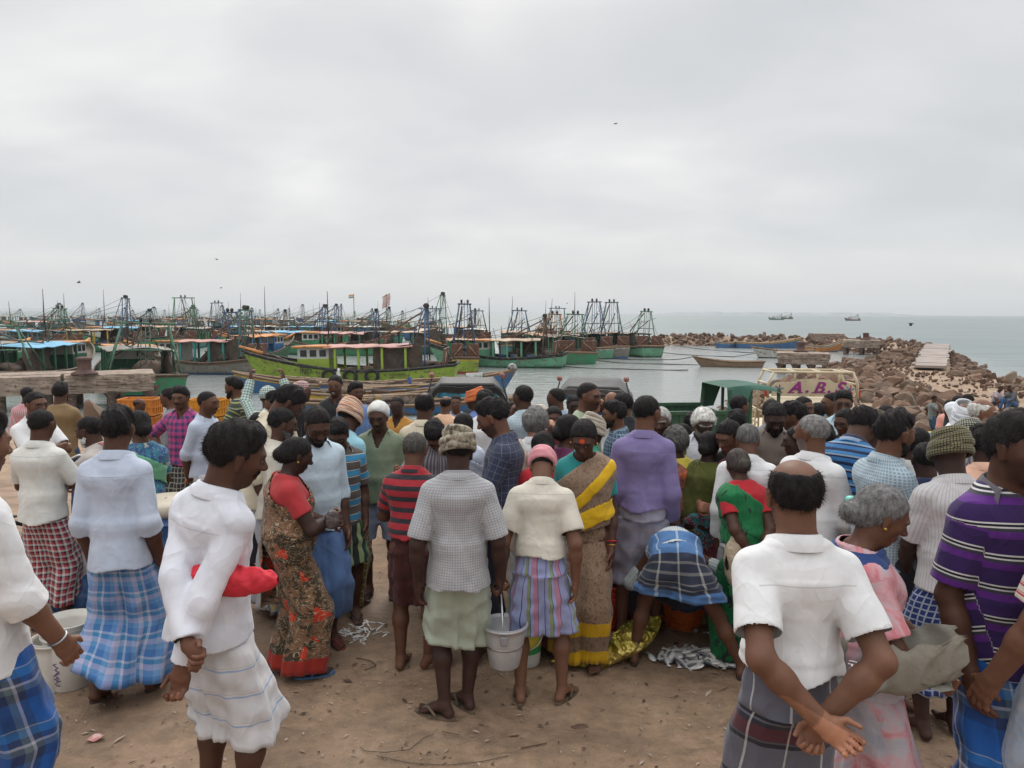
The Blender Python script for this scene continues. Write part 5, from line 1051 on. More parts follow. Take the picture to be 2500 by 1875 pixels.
def collar(P, K, sc, root, mat):
    """stand-and-fall shirt collar: a folded strip round the neck"""
    R2 = K['R2']; c0 = K['neck'] + R2 @ [0, .003, .021]; n = 36; rows = [(.043, .038, -.014), (.041, .037, .006), (.042, .039, .016), (.0465, .043, .014), (.0565, .0535, -.004), (.059, .056, -.013)]; G = []
    for i in range(n + 1):
        a = rad(-112 + 224 * i / n) - math.pi / 2; fwd = abs(i / n - .5) * 2; col = []
        for j, (rx_, ry2, z) in enumerate(rows):
            pt = (1.0 + (.13 if j >= 3 else .05) * max(0, fwd - .72) / .28); p = np.array([math.cos(a) * rx_ * pt, math.sin(a) * ry2 * pt + .010 * fwd ** 2, z - .020 * fwd ** 2.2 - (.007 * max(0, fwd - .75) / .25 if j >= 4 else 0)]); col.append((c0 + R2 @ p) * sc)
        G.append(col)
    uv = np.array([[i / n * .4, j * .01] for i in range(n + 1) for j in range(len(rows))]); P_ = np.array(G); a_, b_ = P_.shape[:2]; F = [(i * b_ + j, (i + 1) * b_ + j, (i + 1) * b_ + j + 1, i * b_ + j + 1) for i in range(a_ - 1) for j in range(b_ - 1)]
    mobj('collar', np_mesh('collar', P_.reshape(-1, 3), F, mat, True, uv=uv), root)
def wrap_cloth(name, P, K, sc, root, mat, top=.60, hem=.05, ease=.012, flare=.0, pleat=1.0, seed=0, n=84, m=34, hemtilt=0.0, belt=None, front=.0, swirl=0.0, blouse=0.0):
    """lungi / saree skirt: rings of cloth hung round hips and legs"""
    Rp, R1 = K['Rp'], K['R1']; wide = P.get('wide', 1.0); r = np.random.default_rng(seed + 17); legs = [K['leg']['L'], K['leg']['R']]; fat = P.get('fat', 1.0)
    th = np.linspace(0, 2 * math.pi, n, endpoint=False); C, S_ = np.cos(th), np.sin(th); rows = []; UV = []; V = []; ph = r.uniform(0, 6.28, 8)
    pel = K['pel']; waistc = pel + Rp @ [0, 0, top - .52]; bent = rad(P.get('lean', 0)) * .45
    def legpt(L, z):
        hip, kn, an = L[0], L[1], L[2]
        if z >= kn[2]: t_ = np.clip((hip[2] - z) / max(hip[2] - kn[2], .02), 0, 1); return hip + (kn - hip) * t_, .050 * wide * (1 - t_) + .032 * t_
        t_ = np.clip((kn[2] - z) / max(kn[2] - an[2], .02), 0, 1); return kn + (an - kn) * t_, .033 * (1 - t_) + .021 * t_
    ztop_leg = pel[2] - .02; hemz = hem; WQ = 1.3 if belt else .25
    for i in range(m + 1):
        s = i / m
        if s < .28:                               # waist to hips
            q = s / .28; c = waistc * (1 - q) + (pel + Rp @ [0, -.004, -.02]) * q; Rr = Rp; q_e = 1.0 if belt else .4
            rxv = (.074 * wide * fat ** .5 + ease * WQ) * (1 - q) + (.097 * wide + ease * .7 * q_e) * q; ryv = (.054 * fat + ease * WQ) * (1 - q) + (.070 + ease * .7 * q_e) * q
            pts = [c + Rr @ np.array([rxv * C[k], ryv * S_[k], 0]) for k in range(n)]
            low = 0.0; last = (c, Rr, rxv, ryv)
        else:
            q = (s - .28) / .72; z = ztop_leg * (1 - q) + hemz * q; low = q; cc = [legpt(L, z) for L in legs]
            mid = (cc[0][0] + cc[1][0]) / 2; w_ = min(1, q * 3.2); cen = (last[0] * (1 - w_) + mid * w_); cen[2] = last[0][2] * (1 - w_) + z * w_ if q < .3125 else z
            tilt = Rp if w_ < .001 else np.array(Matrix(Rp.tolist()).to_quaternion().slerp(Quaternion((1, 0, 0, 0)), w_).to_matrix())
            N2 = np.stack([C, S_], 1); rr = np.zeros(n) - 1
            e_ = ease + flare * q
            for (p_, rad_) in cc: rr = np.maximum(rr, N2 @ (p_[:2] - cen[:2]) + rad_ + e_)
            base = 1 / np.sqrt((C / last[2]) ** 2 + (S_ / last[3]) ** 2)
            rr = np.maximum(rr, .045 + flare * q); rr = rr * w_ + base * (1 - w_)
            # cloth does not cave in below the hips
            rr = np.maximum(rr, base * (.93 - .22 * q))
            rr = np.convolve(np.concatenate([rr[-3:], rr, rr[:3]]), np.ones(7) / 7, 'same')[3:-3]
            ht = hemtilt * q * q * np.cos(th - ph[5] * .5 - 1.0) + .006 * q * np.sin(3 * th + ph[4])
            pts = [cen + tilt @ np.array([rr[k] * C[k], rr[k] * S_[k], 0]) + np.array([0, 0, ht[k]]) for k in range(n)]
        pts = np.array(pts); cen_ = pts.mean(0); out = pts - cen_; out /= np.linalg.norm(out, axis=1)[:, None]
        A_ = pleat * (.0015 + .0085 * low ** 1.2)
        fold = A_ * (np.sin(5 * th + ph[0] + 2.5 * s * swirl) * .8 + .6 * np.sin(9 * th + ph[1] - 1.8 * s) + .35 * np.sin(17 * th + ph[2] + 2.2 * s)) + .0022 * pleat * np.sin(40 * s + 4 * th + ph[3]) * (1 - low)
        fold += pleat * .0028 * np.sin(23 * s + 3 * th * swirl + ph[6]) + pleat * .002 * np.sin(34 * s - 5 * th + ph[7])
        if front: fr_ = np.clip(np.cos(th - math.pi / 2) * 1.6 - .6, 0, 1); fold += front * fr_ * (.3 + low) * (.5 + .5 * np.sin(38 * C * 1.2))
        if belt and s < .07: fold += .006 * math.sin(math.pi * s / .07)
        pts = pts + out * fold[:, None]; V.append(pts); d_ = 0 if i == 0 else 1
        UV.append(np.stack([th * .105 * sc, np.full(n, 0.0)], 1))
    V = np.array(V); L_ = np.concatenate([[0], np.cumsum(np.linalg.norm(np.diff(V, axis=0), axis=2).mean(1))]) * sc; tot = L_[-1]
    uv = np.array(UV); uv[:, :, 1] = (tot - L_)[:, None]
    th_f = np.concatenate([V[:, :, :], V[:, :1, :]], 1); uvf = np.concatenate([uv, uv[:, :1] + np.array([2 * math.pi * .105 * sc, 0])], 1)
    inner = th_f[-4:][::-1].copy(); cen = inner.mean(1, keepdims=True); inner = inner + (cen - inner) * np.array([1, 1, 0]) * .05     # turned-up hem gives the cloth an edge
    P_ = np.concatenate([th_f, inner]); uvf = np.concatenate([uvf, uvf[-4:][::-1]]); a_, b_ = P_.shape[:2]
    ii, jj = np.meshgrid(np.arange(a_ - 1), np.arange(b_ - 1), indexing='ij'); F = np.stack([ii * b_ + jj, (ii + 1) * b_ + jj, (ii + 1) * b_ + jj + 1, ii * b_ + jj + 1], -1).reshape(-1, 4)[:, ::-1]
    return mobj(name, np_mesh(name, P_.reshape(-1, 3) * sc, np.ascontiguousarray(F), mat, uv=uvf.reshape(-1, 2)), root)
def trousers(name, P, K, sc, h, root, mat, end=.06, e=.010):
    S = []; Rp = K['Rp']; wide = P.get('wide', 1.0); A = S.append; A(Prim(K['pel'] + Rp @ [0, 0, .07], K['pel'] + Rp @ [0, 0, -.01], (.078 * wide + e, .060 + e), (.086 * wide + e, .068 + e), rz=.02, xd=Rp @ [1.0, 0, 0], k=.02))
    for key in ('L', 'R'):
        hip, kn, an, out, heel = K['leg'][key]; A(Prim(hip, kn, .050 * wide + e, .034 + e, k=.02)); A(Prim(kn, an, .034 + e, .028 + e, k=.02))
    S = scale_prims(S, sc); lo, shape = grid_for(S, h); D = sdf(S, lo, h, shape); ax = [lo[i] + h * np.arange(shape[i]) for i in range(3)]; G = np.stack(np.meshgrid(*ax, indexing='ij'), -1)
    D = np.maximum(D, end * sc - G[..., 2]); D = D + .004 * sines(G / sc, [(20, 25, 70), (-30, 15, 95)], [.5, .4], P['i']); V, F = surfnet(D.astype(np.float32), lo, h); cap = np.abs(V[:, 2] - end * sc) < .5 * h
    uv = np.stack([V[:, 0], V[:, 2]], 1); V, F, uv = drop_faces(V, F, ~cap, uv); return mobj(name, np_mesh(name, V, F, mat, uv=uv), root)
def sandals(P, K, sc, root, mat):
    for key, s in (('L', -1), ('R', 1)):
        hip, kn, ank, out, heel = K['leg'][key]; fd = np.array([math.sin(out), math.cos(out), 0]); sd = np.array([math.cos(out), -math.sin(out), 0]); mb = MB(); ring = []
        for q in range(20):
            a = 2 * math.pi * q / 20; y = math.cos(a) * .080 + .036; w_ = .0255 + .006 * math.cos(a); ring.append((w_ * math.sin(a), y))
        V = []; tl = lambda y: heel * max(0, 1 - (y + .03) / .13)
        for dz in (.004, .0125):
            for (x, y) in ring: V.append(ank * [1, 1, 0] + sd * x + fd * y + np.array([0, 0, dz - .004 + tl(y)]))
        F = [tuple(reversed(range(20))), tuple(range(20, 40))] + [(i, (i + 1) % 20, 20 + (i + 1) % 20, 20 + i) for i in range(20)]; mb.add(np.array(V) * sc, F)
        toe = ank * [1, 1, 0] + fd * .088 + np.array([0, 0, .014]); 
        for x in (-1, 1):
            e_ = ank * [1, 1, 0] + fd * .018 + sd * x * .027 + np.array([0, 0, .012 + tl(.02)]); m_ = (toe + e_) / 2 + np.array([0, 0, .024]) + sd * x * .006; mb.tube(np.array([toe, toe * .4 + m_ * .6 + [0, 0, .002], m_, m_ * .3 + e_ * .7, e_]) * sc, .0045 * sc, 6)
        mb.build('sandal', mat, root)
print('human part loaded')
PEOPLE = []
def person(px, py, d, yaw, label, **P):
    i = len(PEOPLE); P['i'] = i; P['wide'] = P.get('wide', 1.0) * (.96 if P.get('fem') else .935); P.setdefault('feet', ((-.05 - .01 * (i % 3), .01 * (i % 4) - .01), (.055, .02 * (i % 3))))
    K = skeleton(P); top = headp(K, (0, -.06, .50)); yr = -rad(yaw); R = rz_(yr)
    if 'foot' in P:          # stands at a ground pixel with a given stature
        sc = P['stature']; loc = None; z = 0.0
        for _ in range(12): q = at_z(P['foot'][0], P['foot'][1], z); z = g(q[0], q[1])
        loc = np.array([q[0], q[1], z])
    else:
        T = at_d(px, py, d); gz = P.get('ground', g(T[0], T[1]))
        if 'hipz' in P and 'stature' in P: sc = P['stature']; gz = T[2] - top[2] * sc
        else: sc = (T[2] - gz) / top[2]
        o = R @ (top * sc); loc = np.array([T[0] - o[0], T[1] - o[1], gz])
    dd = max(1.5, loc[1]); PEOPLE.append((i, label, round(float(sc), 2), round(float(dd), 1)))
    fine = 0 if dd < 3.7 else 1 if dd < 7.4 else 2 if dd < 14 else 3
    h = max(.0052, dd * .00155) if dd < 8 else dd * .0019; hc = h * 1.25
    me = body_mesh(P, K, sc, h, fine); root = mobj('person', me, None, tuple(loc)); root.rotation_euler = (0, 0, yr)
    tag(root, label, P.get('cat', 'person'), P.get('group', 'people gathered at the fish landing'))
    hair_obj(P, K, sc, min(h, .010) if fine < 2 else h, root, fine)
    if fine < 3: face_hair(P, K, sc, min(h, .009), root)
    if fine < 1 or (fine == 1 and dd < 3.9): eyes(P, K, sc, root)
    # garments
    sh = P.get('shirt')
    if sh:
        m = sh['m']; low = P.get('low') or {}
        garment(sh.get('name', 'shirt'), P, K, sc, hc, root, m, e=sh.get('e', .0075), hem=sh.get('hem', .47), sleeve=sh.get('sl', .125), fold=sh.get('fold', 1.0), vcut=sh.get('v', .0), sl_e=sh.get('sle'), neckcut=sh.get('neck', .036), drop=sh.get('drop', True))
        if sh.get('collar', True) and fine < 2: collar(P, K, sc, root, sh.get('cm', m))
    lw = P.get('low')
    if lw:
        k = lw['k']
        if k == 'trousers': trousers('trousers', P, K, sc, hc, root, lw['m'])
        elif k == 'shorts': trousers('shorts', P, K, sc, hc, root, lw['m'], end=lw.get('end', .30), e=.016)
        elif k == 'skirt': wrap_cloth('saree_skirt', P, K, sc, root, lw['m'], top=lw.get('top', .61), hem=lw.get('hem', .03), ease=.014, flare=lw.get('flare', .022), pleat=1.0, seed=i, front=.012, n=84 if dd < 6 else 48, m=34 if dd < 6 else 18)
        else: wrap_cloth('lungi', P, K, sc, root, lw['m'], top=lw.get('top', .605 if lw.get('belt') or (sh and sh.get('hem', .47) > .55) or not sh else .55), hem=lw.get('hem', .06), ease=lw.get('ease', .013), flare=lw.get('flare', .012), pleat=lw.get('pleat', 1.0), seed=i, hemtilt=lw.get('tilt', .012), belt=lw.get('belt'), swirl=lw.get('swirl', 1.0), n=84 if dd < 6 else 48, m=34 if dd < 6 else 18)
    for w in P.get('wraps', ()):      # saree ends, shoulder cloths: a band of cloth over the torso
        n_ = unit(w['n']); n3 = K['R1'] @ n_; c0 = K['chest'] + K['R1'] @ np.array(w['c']); wd = w['w']; top_ = w.get('extra')
        ex = []
        if w.get('drape'):           # end hanging behind (or before) one shoulder
            s_ = w.get('s', -1); S0 = K['sh']['L' if s_ < 0 else 'R'][0]; yy = w.get('dy', -.075); b0 = S0 + K['R2'] @ [-s_ * .035, yy * .75, -.005]; b1 = b0 + np.array([-s_ * w.get('dx', .0), yy * .35, -w['drape']]); ex = [Prim(b0, b1, (.045, .010), (w.get('dw', .055), .012), xd=K['R2'] @ [1.0, 0, 0], rz=.01, k=.012)]
        def band(U, n3=n3, c0=c0, wd=wd, s_=w.get('s', -1), dr=w.get('drape'), top_=w.get('maxz'), K=K):
            q = (U - c0); f = np.abs(q @ n3) - wd
            if dr: 
                fx = q @ (K['R1'] @ [1.0, 0, 0]); fy = q @ (K['R1'] @ [0, 1.0, 0]); f = np.minimum(f, np.maximum(np.abs(fx - s_ * .068) - .06, (fy + .045) * (1 if w.get('dy', -.075) < 0 else -1)))
            return f
        garment(w.get('name', 'saree_drape'), P, K, sc, hc, root, w['m'], e=w.get('e', .019), hem=w.get('hem', .52) if not ex else .30, sleeve=0, neckcut=.046, fold=w.get('fold', 2.2), band=band, extra=ex if ex else None)
    if P.get('turban'): tb = P['turban']; turban(P, K, sc, root, tb['m'], tb.get('st', 'wrap'), i, tb.get('nb', 9))
    if P.get('cloth'): tb = P['cloth']; headcloth(P, K, sc, min(hc, .012), root, tb['m'], tb.get('st', 'cap'))
    if P.get('sandal'): sandals(P, K, sc, root, P['sandal'])
    if P.get('more'): P['more'](P, K, sc, root)
    return root, K, sc, loc, R
def wpt(ret, p):             # body-local point (units of stature) to world
    root, K, sc, loc, R = ret; return loc + R @ (np.asarray(p, float) * sc)
# ================================================================ the people
def auto_d(px, py, h):
    best = None
    for k in range(400):
        d = 2.0 + k * .05; T = at_d(px, py, d); e_ = T[2] - g(T[0], T[1]) - h
        if e_ <= 0: return d
    return 9.0
_p = person
def man(px, py, yaw, label, d=None, h=1.62, **P): return _p(px, py, d or auto_d(px, py, h), yaw, label, **P)
def woman(px, py, yaw, label, d=None, h=1.50, **P):
    P.setdefault('fem', 1); P.setdefault('hair', 'bun'); P.setdefault('arm', 'front'); return _p(px, py, d or auto_d(px, py, h), yaw, label, **P)
def pl(c, **k): return fabric('plain', c, **k)
def sh(m, sl=.125, hem=.47, **k): return dict(m=m, sl=sl, hem=hem, **k)
def lg(m, hem=.06, **k): return dict(k='lungi', m=m, hem=hem, **k)
def bl(m, **k): return dict(name='blouse', m=m, sl=.10, hem=.655, collar=False, drop=False, neck=.048, e=.008, **k)
def wb(m): return dict(name='saree_waist', m=m, n=(.10, 0, 1), c=(0, 0, -.098), w=.052, e=.014, hem=.50)
def sr(m, drape=.30, **k): return dict(m=m, n=(.62, 0, .78), c=(-.015, 0, -.004), w=.088, drape=drape, **k)
W1 = pl((.70, .71, .78), seam=1); W2 = pl((.66, .655, .62), seam=1); W3 = pl((.72, .72, .73), seam=1); CREAM = pl((.66, .58, .44), seam=1); CREAM2 = pl((.60, .56, .48), seam=1); PEACH = pl((.72, .46, .30)); TAN = pl((.24, .16, .08)); LBLUE = pl((.50, .56, .68), seam=1); SKY = pl((.30, .56, .66), seam=1); LAV = pl((.20, .165, .34), seam=1)
POLO = pl((.21, .25, .17)); PALEG = pl((.36, .43, .30)); DARK = pl((.025, .025, .028)); BROWN_S = pl((.17, .135, .115)); GREYS = pl((.20, .21, .23)); NAVY = pl((.02, .03, .08)); DENIM = pl((.035, .07, .16)); DKTR = pl((.03, .03, .045)); PINKS = pl((.70, .33, .27)); WHITEL = pl((.60, .585, .60)); PLAINBLUE = pl((.11, .20, .42)); MAROON = pl((.075, .022, .020), dirt=.4); OLIVES = pl((.09, .10, .02)); BEIGE = pl((.42, .38, .30))
TEALB = pl((.02, .22, .22)); REDB = pl((.42, .02, .03)); CORALB = pl((.40, .035, .04)); YELB = pl((.62, .50, .08)); BLUEB = pl((.02, .05, .17)); GREENB = pl((.02, .25, .16)); PURB = pl((.12, .02, .07)); MAROB = pl((.16, .03, .04))
BLK = (.02, .02, .025); 
L_BLUE = fabric('check', .13, [(0, (.06, .17, .42)), (.28, (.14, .30, .55)), (.5, (.42, .42, .60)), (.72, (.05, .22, .42)), (.9, (.45, .48, .60))])
L_RED = fabric('check', .045, [(0, (.38, .05, .07)), (.38, (.02, .02, .04)), (.66, (.60, .58, .55))])
L_DEEPBLUE = fabric('check', .26, [(0, (.015, .09, .34)), (.40, (.02, .035, .10)), (.56, (.10, .14, .16)), (.66, (.42, .42, .50)), (.70, (.03, .05, .12)), (.80, (.03, .17, .45)), (.93, (.35, .38, .42)), (.95, (.02, .10, .30))])
L_BALD = fabric('check', .17, [(0, (.035, .035, .05)), (.90, (.62, .62, .60)), (.955, (.035, .035, .05))], .30, [(0, (.19, .19, .24)), (.28, (.008, .008, .015)), (.34, (.12, .12, .14)), (.37, (.13, .012, .02)), (.58, (.015, .015, .03)), (.65, (.19, .19, .24)), (.68, (.008, .008, .015)), (.74, (.20, .20, .25))])
L_WHITE = fabric('h', .125, [(0, (.62, .615, .63)), (.80, (.33, .42, .60)), (.86, (.62, .615, .63)), (.93, (.50, .46, .46)), (.95, (.62, .615, .63))])
L_DKCHK = fabric('grid', .05, .16, (.03, .03, .03), (.30, .29, .24)); L_YEL = fabric('grid', .05, .13, (.16, .11, .03), (.42, .38, .24)); L_GREEN = fabric('v', .12, [(0, (.02, .03, .02)), (.3, (.25, .31, .15)), (.5, (.02, .03, .03)), (.62, (.03, .12, .05)), (.8, (.30, .36, .22)), (.9, (.02, .02, .04))])
L_PALE = pl((.40, .45, .36)); L_STRIPE = fabric('v', .155, [(0, (.34, .38, .62)), (.16, (.03, .06, .25)), (.185, (.34, .38, .62)), (.33, (.26, .31, .16)), (.45, (.03, .06, .25)), (.475, (.34, .38, .62)), (.60, (.50, .24, .34)), (.80, (.03, .06, .25)), (.825, (.34, .38, .62))])
L_VIOLET = fabric('h', .16, [(0, (.38, .36, .46)), (.55, (.40, .37, .45)), (.6, (.44, .38, .44)), (.7, (.37, .36, .47))]); L_BEND = fabric('check', .125, [(0, (.035, .05, .09)), (.90, (.50, .52, .50))], .46, [(0, (.12, .30, .66)), (.16, (.03, .03, .045)), (.22, (.30, .29, .26)), (.245, (.03, .03, .045)), (.31, (.30, .29, .26)), (.335, (.03, .03, .045)), (.41, (.30, .29, .26)), (.435, (.03, .03, .045)), (.51, (.30, .29, .26)), (.535, (.03, .03, .045)), (.62, (.13, .32, .68))])
L_BLUECHK = fabric('grid', .036, .22, (.02, .04, .17), (.35, .40, .50)); L_BEIGE = fabric('grid', .09, .10, (.42, .39, .35), (.15, .14, .17)); L_CHK2 = fabric('check', .08, [(0, (.03, .06, .18)), (.3, (.30, .33, .22)), (.55, (.40, .30, .12))])
S_RB = fabric('h', .066, [(0, (.34, .025, .035)), (.56, (.03, .028, .035))]); S_RW = fabric('v', .028, [(0, (.55, .14, .16)), (.5, (.50, .42, .45))]); S_PINK = fabric('check', .062, [(0, (.45, .06, .20)), (.52, (.04, .05, .14))]); S_OLIVE = fabric('h', .10, [(0, (.05, .06, .05)), (.45, (.30, .32, .10)), (.58, (.05, .06, .055)), (.82, (.50, .50, .46)), (.88, (.22, .25, .06))])
S_TEALC = fabric('check', .03, [(0, (.05, .22, .20)), (.45, (.60, .62, .58))]); S_BLST = fabric('h', .105, [(0, (.10, .085, .075)), (.36, (.55, .55, .52)), (.40, (.10, .085, .075)), (.44, (.05, .26, .46)), (.80, (.50, .50, .48)), (.84, (.10, .085, .075))]); S_WCHK = fabric('grid', .058, .13, (.66, .67, .74), (.10, .13, .35)); S_GREY = fabric('grid', .014, .35, (.44, .44, .45), (.31, .31, .33), bump=.4)
S_NAVY = fabric('grid', .045, .05, (.04, .048, .085), (.17, .19, .26)); S_PALECHK = fabric('grid', .022, .2, (.46, .55, .60), (.34, .43, .50)); S_DKCHK = fabric('grid', .03, .2, (.03, .07, .12), (.20, .26, .33)); S_BLPOLO = fabric('h', .085, [(0, (.03, .14, .34)), (.3, (.01, .015, .05)), (.42, (.25, .33, .45)), (.55, (.04, .18, .40)), (.78, (.01, .02, .06))]); S_BLCHK = fabric('grid', .016, .4, (.20, .30, .38), (.42, .50, .55)); S_VST = fabric('v', .016, [(0, (.56, .54, .55)), (.72, (.44, .42, .43))]); S_GRST = fabric('v', .03, [(0, (.12, .11, .14)), (.6, (.30, .28, .27))])
S_PURP = fabric('h', .118, [(0, (.035, .015, .09)), (.28, (.10, .02, .20)), (.50, (.045, .04, .06)), (.60, (.60, .59, .58)), (.65, (.012, .012, .025)), (.72, (.60, .59, .58)), (.77, (.035, .015, .09))]); S_REDST = fabric('h', .032, [(0, (.55, .50, .42)), (.30, (.42, .02, .05)), (.52, (.55, .50, .42)), (.62, (.42, .02, .05)), (.70, (.55, .50, .42))])
TB_STR = fabric('h', .028, [(0, (.62, .36, .24)), (.55, (.62, .55, .47)), (.8, (.35, .16, .10))]); TB_GREY = fabric('tie', 30, [(.35, (.06, .05, .04)), (.5, (.26, .22, .16)), (.62, (.42, .38, .30))]); TB_OLV = fabric('grid', .012, .35, (.22, .20, .11), (.05, .045, .03)); TB_CHK = fabric('grid', .013, .4, (.42, .41, .34), (.07, .07, .06)); TB_WHITE = pl((.62, .62, .60)); TB_ORG = pl((.62, .17, .06)); TB_PINK = pl((.66, .28, .32)); TB_CREAM = fabric('h', .012, [(0, (.52, .46, .38)), (.7, (.36, .31, .26))]); CAP_RW = fabric('check', .022, [(0, (.50, .40, .38)), (.5, (.20, .06, .06))]); CAP_TW = fabric('check', .02, [(0, (.60, .62, .58)), (.5, (.04, .16, .14))]); TB_GRN = fabric('tie', 24, [(.35, (.07, .07, .05)), (.5, (.19, .18, .13)), (.65, (.38, .36, .29))])
SAR_FL = fabric('floral', 10, (.20, .105, .055), (.055, .040, .022), (.55, .045, .018), (.50, .42, .31), border=(.10, (.34, .03, .02))); SAR_FLT = fabric('floral', 10, (.20, .105, .055), (.055, .040, .022), (.55, .045, .018), (.50, .42, .31)); SAR_BR = fabric('tie', 60, [(.40, (.15, .09, .06)), (.5, (.30, .21, .14)), (.6, (.22, .14, .09))], border=(.09, (.62, .37, .01)), border2=(.20, .30, (.62, .37, .01))); SAR_BRT = fabric('tie', 70, [(.40, (.16, .10, .065)), (.5, (.31, .22, .15)), (.6, (.22, .14, .10))]); YEL = pl((.66, .40, .012))
SAR_ORG = fabric('floral', 16, (.28, .09, .06), (.16, .06, .05), (.55, .12, .04), (.40, .20, .14)); SAR_GRN = fabric('tie', 14, [(.42, (.008, .13, .045)), (.54, (.015, .17, .055)), (.60, (.02, .03, .03))]); SAR_PNK = fabric('tie', 7, [(.38, (.55, .19, .22)), (.47, (.60, .34, .37)), (.54, (.46, .42, .46)), (.66, (.36, .36, .42))]); SAR_RED = fabric('floral', 13, (.20, .015, .035), (.02, .20, .22), (.02, .16, .20), (.60, .60, .55)); SAR_OLV = fabric('tie', 12, [(.4, (.07, .08, .015)), (.6, (.11, .12, .03))]); SAR_MAR = fabric('tie', 20, [(.4, (.13, .03, .04)), (.6, (.20, .06, .06))]); SAR_BLF = fabric('floral', 18, (.02, .16, .25), (.03, .06, .20), (.40, .42, .35), (.25, .35, .35)); SAR_PURP = pl((.13, .03, .09))
SCARF_R = fabric('h', .02, [(0, (.45, .12, .12)), (.7, (.55, .40, .37))]); SCARF_P = fabric('v', .16, [(0, (.55, .40, .32)), (.4, (.30, .42, .38)), (.5, (.55, .47, .40)), (.8, (.52, .32, .28))])
SND = paint((.035, .022, .017), (.06, .04, .03), .8, 8); SNB = paint((.07, .16, .30), None, .7, 8); SNT = paint((.16, .12, .08), (.09, .065, .045), .85, 8); SNR = paint((.20, .03, .025), None, .8, 8)
def ring(P, K, sc, root, key, t, mat, name='bangle', r=.0185, th=.0022):
    S0, e, w, hd, pn, cu = K['sh'][key]; c = e + (w - e) * t; d = unit(w - e); x = unit(np.cross(d, [0, .3, 1])); y = np.cross(d, x); a = np.linspace(0, 2 * math.pi, 25)[:-1]; MB().tube([(c + r * (math.cos(q) * x + math.sin(q) * y)) * sc for q in a], th * sc, 6, closed=True).build(name, mat, root)
GOLD = paint((.55, .33, .07), None, .35, 3, metal=.8, bump=0); STEEL = paint((.45, .45, .46), (.3, .3, .31), .35, 9, metal=.9, bump=.05); THREAD = paint((.42, .02, .03), None, .8, 5, bump=0)
def earring(P, K, sc, root):
    for s in (-1, 1): V = np.array(headp(K, (s * .36, .01, -.13))) * sc; MB().lathe([(.001, -.006), (.006, -.004), (.007, 0), (.006, .004), (.001, .006)], V, 10).build('earring', GOLD, root)
# ---- left ------------------------------------------------------------------
man(-62, 1006, 25, 'man in white rolled-sleeve shirt and deep blue plaid lungi cut by the left picture edge', d=2.85, shirt=sh(W3, .205, .455, sle=.012, fold=1.6), rolled=1, low=lg(L_DEEPBLUE, .20), skin='brown', hair='thick', wide=1.0, armR=dict(w=(.125, .10, .475), e=(.3, -.9, 0), curl=.6), armL='down', hp=8, more=lambda P, K, sc, r: ring(P, K, sc, r, 'R', .93, STEEL, 'bracelet', .0185, .003), sandal=SND)
man(100, 1000, 2, 'man in cream short-sleeved shirt and red checked lungi with his back turned', h=1.56, shirt=sh(W2, .13, .50), low=lg(L_RED, .12, ease=.006), skin='dark', hair='crop', armR='front', armL='front', sandal=SND)
man(285, 997, -4, 'man in pale blue rolled-sleeve shirt and blue plaid lungi walking away', h=1.70, shirt=sh(LBLUE, .20, .47, sle=.007, e=.006), rolled=1, low=lg(L_BLUE, .11, tilt=.05, swirl=2.5, flare=.03), skin='dark', hair='thick', sandal=SND, feet=((-.05, -.10, .05, 4), (.06, .06, 0, 10)), wide=.94)
man(66, 945, -10, 'man in red striped shirt and jeans with his back turned by the pier', d=10.4, shirt=sh(S_RW, .2), low=dict(k='trousers', m=DENIM), skin='dark', armR='hip')
man(86, 958, 115, 'stout man with moustache in white shirt looking right behind the cream shirt', d=6.3, shirt=sh(W3, .13), low=dict(k='trousers', m=DKTR), skin='mid', mous=1, fat=1.2, arm='cross', hair='short')
man(147, 935, -12, 'tall man in khaki brown shirt and jeans seen from behind', d=8.0, shirt=sh(TAN, .2), low=dict(k='trousers', m=DENIM), skin='dark', arm='front', hair='thick', beard=1)
man(212, 1019, -85, 'old grey-bearded man in profile with red striped cloth on his shoulder', d=5.4, shirt=sh(pl((.50, .45, .42)), .2, .46), low=lg(WHITEL, .1), skin='dark', hair='short', beard=1, beardcol=WHITEH, arm='fwd', lean=8, wraps=[dict(name='shoulder_cloth', m=SCARF_R, n=(.8, .0, .6), c=(.055, 0, .075), w=.030, e=.026, drape=.12, s=1, dy=.06)])
woman(336, 1004, -50, 'woman with long earrings in blue flowered dress and green shawl behind the pale blue shirt', d=5.3, shirt=dict(name='blouse', m=SAR_BLF, sl=.12, hem=.5, collar=False, neck=.05), low=dict(k='skirt', m=SAR_BLF), skin='dark', wraps=[dict(name='shawl', m=pl((.12, .33, .20)), n=(.5, 0, .86), c=(-.02, 0, .03), w=.035)], more=earring)
man(340, 973, 80, 'small bald man in white shirt half hidden behind the orange crate', d=11.5, shirt=sh(W3, .2), low=lg(WHITEL), skin='dark', hair='bald')
man(412, 947, -88, 'man in profile facing left directly behind the magenta checked shirt', d=7.9, shirt=sh(GREYS, .2), low=dict(k='trousers', m=DKTR), skin='mid', mous=1)
man(440, 945, 180, 'man with hands on hips in magenta and navy checked shirt facing the camera', d=7.2, shirt=sh(S_PINK, .16, .50, v=.05), low=lg(L_DKCHK, .27), skin='mid', mous=1, arm='hip', hair='thick', sandal=SND)
man(507, 956, 102, 'man in white shirt and folded white lungi in profile with hands clasped behind', d=6.7, shirt=sh(LBLUE, .2, .48), rolled=1, low=lg(WHITEL, .25, pleat=1.4), skin='mid', mous=1, arm='behind_low', hair='crop', sandal=SND)
man(570, 922, -95, 'bearded young man in olive striped T-shirt facing left against the water', d=8.5, shirt=sh(S_OLIVE, .13), low=dict(k='trousers', m=DKTR), skin='mid', beard=1, mous=1, hair='thick', arm='front')
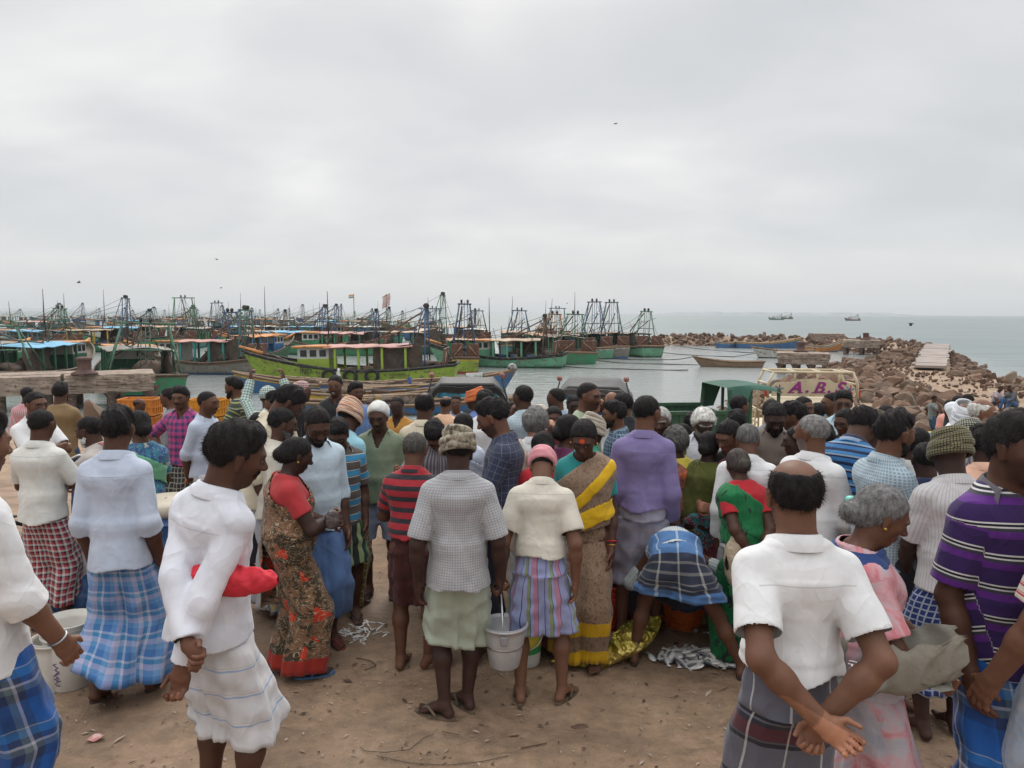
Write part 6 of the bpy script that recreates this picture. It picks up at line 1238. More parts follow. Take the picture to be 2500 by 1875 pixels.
man(672, 958, -75, 'man in cream shirt facing left beside the raised phone', d=6.6, shirt=sh(CREAM, .13), low=lg(WHITEL), skin='mid', hair='thick')
man(654, 945, -20, 'man in teal checked shirt and teal checked head cloth raising a phone', d=7.4, shirt=sh(S_TEALC, .31), low=dict(k='trousers', m=DKTR), skin='dark', hair='under', cloth=dict(m=CAP_TW), armL='up', armR='up')
man(737, 933, 75, 'man with red and white checked head cloth looking right', d=8.1, shirt=sh(DARK, .2), low=dict(k='trousers', m=DKTR), skin='mid', hair='under', cloth=dict(m=CAP_RW))
man(728, 950, 70, 'tall dark-haired man in cream shirt stooping to look right', d=5.4, shirt=sh(CREAM, .2), low=lg(WHITEL), skin='dark', hair='thick', lean=14, hp=28)
man(630, 1008, 5, 'black-haired head between the white sleeve and the checked lungi crowd, seen from behind', d=6.2, shirt=sh(GREYS, .13), low=dict(k='trousers', m=DKTR), skin='dark', hair='short')
man(694, 998, 65, 'grey-bearded man in cream shirt and yellow checked lungi looking right', d=5.2, shirt=sh(CREAM2, .2, .5), low=lg(L_CHK2, .08), skin='dark', hair='short', beard=1, beardcol=SALT, hp=14, wide=1.01)
TALL = man(592, 1036, 30, 'tall man in pale blue-white long-sleeved shirt and folded white lungi clasping his own wrist behind', d=2.98, shirt=sh(W1, .300, .50, sle=.010, e=.006, fold=1.5), low=lg(L_WHITE, .25, ease=.010, tilt=.02), skin='dark', hair='thick', wide=.91, headk=1.04, armk=.86, lean=2, side=9, hy=-30, hp=12, armL=dict(w=(-.095, -.128, .545), e=(.45, -1, .1), hd=(-.9, -.05, -.30), pn=(0, -1, 0), curl=1.0), armR=dict(w=(.060, -.118, .460), e=(.45, -1, .0), hd=(-.15, -.1, -1), pn=(0.3, -1, 0), curl=.9), mous=1)
woman(735, 1071, 62, 'woman in red blouse and brown flowered saree looking down at a small purse', d=4.45, shirt=bl(CORALB), low=dict(k='skirt', m=SAR_FL, hem=.035, flare=.035), wraps=[wb(SAR_FLT), sr(SAR_FLT, .30)], skin='vdark', hp=22, armL='front', armR=dict(w=(.02, .16, .635), e=(.8, -.5, -.3), hd=(-.4, .9, 0), curl=1), armk=1.25, fat=1.15, wide=1.01, sandal=SNB, more=lambda P, K, sc, r: (earring(P, K, sc, r), ring(P, K, sc, r, 'R', .9, GOLD), ring(P, K, sc, r, 'L', .9, GOLD)))
man(779, 1002, 150, 'man with moustache in white-blue shirt and plain blue lungi looking down', d=4.72, shirt=sh(pl((.52, .63, .72)), .2, .49), low=lg(PLAINBLUE, .13, flare=.02), skin='dark', mous=1, hp=30, beard=.5, sandal=SNR, wide=1.01)
man(818, 917, 183, 'smiling man in dark polo shirt facing the camera with arms folded', d=8.2, shirt=sh(DARK, .13, v=.04), low=dict(k='trousers', m=DKTR), skin='mid', mous=1, smile=1, arm='cross')
man(868, 934, 140, 'young man in pale blue shirt glancing right beside the dark polo', d=7.9, shirt=sh(PLAINBLUE, .13), low=dict(k='trousers', m=DKTR), skin='mid', hair='thick', mous=1)
man(862, 985, 22, 'man in peach striped turban and sky blue long-sleeved shirt bending forward', d=5.6, shirt=sh(SKY, .31, .47), low=lg(L_YEL, .05), skin='dark', hair='under', turban=dict(m=TB_STR), lean=12, hp=15, sandal=SND)
man(822, 1030, 165, 'man in brown and blue striped T-shirt and green striped short lungi looking down', d=5.12, shirt=sh(S_BLST, .13, .48, v=.06), low=lg(L_GREEN, .30), skin='dark', hair='thick', mous=1, hp=34, hy=-10, sandal=SND, armR='lowfront')
man(922, 985, 182, 'man with white head cloth and moustache in green polo shirt', d=5.7, shirt=sh(POLO, .13, .49, v=.07), low=dict(k='shorts', m=pl((.25, .28, .38)), end=.30), skin='dark', hair='under', cloth=dict(m=TB_WHITE), mous=1, hp=16, fat=1.25, wide=1.01, sandal=SND)
man(969, 969, 188, 'dark young man in mustard shirt behind the green polo shoulder', d=7.6, shirt=sh(pl((.45, .22, .05)), .13, v=.06), low=dict(k='trousers', m=DKTR), skin='vdark', hair='crop')
man(1037, 958, 4, 'man with thinning hair in cream shirt seen from behind', d=5.9, shirt=sh(CREAM, .2), low=dict(k='trousers', m=DKTR), skin='dark', hair='thin')
man(1089, 967, 15, 'shaven man in peach shirt seen from behind near the black frame', d=8.6, shirt=sh(PEACH, .13), low=lg(WHITEL), skin='mid', hair='bald', armR='hip')
man(1113, 966, 182, 'man with high forehead facing the camera before the black frame', d=9.4, shirt=sh(pl((.25, .30, .42)), .13), low=dict(k='trousers', m=DKTR), skin='mid', hair='recede')
man(1158, 950, -70, 'man in orange turban and blue shirt facing left', d=7.8, shirt=sh(pl((.12, .18, .42)), .13), low=lg(WHITEL), skin='dark', hair='under', turban=dict(m=TB_ORG), mous=1)
man(1184, 955, 10, 'black-haired man behind the navy checked shirt, only the back of his head showing', d=6.4, shirt=sh(W3, .13), low=lg(WHITEL), skin='dark', hair='thick')
woman(1132, 1010, 10, 'woman with low bun in pale blue blouse seen from behind', d=5.7, shirt=bl(LBLUE), low=dict(k='skirt', m=PLAINBLUE), wraps=[wb(LBLUE), sr(LBLUE, .2)], skin='dark')
man(1189, 978, -82, 'young man in navy checked shirt and dark trousers in profile looking down left', d=4.85, h=1.7, shirt=sh(S_NAVY, .2, .56), low=dict(k='trousers', m=DKTR), skin='mid', hair='thick', mous=1, hp=26, stubble=.6, wide=1.0, armL='lowfront', armR='lowfront')
man(1014, 1056, 8, 'greying man in red and black striped polo and maroon short lungi seen from behind', d=4.55, shirt=sh(S_RB, .13, .575, sle=.008), low=lg(MAROON, .27, ease=.006), skin='mid', hair='crop', haircol=SALT, lean=6, arm='front', legk=1.05, feet=((-.055, 0, 0, 4), (.055, .02, 0, 60)))
man(1056, 1042, 165, 'man in dark striped shirt bending his head toward the red striped polo', d=5.15, shirt=sh(S_GRST, .2), low=dict(k='trousers', m=DKTR), skin='mid', hair='thick', mous=1, hp=38, hr=18, lean=14, armR=dict(w=(.20, .18, .78), e=(.6, .1, -1), hd=(.3, .8, .2)))
man(1125, 1072, 2, 'man in white shirt with blue windowpane checks hidden behind the grey turban', d=4.55, shirt=sh(S_WCHK, .19, .50, sle=.014), rolled=1, low=lg(WHITEL, .2), skin='dark', hair='short', wide=1.06, armL='front', armR='front')
man(1118, 1045, -3, 'man in grey-brown turban, grey checked shirt and pale green folded lungi with his back turned', d=3.95, shirt=sh(S_GREY, .150, .475, sle=.009, fold=1.6), low=lg(L_PALE, .245, ease=.012, tilt=.02, flare=.018), skin='vdark', hair='thin', turban=dict(m=TB_GREY, nb=8), wide=1.0, sandal=SNT, feet=((-.045, 0, 0, 62), (.03, .055, 0, -32)), armL='down2', armR=dict(w=(.140, .02, .475), e=(.4, -.8, 0), hd=(0, .1, -1), curl=1.2))
man(1277, 942, -22, 'balding man in pale blue checked shirt turning his head left', d=6.7, shirt=sh(S_PALECHK, .13), low=lg(WHITEL), skin='dark', hair='recede', hy=25, armL='chin')
man(1251, 981, -80, 'small dark face just left of the pale blue checked shoulder', d=9.5, h=1.5, shirt=sh(W3, .13), low=lg(WHITEL), skin='dark', hair='crop')
man(1309, 998, 14, 'grey curly-haired pale man with striped shawl holding a phone to his ear', d=5.5, shirt=sh(W3, .2), low=lg(WHITEL), skin='light', hair='curly', haircol=GREYH, armR='phone', hp=10, wraps=[dict(name='shawl', m=SCARF_P, n=(.75, 0, .66), c=(-.05, 0, .05), w=.04, e=.024, drape=.2)])
woman(1322, 1060, -8, 'woman with glossy black hair in red blouse bowed behind the pink head cloth', d=4.95, shirt=bl(REDB), low=dict(k='skirt', m=SAR_MAR), skin='dark', hair='bun', bunz=-.3, lean=12, hp=25)
man(1357, 949, -80, 'man in blue shirt in profile facing left beside the grey canopy', d=7.6, shirt=sh(pl((.30, .38, .52)), .13), low=lg(WHITEL), skin='dark', hair='recede', armL='chin')
woman(1319, 990, 160, 'woman with cream cloth over her head behind the grey curly hair', d=7.0, shirt=bl(PURB), low=dict(k='skirt', m=SAR_MAR), skin='dark', cloth=dict(m=TB_CREAM, st='hood'))
woman(1352, 994, 175, 'woman holding a striped cloth to her mouth', d=6.3, shirt=bl(MAROB), low=dict(k='skirt', m=SAR_MAR), skin='dark', armL='chin', armR='chin')
man(1402, 966, 170, 'round-faced man with moustache looking out behind the pale green T-shirt', d=7.2, shirt=sh(W3, .13), low=lg(WHITEL), skin='vdark', mous=1)
man(1438, 935, 128, 'tall man in pale green T-shirt with moustache looking right', d=6.2, shirt=dict(m=PALEG, sl=.12, hem=.47, collar=False), low=dict(k='trousers', m=DKTR), skin='mid', hair='crop', mous=1)
man(1468, 960, 175, 'dark-faced man silhouetted under the grey canopy', d=9.0, shirt=sh(NAVY, .13), low=dict(k='trousers', m=DKTR), skin='vdark', hair='short')
man(1494, 957, 5, 'bald brown-headed man with hand on his head under the canopy edge', d=7.6, shirt=sh(W3, .13), low=lg(WHITEL), skin='brown', hair='none', armL='phone')
man(1521, 960, -40, 'black-haired man half hidden left of the lavender shirt', d=6.6, shirt=sh(DARK, .13), low=dict(k='trousers', m=DKTR), skin='mid', hair='short')
man(1500, 981, -88, 'bearded young man in dark checked shirt in profile facing left', d=6.0, shirt=sh(S_DKCHK, .2), low=dict(k='trousers', m=DKTR), skin='mid', hair='thick', beard=.6, mous=1)
man(1453, 1018, 60, 'man in cream turban looking right behind the brown and yellow saree', d=5.55, shirt=sh(GREENB, .13), low=lg(WHITEL), skin='dark', hair='under', turban=dict(m=TB_CREAM, nb=8), hp=14)
woman(1390, 1014, 62, 'woman with gold earring in purple blouse turned right', d=5.15, shirt=bl(PURB), low=dict(k='skirt', m=SAR_PURP), skin='dark', more=earring)
woman(1424, 1033, 192, 'woman in teal blouse and brown-yellow saree with vermilion on her forehead looking down', d=4.5, shirt=bl(TEALB), low=dict(k='skirt', m=SAR_BR, hem=.03, flare=.03), wraps=[wb(SAR_BRT), dict(m=SAR_BRT, n=(.62, 0, .78), c=(-.005, 0, -.005), w=.085, drape=0), dict(m=YEL, n=(.75, 0, .66), c=(-.060, 0, .030), w=.018, e=.024, drape=0), dict(m=YEL, n=(.35, 0, .94), c=(.0, 0, -.115), w=.030, e=.024, drape=0, hem=.50)], skin='dark', hp=28, tikka=1, armL='down', armR='down', more=lambda P, K, sc, r: (earring(P, K, sc, r), ring(P, K, sc, r, 'L', .9, GOLD), ring(P, K, sc, r, 'L', .80, THREAD, 'thread', .0195, .0035)))
man(1325, 1100, 4, 'man in pink head cloth, cream shirt and striped short lungi holding the bucket', d=4.35, shirt=sh(CREAM2, .125, .575, sle=.014, fold=1.4), low=lg(L_STRIPE, .275, ease=.012, belt=1, flare=.016), skin='brown', hair='under', cloth=dict(m=TB_PINK), lean=14, hp=34, feet=((-.07, -.03, 0, 5), (.085, -.01, 0, 30)), sandal=SNT, armL='carry', armR='down2', wide=1.0)
man(1580, 966, 14, 'broad man in lavender long-sleeved shirt and pale violet lungi seen from behind', d=4.95, h=1.72, shirt=sh(LAV, .29, .55, sle=.012, fold=1.6), low=lg(L_VIOLET, .235, ease=.014, belt=1), skin='mid', hair='crop', wide=.97, hy=-30, legk=1.05)
woman(1612, 996, 195, 'old white-haired woman facing the camera in yellow', d=5.45, shirt=bl(YELB), low=dict(k='skirt', m=OLIVES), wraps=[wb(SAR_OLV), sr(SAR_OLV, .1)], skin='dark', haircol=(.33, .32, .30), more=earring)
woman(1650, 1045, -12, 'grey curly-haired woman in yellow blouse and orange flowered saree seen from behind', d=5.3, shirt=bl(YELB), low=dict(k='skirt', m=SAR_ORG), wraps=[wb(SAR_ORG), sr(SAR_ORG, .34)], skin='vdark', hair='curly', haircol=(.09, .085, .08), bunz=-.1, armk=1.15)
woman(1668, 1036, 60, 'woman in pink shawl looking right behind the grey curls', d=5.85, shirt=bl(MAROB), low=dict(k='skirt', m=SAR_MAR), wraps=[sr(pl((.50, .26, .24)), .1)], skin='dark')
man(1721, 1003, 182, 'white-haired very dark man in white shirt looking down', d=5.65, shirt=sh(W1, .2, v=.07), low=lg(WHITEL), skin='vdark', hair='curly', hairvol=.55, haircol=WHITEH, hp=24)
man(1692, 1005, 30, 'black-haired man standing between the old woman and the white-haired man', d=6.2, shirt=sh(pl((.05, .07, .22)), .13), low=lg(WHITEL), skin='dark')
woman(1772, 1032, -128, 'short-haired woman with gold ear studs in dark maroon saree looking down left', d=5.1, shirt=bl(DARK), low=dict(k='skirt', m=SAR_MAR), wraps=[wb(SAR_MAR), sr(SAR_MAR, .2)], skin='mid', hair='thick', hp=24, more=earring)
woman(1733, 1055, 35, 'woman in olive green saree seen from behind', d=5.2, shirt=bl(OLIVES), low=dict(k='skirt', m=SAR_OLV), wraps=[wb(SAR_OLV), sr(SAR_OLV, .3)], skin='vdark')
man(1806, 966, 68, 'man in lilac-white shirt in profile looking right beside the cream truck', d=6.9, shirt=sh(pl((.58, .54, .64)), .2), low=lg(WHITEL), skin='mid', hair='short')
man(1800, 1003, 12, 'black-haired man seen from behind between the maroon saree and the cream truck', d=6.0, shirt=sh(pl((.60, .58, .60)), .13), low=lg(WHITEL), skin='dark', hair='thick')
man(1826, 1038, 14, 'salt-haired man in loose bright white shirt seen from behind', d=4.95, shirt=sh(W3, .29, .45, sle=.016, fold=1.5), low=lg(WHITEL), skin='mid', haircol=(.12, .115, .11), wide=1.02, lean=8, hp=15)
woman(1798, 1098, -6, 'old woman in red blouse and green saree with hands clasped behind', d=4.75, lean=16, shirt=bl(REDB), low=dict(k='skirt', m=SAR_GRN, hem=.02), wraps=[wb(SAR_GRN), dict(m=SAR_GRN, n=(.62, 0, .78), c=(-.028, 0, .0), w=.068, drape=.34, dw=.06)], skin='dark', hair='bun', bunz=-.05, haircol=(.06, .05, .045), arm='behind', armk=1.1, more=lambda P, K, sc, r: ring(P, K, sc, r, 'R', .9, GOLD))
man(1896, 989, 192, 'black-bearded man in grey-brown shirt looking down', d=5.5, shirt=sh(BROWN_S, .2), low=dict(k='trousers', m=DKTR), skin='vdark', beard=1.2, mous=1, hp=28, wide=1.02)
man(1884, 976, 10, 'man in grey shirt behind the black-bearded man', d=6.4, shirt=sh(GREYS, .13), low=dict(k='trousers', m=DKTR), skin='dark')
man(1936, 983, -72, 'man with moustache in peach shirt in profile facing left, fingers raised', d=5.75, shirt=sh(pl((.62, .38, .18)), .2), low=lg(WHITEL), skin='mid', mous=1, hair='thick', armL='chin', hp=10)
man(1964, 970, 150, 'man with receding hair glancing over the peach shirt', d=6.9, shirt=sh(CREAM, .13), low=lg(WHITEL), skin='mid', hair='recede', mous=1)
man(1996, 984, -5, 'black-haired man against the blue windscreen, seen from behind', d=7.3, shirt=sh(GREYS, .13), low=lg(WHITEL), skin='dark', hair='short')
man(2030, 960, -88, 'man in mustard shirt in profile facing left before the truck lettering', d=7.4, shirt=sh(pl((.26, .20, .03)), .13), low=lg(WHITEL), skin='mid', hair='recede', mous=1)
def glasses(P, K, sc, root):
    mb = MB()
    for s in (-1, 1):
        c = np.array((s * .145, .43, .045)); mb.tube([headp(K, c + [.09 * math.cos(a), 0, .06 * math.sin(a)]) * sc for a in np.linspace(0, 6.283, 15)[:-1]], .0016 * sc, 5, closed=True); mb.tube([headp(K, (s * .235, .42, .06)) * sc, headp(K, (s * .35, .02, .05)) * sc], .0014 * sc, 4)
    mb.tube([headp(K, (-.055, .44, .05)) * sc, headp(K, (.055, .44, .05)) * sc], .0014 * sc, 4); mb.build('spectacles', DKM, root)
DKM = paint((.02, .018, .018), None, .4, 3, bump=0)
man(2060, 956, 202, 'man with spectacles and pale blue shirt before the truck windscreen', d=6.6, h=1.7, shirt=sh(pl((.45, .60, .68)), .13), low=dict(k='trousers', m=DKTR), skin='mid', hair='thick', more=glasses)
man(2062, 1000, -125, 'black-haired man looking down left in front of the spectacled man', d=5.8, shirt=sh(DARK, .13), low=lg(WHITEL), skin='dark', hair='short', hp=14)
woman(1950, 1042, -70, 'woman half hidden behind the grey-haired man, facing left', d=5.0, shirt=bl(MAROB), low=dict(k='skirt', m=SAR_MAR), skin='vdark')
man(1985, 1013, 55, 'grey-haired man in loose white shirt and beige checked lungi looking back over his shoulder', d=4.45, h=1.62, shirt=sh(W3, .28, .50, sle=.018, fold=1.5), low=lg(L_BEIGE, .06, belt=1), skin='mid', hair='crop', haircol=(.17, .165, .16), hy=95, stubble=.5, wide=1.01, arm='lowfront')
man(2015, 1040, 10, 'dark head of a man just behind the grey-haired man', d=5.4, shirt=sh(DARK, .13), low=lg(WHITEL), skin='vdark', hair='thick')
man(1943, 1122, 2, 'balding man in white short-sleeved shirt and dark plaid lungi with hands clasped behind', d=2.50, h=1.7, shirt=sh(W3, .122, .585, sle=.013, fold=1.0), low=lg(L_BALD, .06, ease=.010, pleat=.6, top=.60, belt=1), skin='brown', hair='bald', wide=.98, headk=1.052, nape=.14, armL=dict(w=(-.005, -.150, .550), e=(1, -.6, .1), hd=(-.75, -.15, -.55), pn=(.1, -1, .25), curl=.75), armR=dict(w=(.022, -.112, .535), e=(1, -.6, .1), hd=(-.50, -.12, -.85), pn=(-.1, -1, .1), curl=1.0), sandal=SND)
man(2118, 1003, 48, 'man in blue striped polo shirt bending forward', d=4.75, shirt=sh(S_BLPOLO, .14, sle=.012), low=dict(k='trousers', m=DKTR), skin='dark', hair='thick', lean=22, hp=20, wide=1.03, arm='lowfront')
woman(2140, 1010, 62, 'woman in grey-brown turban and green blouse looking right', d=4.95, shirt=bl(GREENB), low=dict(k='skirt', m=SAR_MAR), skin='dark', hair='under', turban=dict(m=TB_GRN, nb=8))
man(2189, 1008, 78, 'bearded young man in blue checked shirt in profile looking right', d=4.1, h=1.7, shirt=sh(S_BLCHK, .2, .49, sle=.012, fold=1.3), low=dict(k='trousers', m=DKTR), skin='mid', hair='thick', beard=.7, mous=1, fat=1.1, wide=1.01, hp=8, arm='lowfront')
man(2242, 1046, 50, 'man in creased white rolled-sleeve shirt behind the blue checked shirt', d=4.7, shirt=sh(W2, .19, .49, sle=.018, fold=2.2), rolled=1, low=lg(L_DKCHK, .1), skin='dark', hair='short', armR='lowfront')
man(2163, 990, 4, 'black-haired head behind the green-bloused woman', d=6.6, shirt=sh(W3, .13), low=lg(WHITEL), skin='dark')
man(2198, 994, 30, 'another dark head farther right behind the bearded profile', d=7.2, shirt=sh(W3, .13), low=lg(WHITEL), skin='dark')
man(2262, 1080, 8, 'very short-haired dark man seen from behind beside the olive turban', d=4.3, h=1.5, shirt=sh(NAVY, .13), low=lg(WHITEL), skin='vdark', hair='crop')
man(2276, 1058, 170, 'small figure with blue, white and yellow banded cap', d=6.0, h=1.35, shirt=sh(TAN, .13), low=lg(WHITEL), skin='mid', hair='under', cloth=dict(m=fabric('h', .03, [(0, (.45, .40, .05)), (.35, (.55, .56, .55)), (.6, (.05, .15, .45))])))
man(2317, 1052, 0, 'man in olive checked turban, grey-white pinstriped shirt and blue checked lungi', d=3.85, shirt=sh(S_VST, .14, .50, sle=.016, fold=1.3), low=lg(L_BLUECHK, .16), skin='vdark', hair='none', turban=dict(m=TB_OLV, nb=7), wide=1.03, lean=6, arm='lowfront')
man(2358, 1035, 12, 'man in grey checked turban and grey striped shirt behind the olive turban', d=4.65, shirt=sh(S_GRST, .2), low=lg(WHITEL), skin='brown', hair='none', turban=dict(m=TB_CHK, nb=7), lean=10, hp=14, wide=1.01)
man(2356, 985, -150, 'person wrapped in white turban and white shawl looking left', d=6.2, h=1.6, shirt=sh(W3, .31), low=lg(WHITEL), skin='mid', hair='none', turban=dict(m=pl((.70, .72, .76)), nb=9), wraps=[dict(name='shawl', m=pl((.66, .69, .74)), n=(.3, 0, .95), c=(0, 0, .05), w=.05, e=.026, drape=0)])
man(2400, 975, 120, 'bald man with white moustache looking right', d=5.9, h=1.66, shirt=sh(W3, .2), low=lg(WHITEL), skin='brown', hair='bald', haircol=WHITEH, mous=1, beardcol=WHITEH)
man(2399, 1042, 8, 'black-haired man in pale peach shirt behind the purple striped polo', d=4.5, shirt=sh(pl((.75, .45, .33)), .16), low=lg(WHITEL), skin='vdark', hair='thick')
man(2488, 1013, 162, 'smiling man in purple striped polo at the right edge, face turned to the camera', d=2.78, h=1.75, shirt=sh(S_PURP, .14, .47, v=.015, sle=.012, cm=pl((.11, .10, .12))), low=lg(L_DEEPBLUE, .20), skin='dark', hair='thick', mous=1, smile=1, wide=.95, hp=2)
man(2690, 1010, -18, 'man in red and cream striped T-shirt and pale lungi cut by the right picture edge', d=2.55, h=1.72, shirt=dict(m=S_REDST, sl=.14, hem=.47, collar=False, sle=.016), low=lg(fabric('tie', 6, [(.4, (.50, .49, .52)), (.56, (.36, .45, .58)), (.7, (.52, .50, .50))]), .05), skin='brown', hair='short', wide=1.01, armL=dict(w=(.15, .08, .46), e=(.4, -.8, 0), curl=.4), armR='down')
woman(2180, 1196, 98, 'grey-haired woman in pink tie-dyed saree holding open a grey sack of fish', d=2.82, h=1.50, shirt=dict(name='saree_drape', m=SAR_PNK, sl=.135, hem=.48, e=.014, sle=.016, collar=False, neck=.062, fold=2.0), low=dict(k='skirt', m=SAR_PNK), wraps=[dict(name='blouse', m=BLUEB, n=(0, 0, 1), c=(0, -.01, .106), w=.012, e=.016)], skin='mid', haircol=(.15, .145, .145), bunz=-.16, hp=26, armR=dict(w=(.085, .15, .545), e=(.8, -.5, -.3), hd=(-.1, .8, -.5), curl=1.3), armL=dict(w=(.0, .20, .53), e=(.8, -.4, -.3), hd=(.2, .8, -.4), curl=1.2), more=lambda P, K, sc, r: (earring(P, K, sc, r), ring(P, K, sc, r, 'R', .9, GOLD), MB().lathe([(.002, -.016), (.022, -.012), (.026, 0), (.02, .012), (.002, .016)], headp(K, (-.12, -.52, .02)) * sc, 10).build('hair_clip', paint((.15, .6, .5), None, .4, 3, bump=0), r)))
# ---- bent over the fish -----------------------------------------------------
man(0, 0, 8, 'man bending double in blue and black plaid short lungi over the fish pile', foot=(1672, 1630), stature=1.50, d=1, lean=140, hp=-5, shirt=sh(fabric('v', .02, [(0, (.56, .60, .60)), (.75, (.30, .36, .38))]), .2, .53), low=lg(L_BEND, .335, ease=.030, flare=.012, top=.60, belt=1), skin='mid', arm='reach', feet=((-.215, .02, 0, 5), (.225, -.04, 0, 20)), sandal=SND, hair='short', hipz=.49, hipx=-.055)
woman(0, 0, 20, 'woman bending over in red and teal flowered saree behind the bent man', foot=(1712, 1512), stature=1.50, d=1, lean=85, shirt=bl(REDB), low=dict(k='skirt', m=SAR_RED), wraps=[wb(SAR_RED), sr(SAR_RED, 0)], skin='vdark', arm='reach')
man(0, 0, -60, 'crouching man whose knee and sandalled foot show beneath the bent man', foot=(1650, 1548), stature=1.6, d=1, hipz=.20, lean=35, shirt=sh(NAVY, .2), low=dict(k='shorts', m=DKTR, end=.05), skin='mid', feet=((-.09, .12, 0, 5), (.09, .10, 0, 10)), knees=((-.3, 1, .6), (.35, 1, .6)), arm='fwd', sandal=SND)
# ---- far figures ------------------------------------------------------------
man(2282, 965, 88, 'youth in checked shirt and blue shorts standing hand on hip before the boulders', d=20.5, h=1.6, shirt=sh(fabric('grid', .05, .3, (.10, .13, .14), (.25, .27, .25)), .13), low=dict(k='shorts', m=pl((.05, .11, .20)), end=.26), skin='dark', arm='hip', group='people on the shore and rocks')
man(2317, 976, 10, 'man in salmon pink shirt seen from behind near the boulders', d=13.2, shirt=sh(PINKS, .13), low=dict(k='trousers', m=DKTR), skin='dark', group='people on the shore and rocks')
man(2338, 966, 5, 'black-haired man right of the salmon shirt', d=12.0, shirt=sh(DARK, .13), low=dict(k='trousers', m=DKTR), skin='dark', group='people on the shore and rocks')
man(2362, 962, -20, 'man with white collar beside the rock field', d=12.4, shirt=sh(W3, .13), low=dict(k='trousers', m=DKTR), skin='dark', group='people on the shore and rocks')
man(2326, 984, -30, 'person in white hooded shawl left of the white turban', d=8.2, shirt=sh(W3, .31), low=lg(WHITEL), skin='vdark', hair='none', cloth=dict(m=pl((.66, .69, .74)), st='hood'), group='people on the shore and rocks')
def seated(px, py, d, yaw, label, stature=1.6, **P): return _p(px, py, d, yaw, label, stature=stature, hipz=.16, knees=((-.25, 1, .6), (.3, 1, .6)), feet=((-.07, .20), (.08, .22)), lean=P.pop('lean', 22), group='people on the shore and rocks', arm=P.pop('arm', 'fwd'), **P)
seated(2462, 941, 25.5, -100, 'man in grey shirt and blue trousers sitting on the rocks at the right edge', shirt=sh(pl((.10, .11, .12)), .2), low=dict(k='trousers', m=pl((.05, .12, .26))), skin='dark')
seated(2446, 943, 27, 170, 'person in white top sitting left of the grey-shirted man', shirt=sh(pl((.45, .38, .40)), .13), low=dict(k='trousers', m=pl((.06, .05, .06))), skin='dark')
man(2492, 996, 0, 'black-haired head low at the right edge above the smiling man', d=7.2, shirt=sh(W3, .13), low=lg(WHITEL), skin='dark')
man(2463, 1000, 20, 'grey-capped head low at the right edge', d=7.6, shirt=sh(GREYS, .13), low=lg(WHITEL), skin='mid', hair='short', haircol=GREYH)
man(1715, 804, 20, 'tiny man in white shirt and blue trousers walking on the far rock arm', d=120, h=1.7, shirt=sh(W3, .2), low=dict(k='trousers', m=pl((.04, .06, .12))), skin='dark', group='people on the shore and rocks')
seated(2095, 812, 93.5, -80, 'tiny dark figure sitting on the farther ruined pier', shirt=sh(pl((.05, .04, .05)), .13), low=dict(k='trousers', m=DKTR), skin='vdark')
man(1000, 912, -30, 'small man in blue shirt and trousers standing on the blue wooden boat', d=44, ground=-2.6, shirt=sh(pl((.06, .14, .40)), .2), low=dict(k='trousers', m=pl((.06, .12, .35))), skin='dark', group='people on the shore and rocks', arm='fwd')
man(826, 890, 170, 'distant man in white on the boats, just above the smiling man in dark polo', d=44, ground=-2.15, shirt=sh(W3, .2), low=lg(WHITEL), skin='dark', group='people on the shore and rocks', arm='fwd')
for p in PEOPLE:
    if p[2] < 1.42 or p[2] > 1.80: print('SIZE', p)
P_ = [(o.location.x, o.location.y, o['label']) for o in COL.objects if o.name.startswith('person')]
for i in range(len(P_)):
    for j in range(i):
        dd = math.hypot(P_[i][0] - P_[j][0], P_[i][1] - P_[j][1])
        if dd < .27: print('CLOSE %.2f' % dd, P_[i][2][:40], '|', P_[j][2][:40])
# ================================================================ vehicles
m_cream = paint((.56, .48, .33), (.46, .39, .27), .5, 2.0, wear=(.20, .12, .07), wearamt=.2, bump=.1); m_blk = paint((.015, .015, .016), (.03, .03, .03), .6, 4); m_rub = paint((.018, .018, .018), None, .9, 6); m_chrome = paint((.5, .5, .5), None, .3, 4, metal=.9, bump=0)
m_wind = paint((.05, .16, .26), (.02, .06, .10), .12, 1.5, bump=0); m_bluestrip = paint((.03, .25, .50), None, .4, 3, bump=0); m_red = paint((.5, .03, .02), None, .3, 3, bump=0); m_purple = paint((.26, .015, .18), None, .5, 3, bump=0)
def wheel(parent, c, r=.27, w=.15):
    t_ = MB().lathe([(r * .55, -w / 2), (r * .92, -w / 2), (r, -w * .3), (r, w * .3), (r * .92, w / 2), (r * .55, w / 2)], (0, 0, 0), 22, rot=Euler((0, rad(90), 0)), capb=False).build('wheel', m_rub, parent, c); MB().lathe([(.02, -w * .35), (r * .3, -w * .4), (r * .56, -w * .2), (r * .56, w * .2), (r * .3, w * .4), (.02, w * .35)], (0, 0, 0), 16, rot=Euler((0, rad(90), 0))).build('rim', m_chrome, t_); return t_
def groundpt(px, d): T = at_d(px, 900, d); return (T[0], T[1], g(T[0], T[1]))
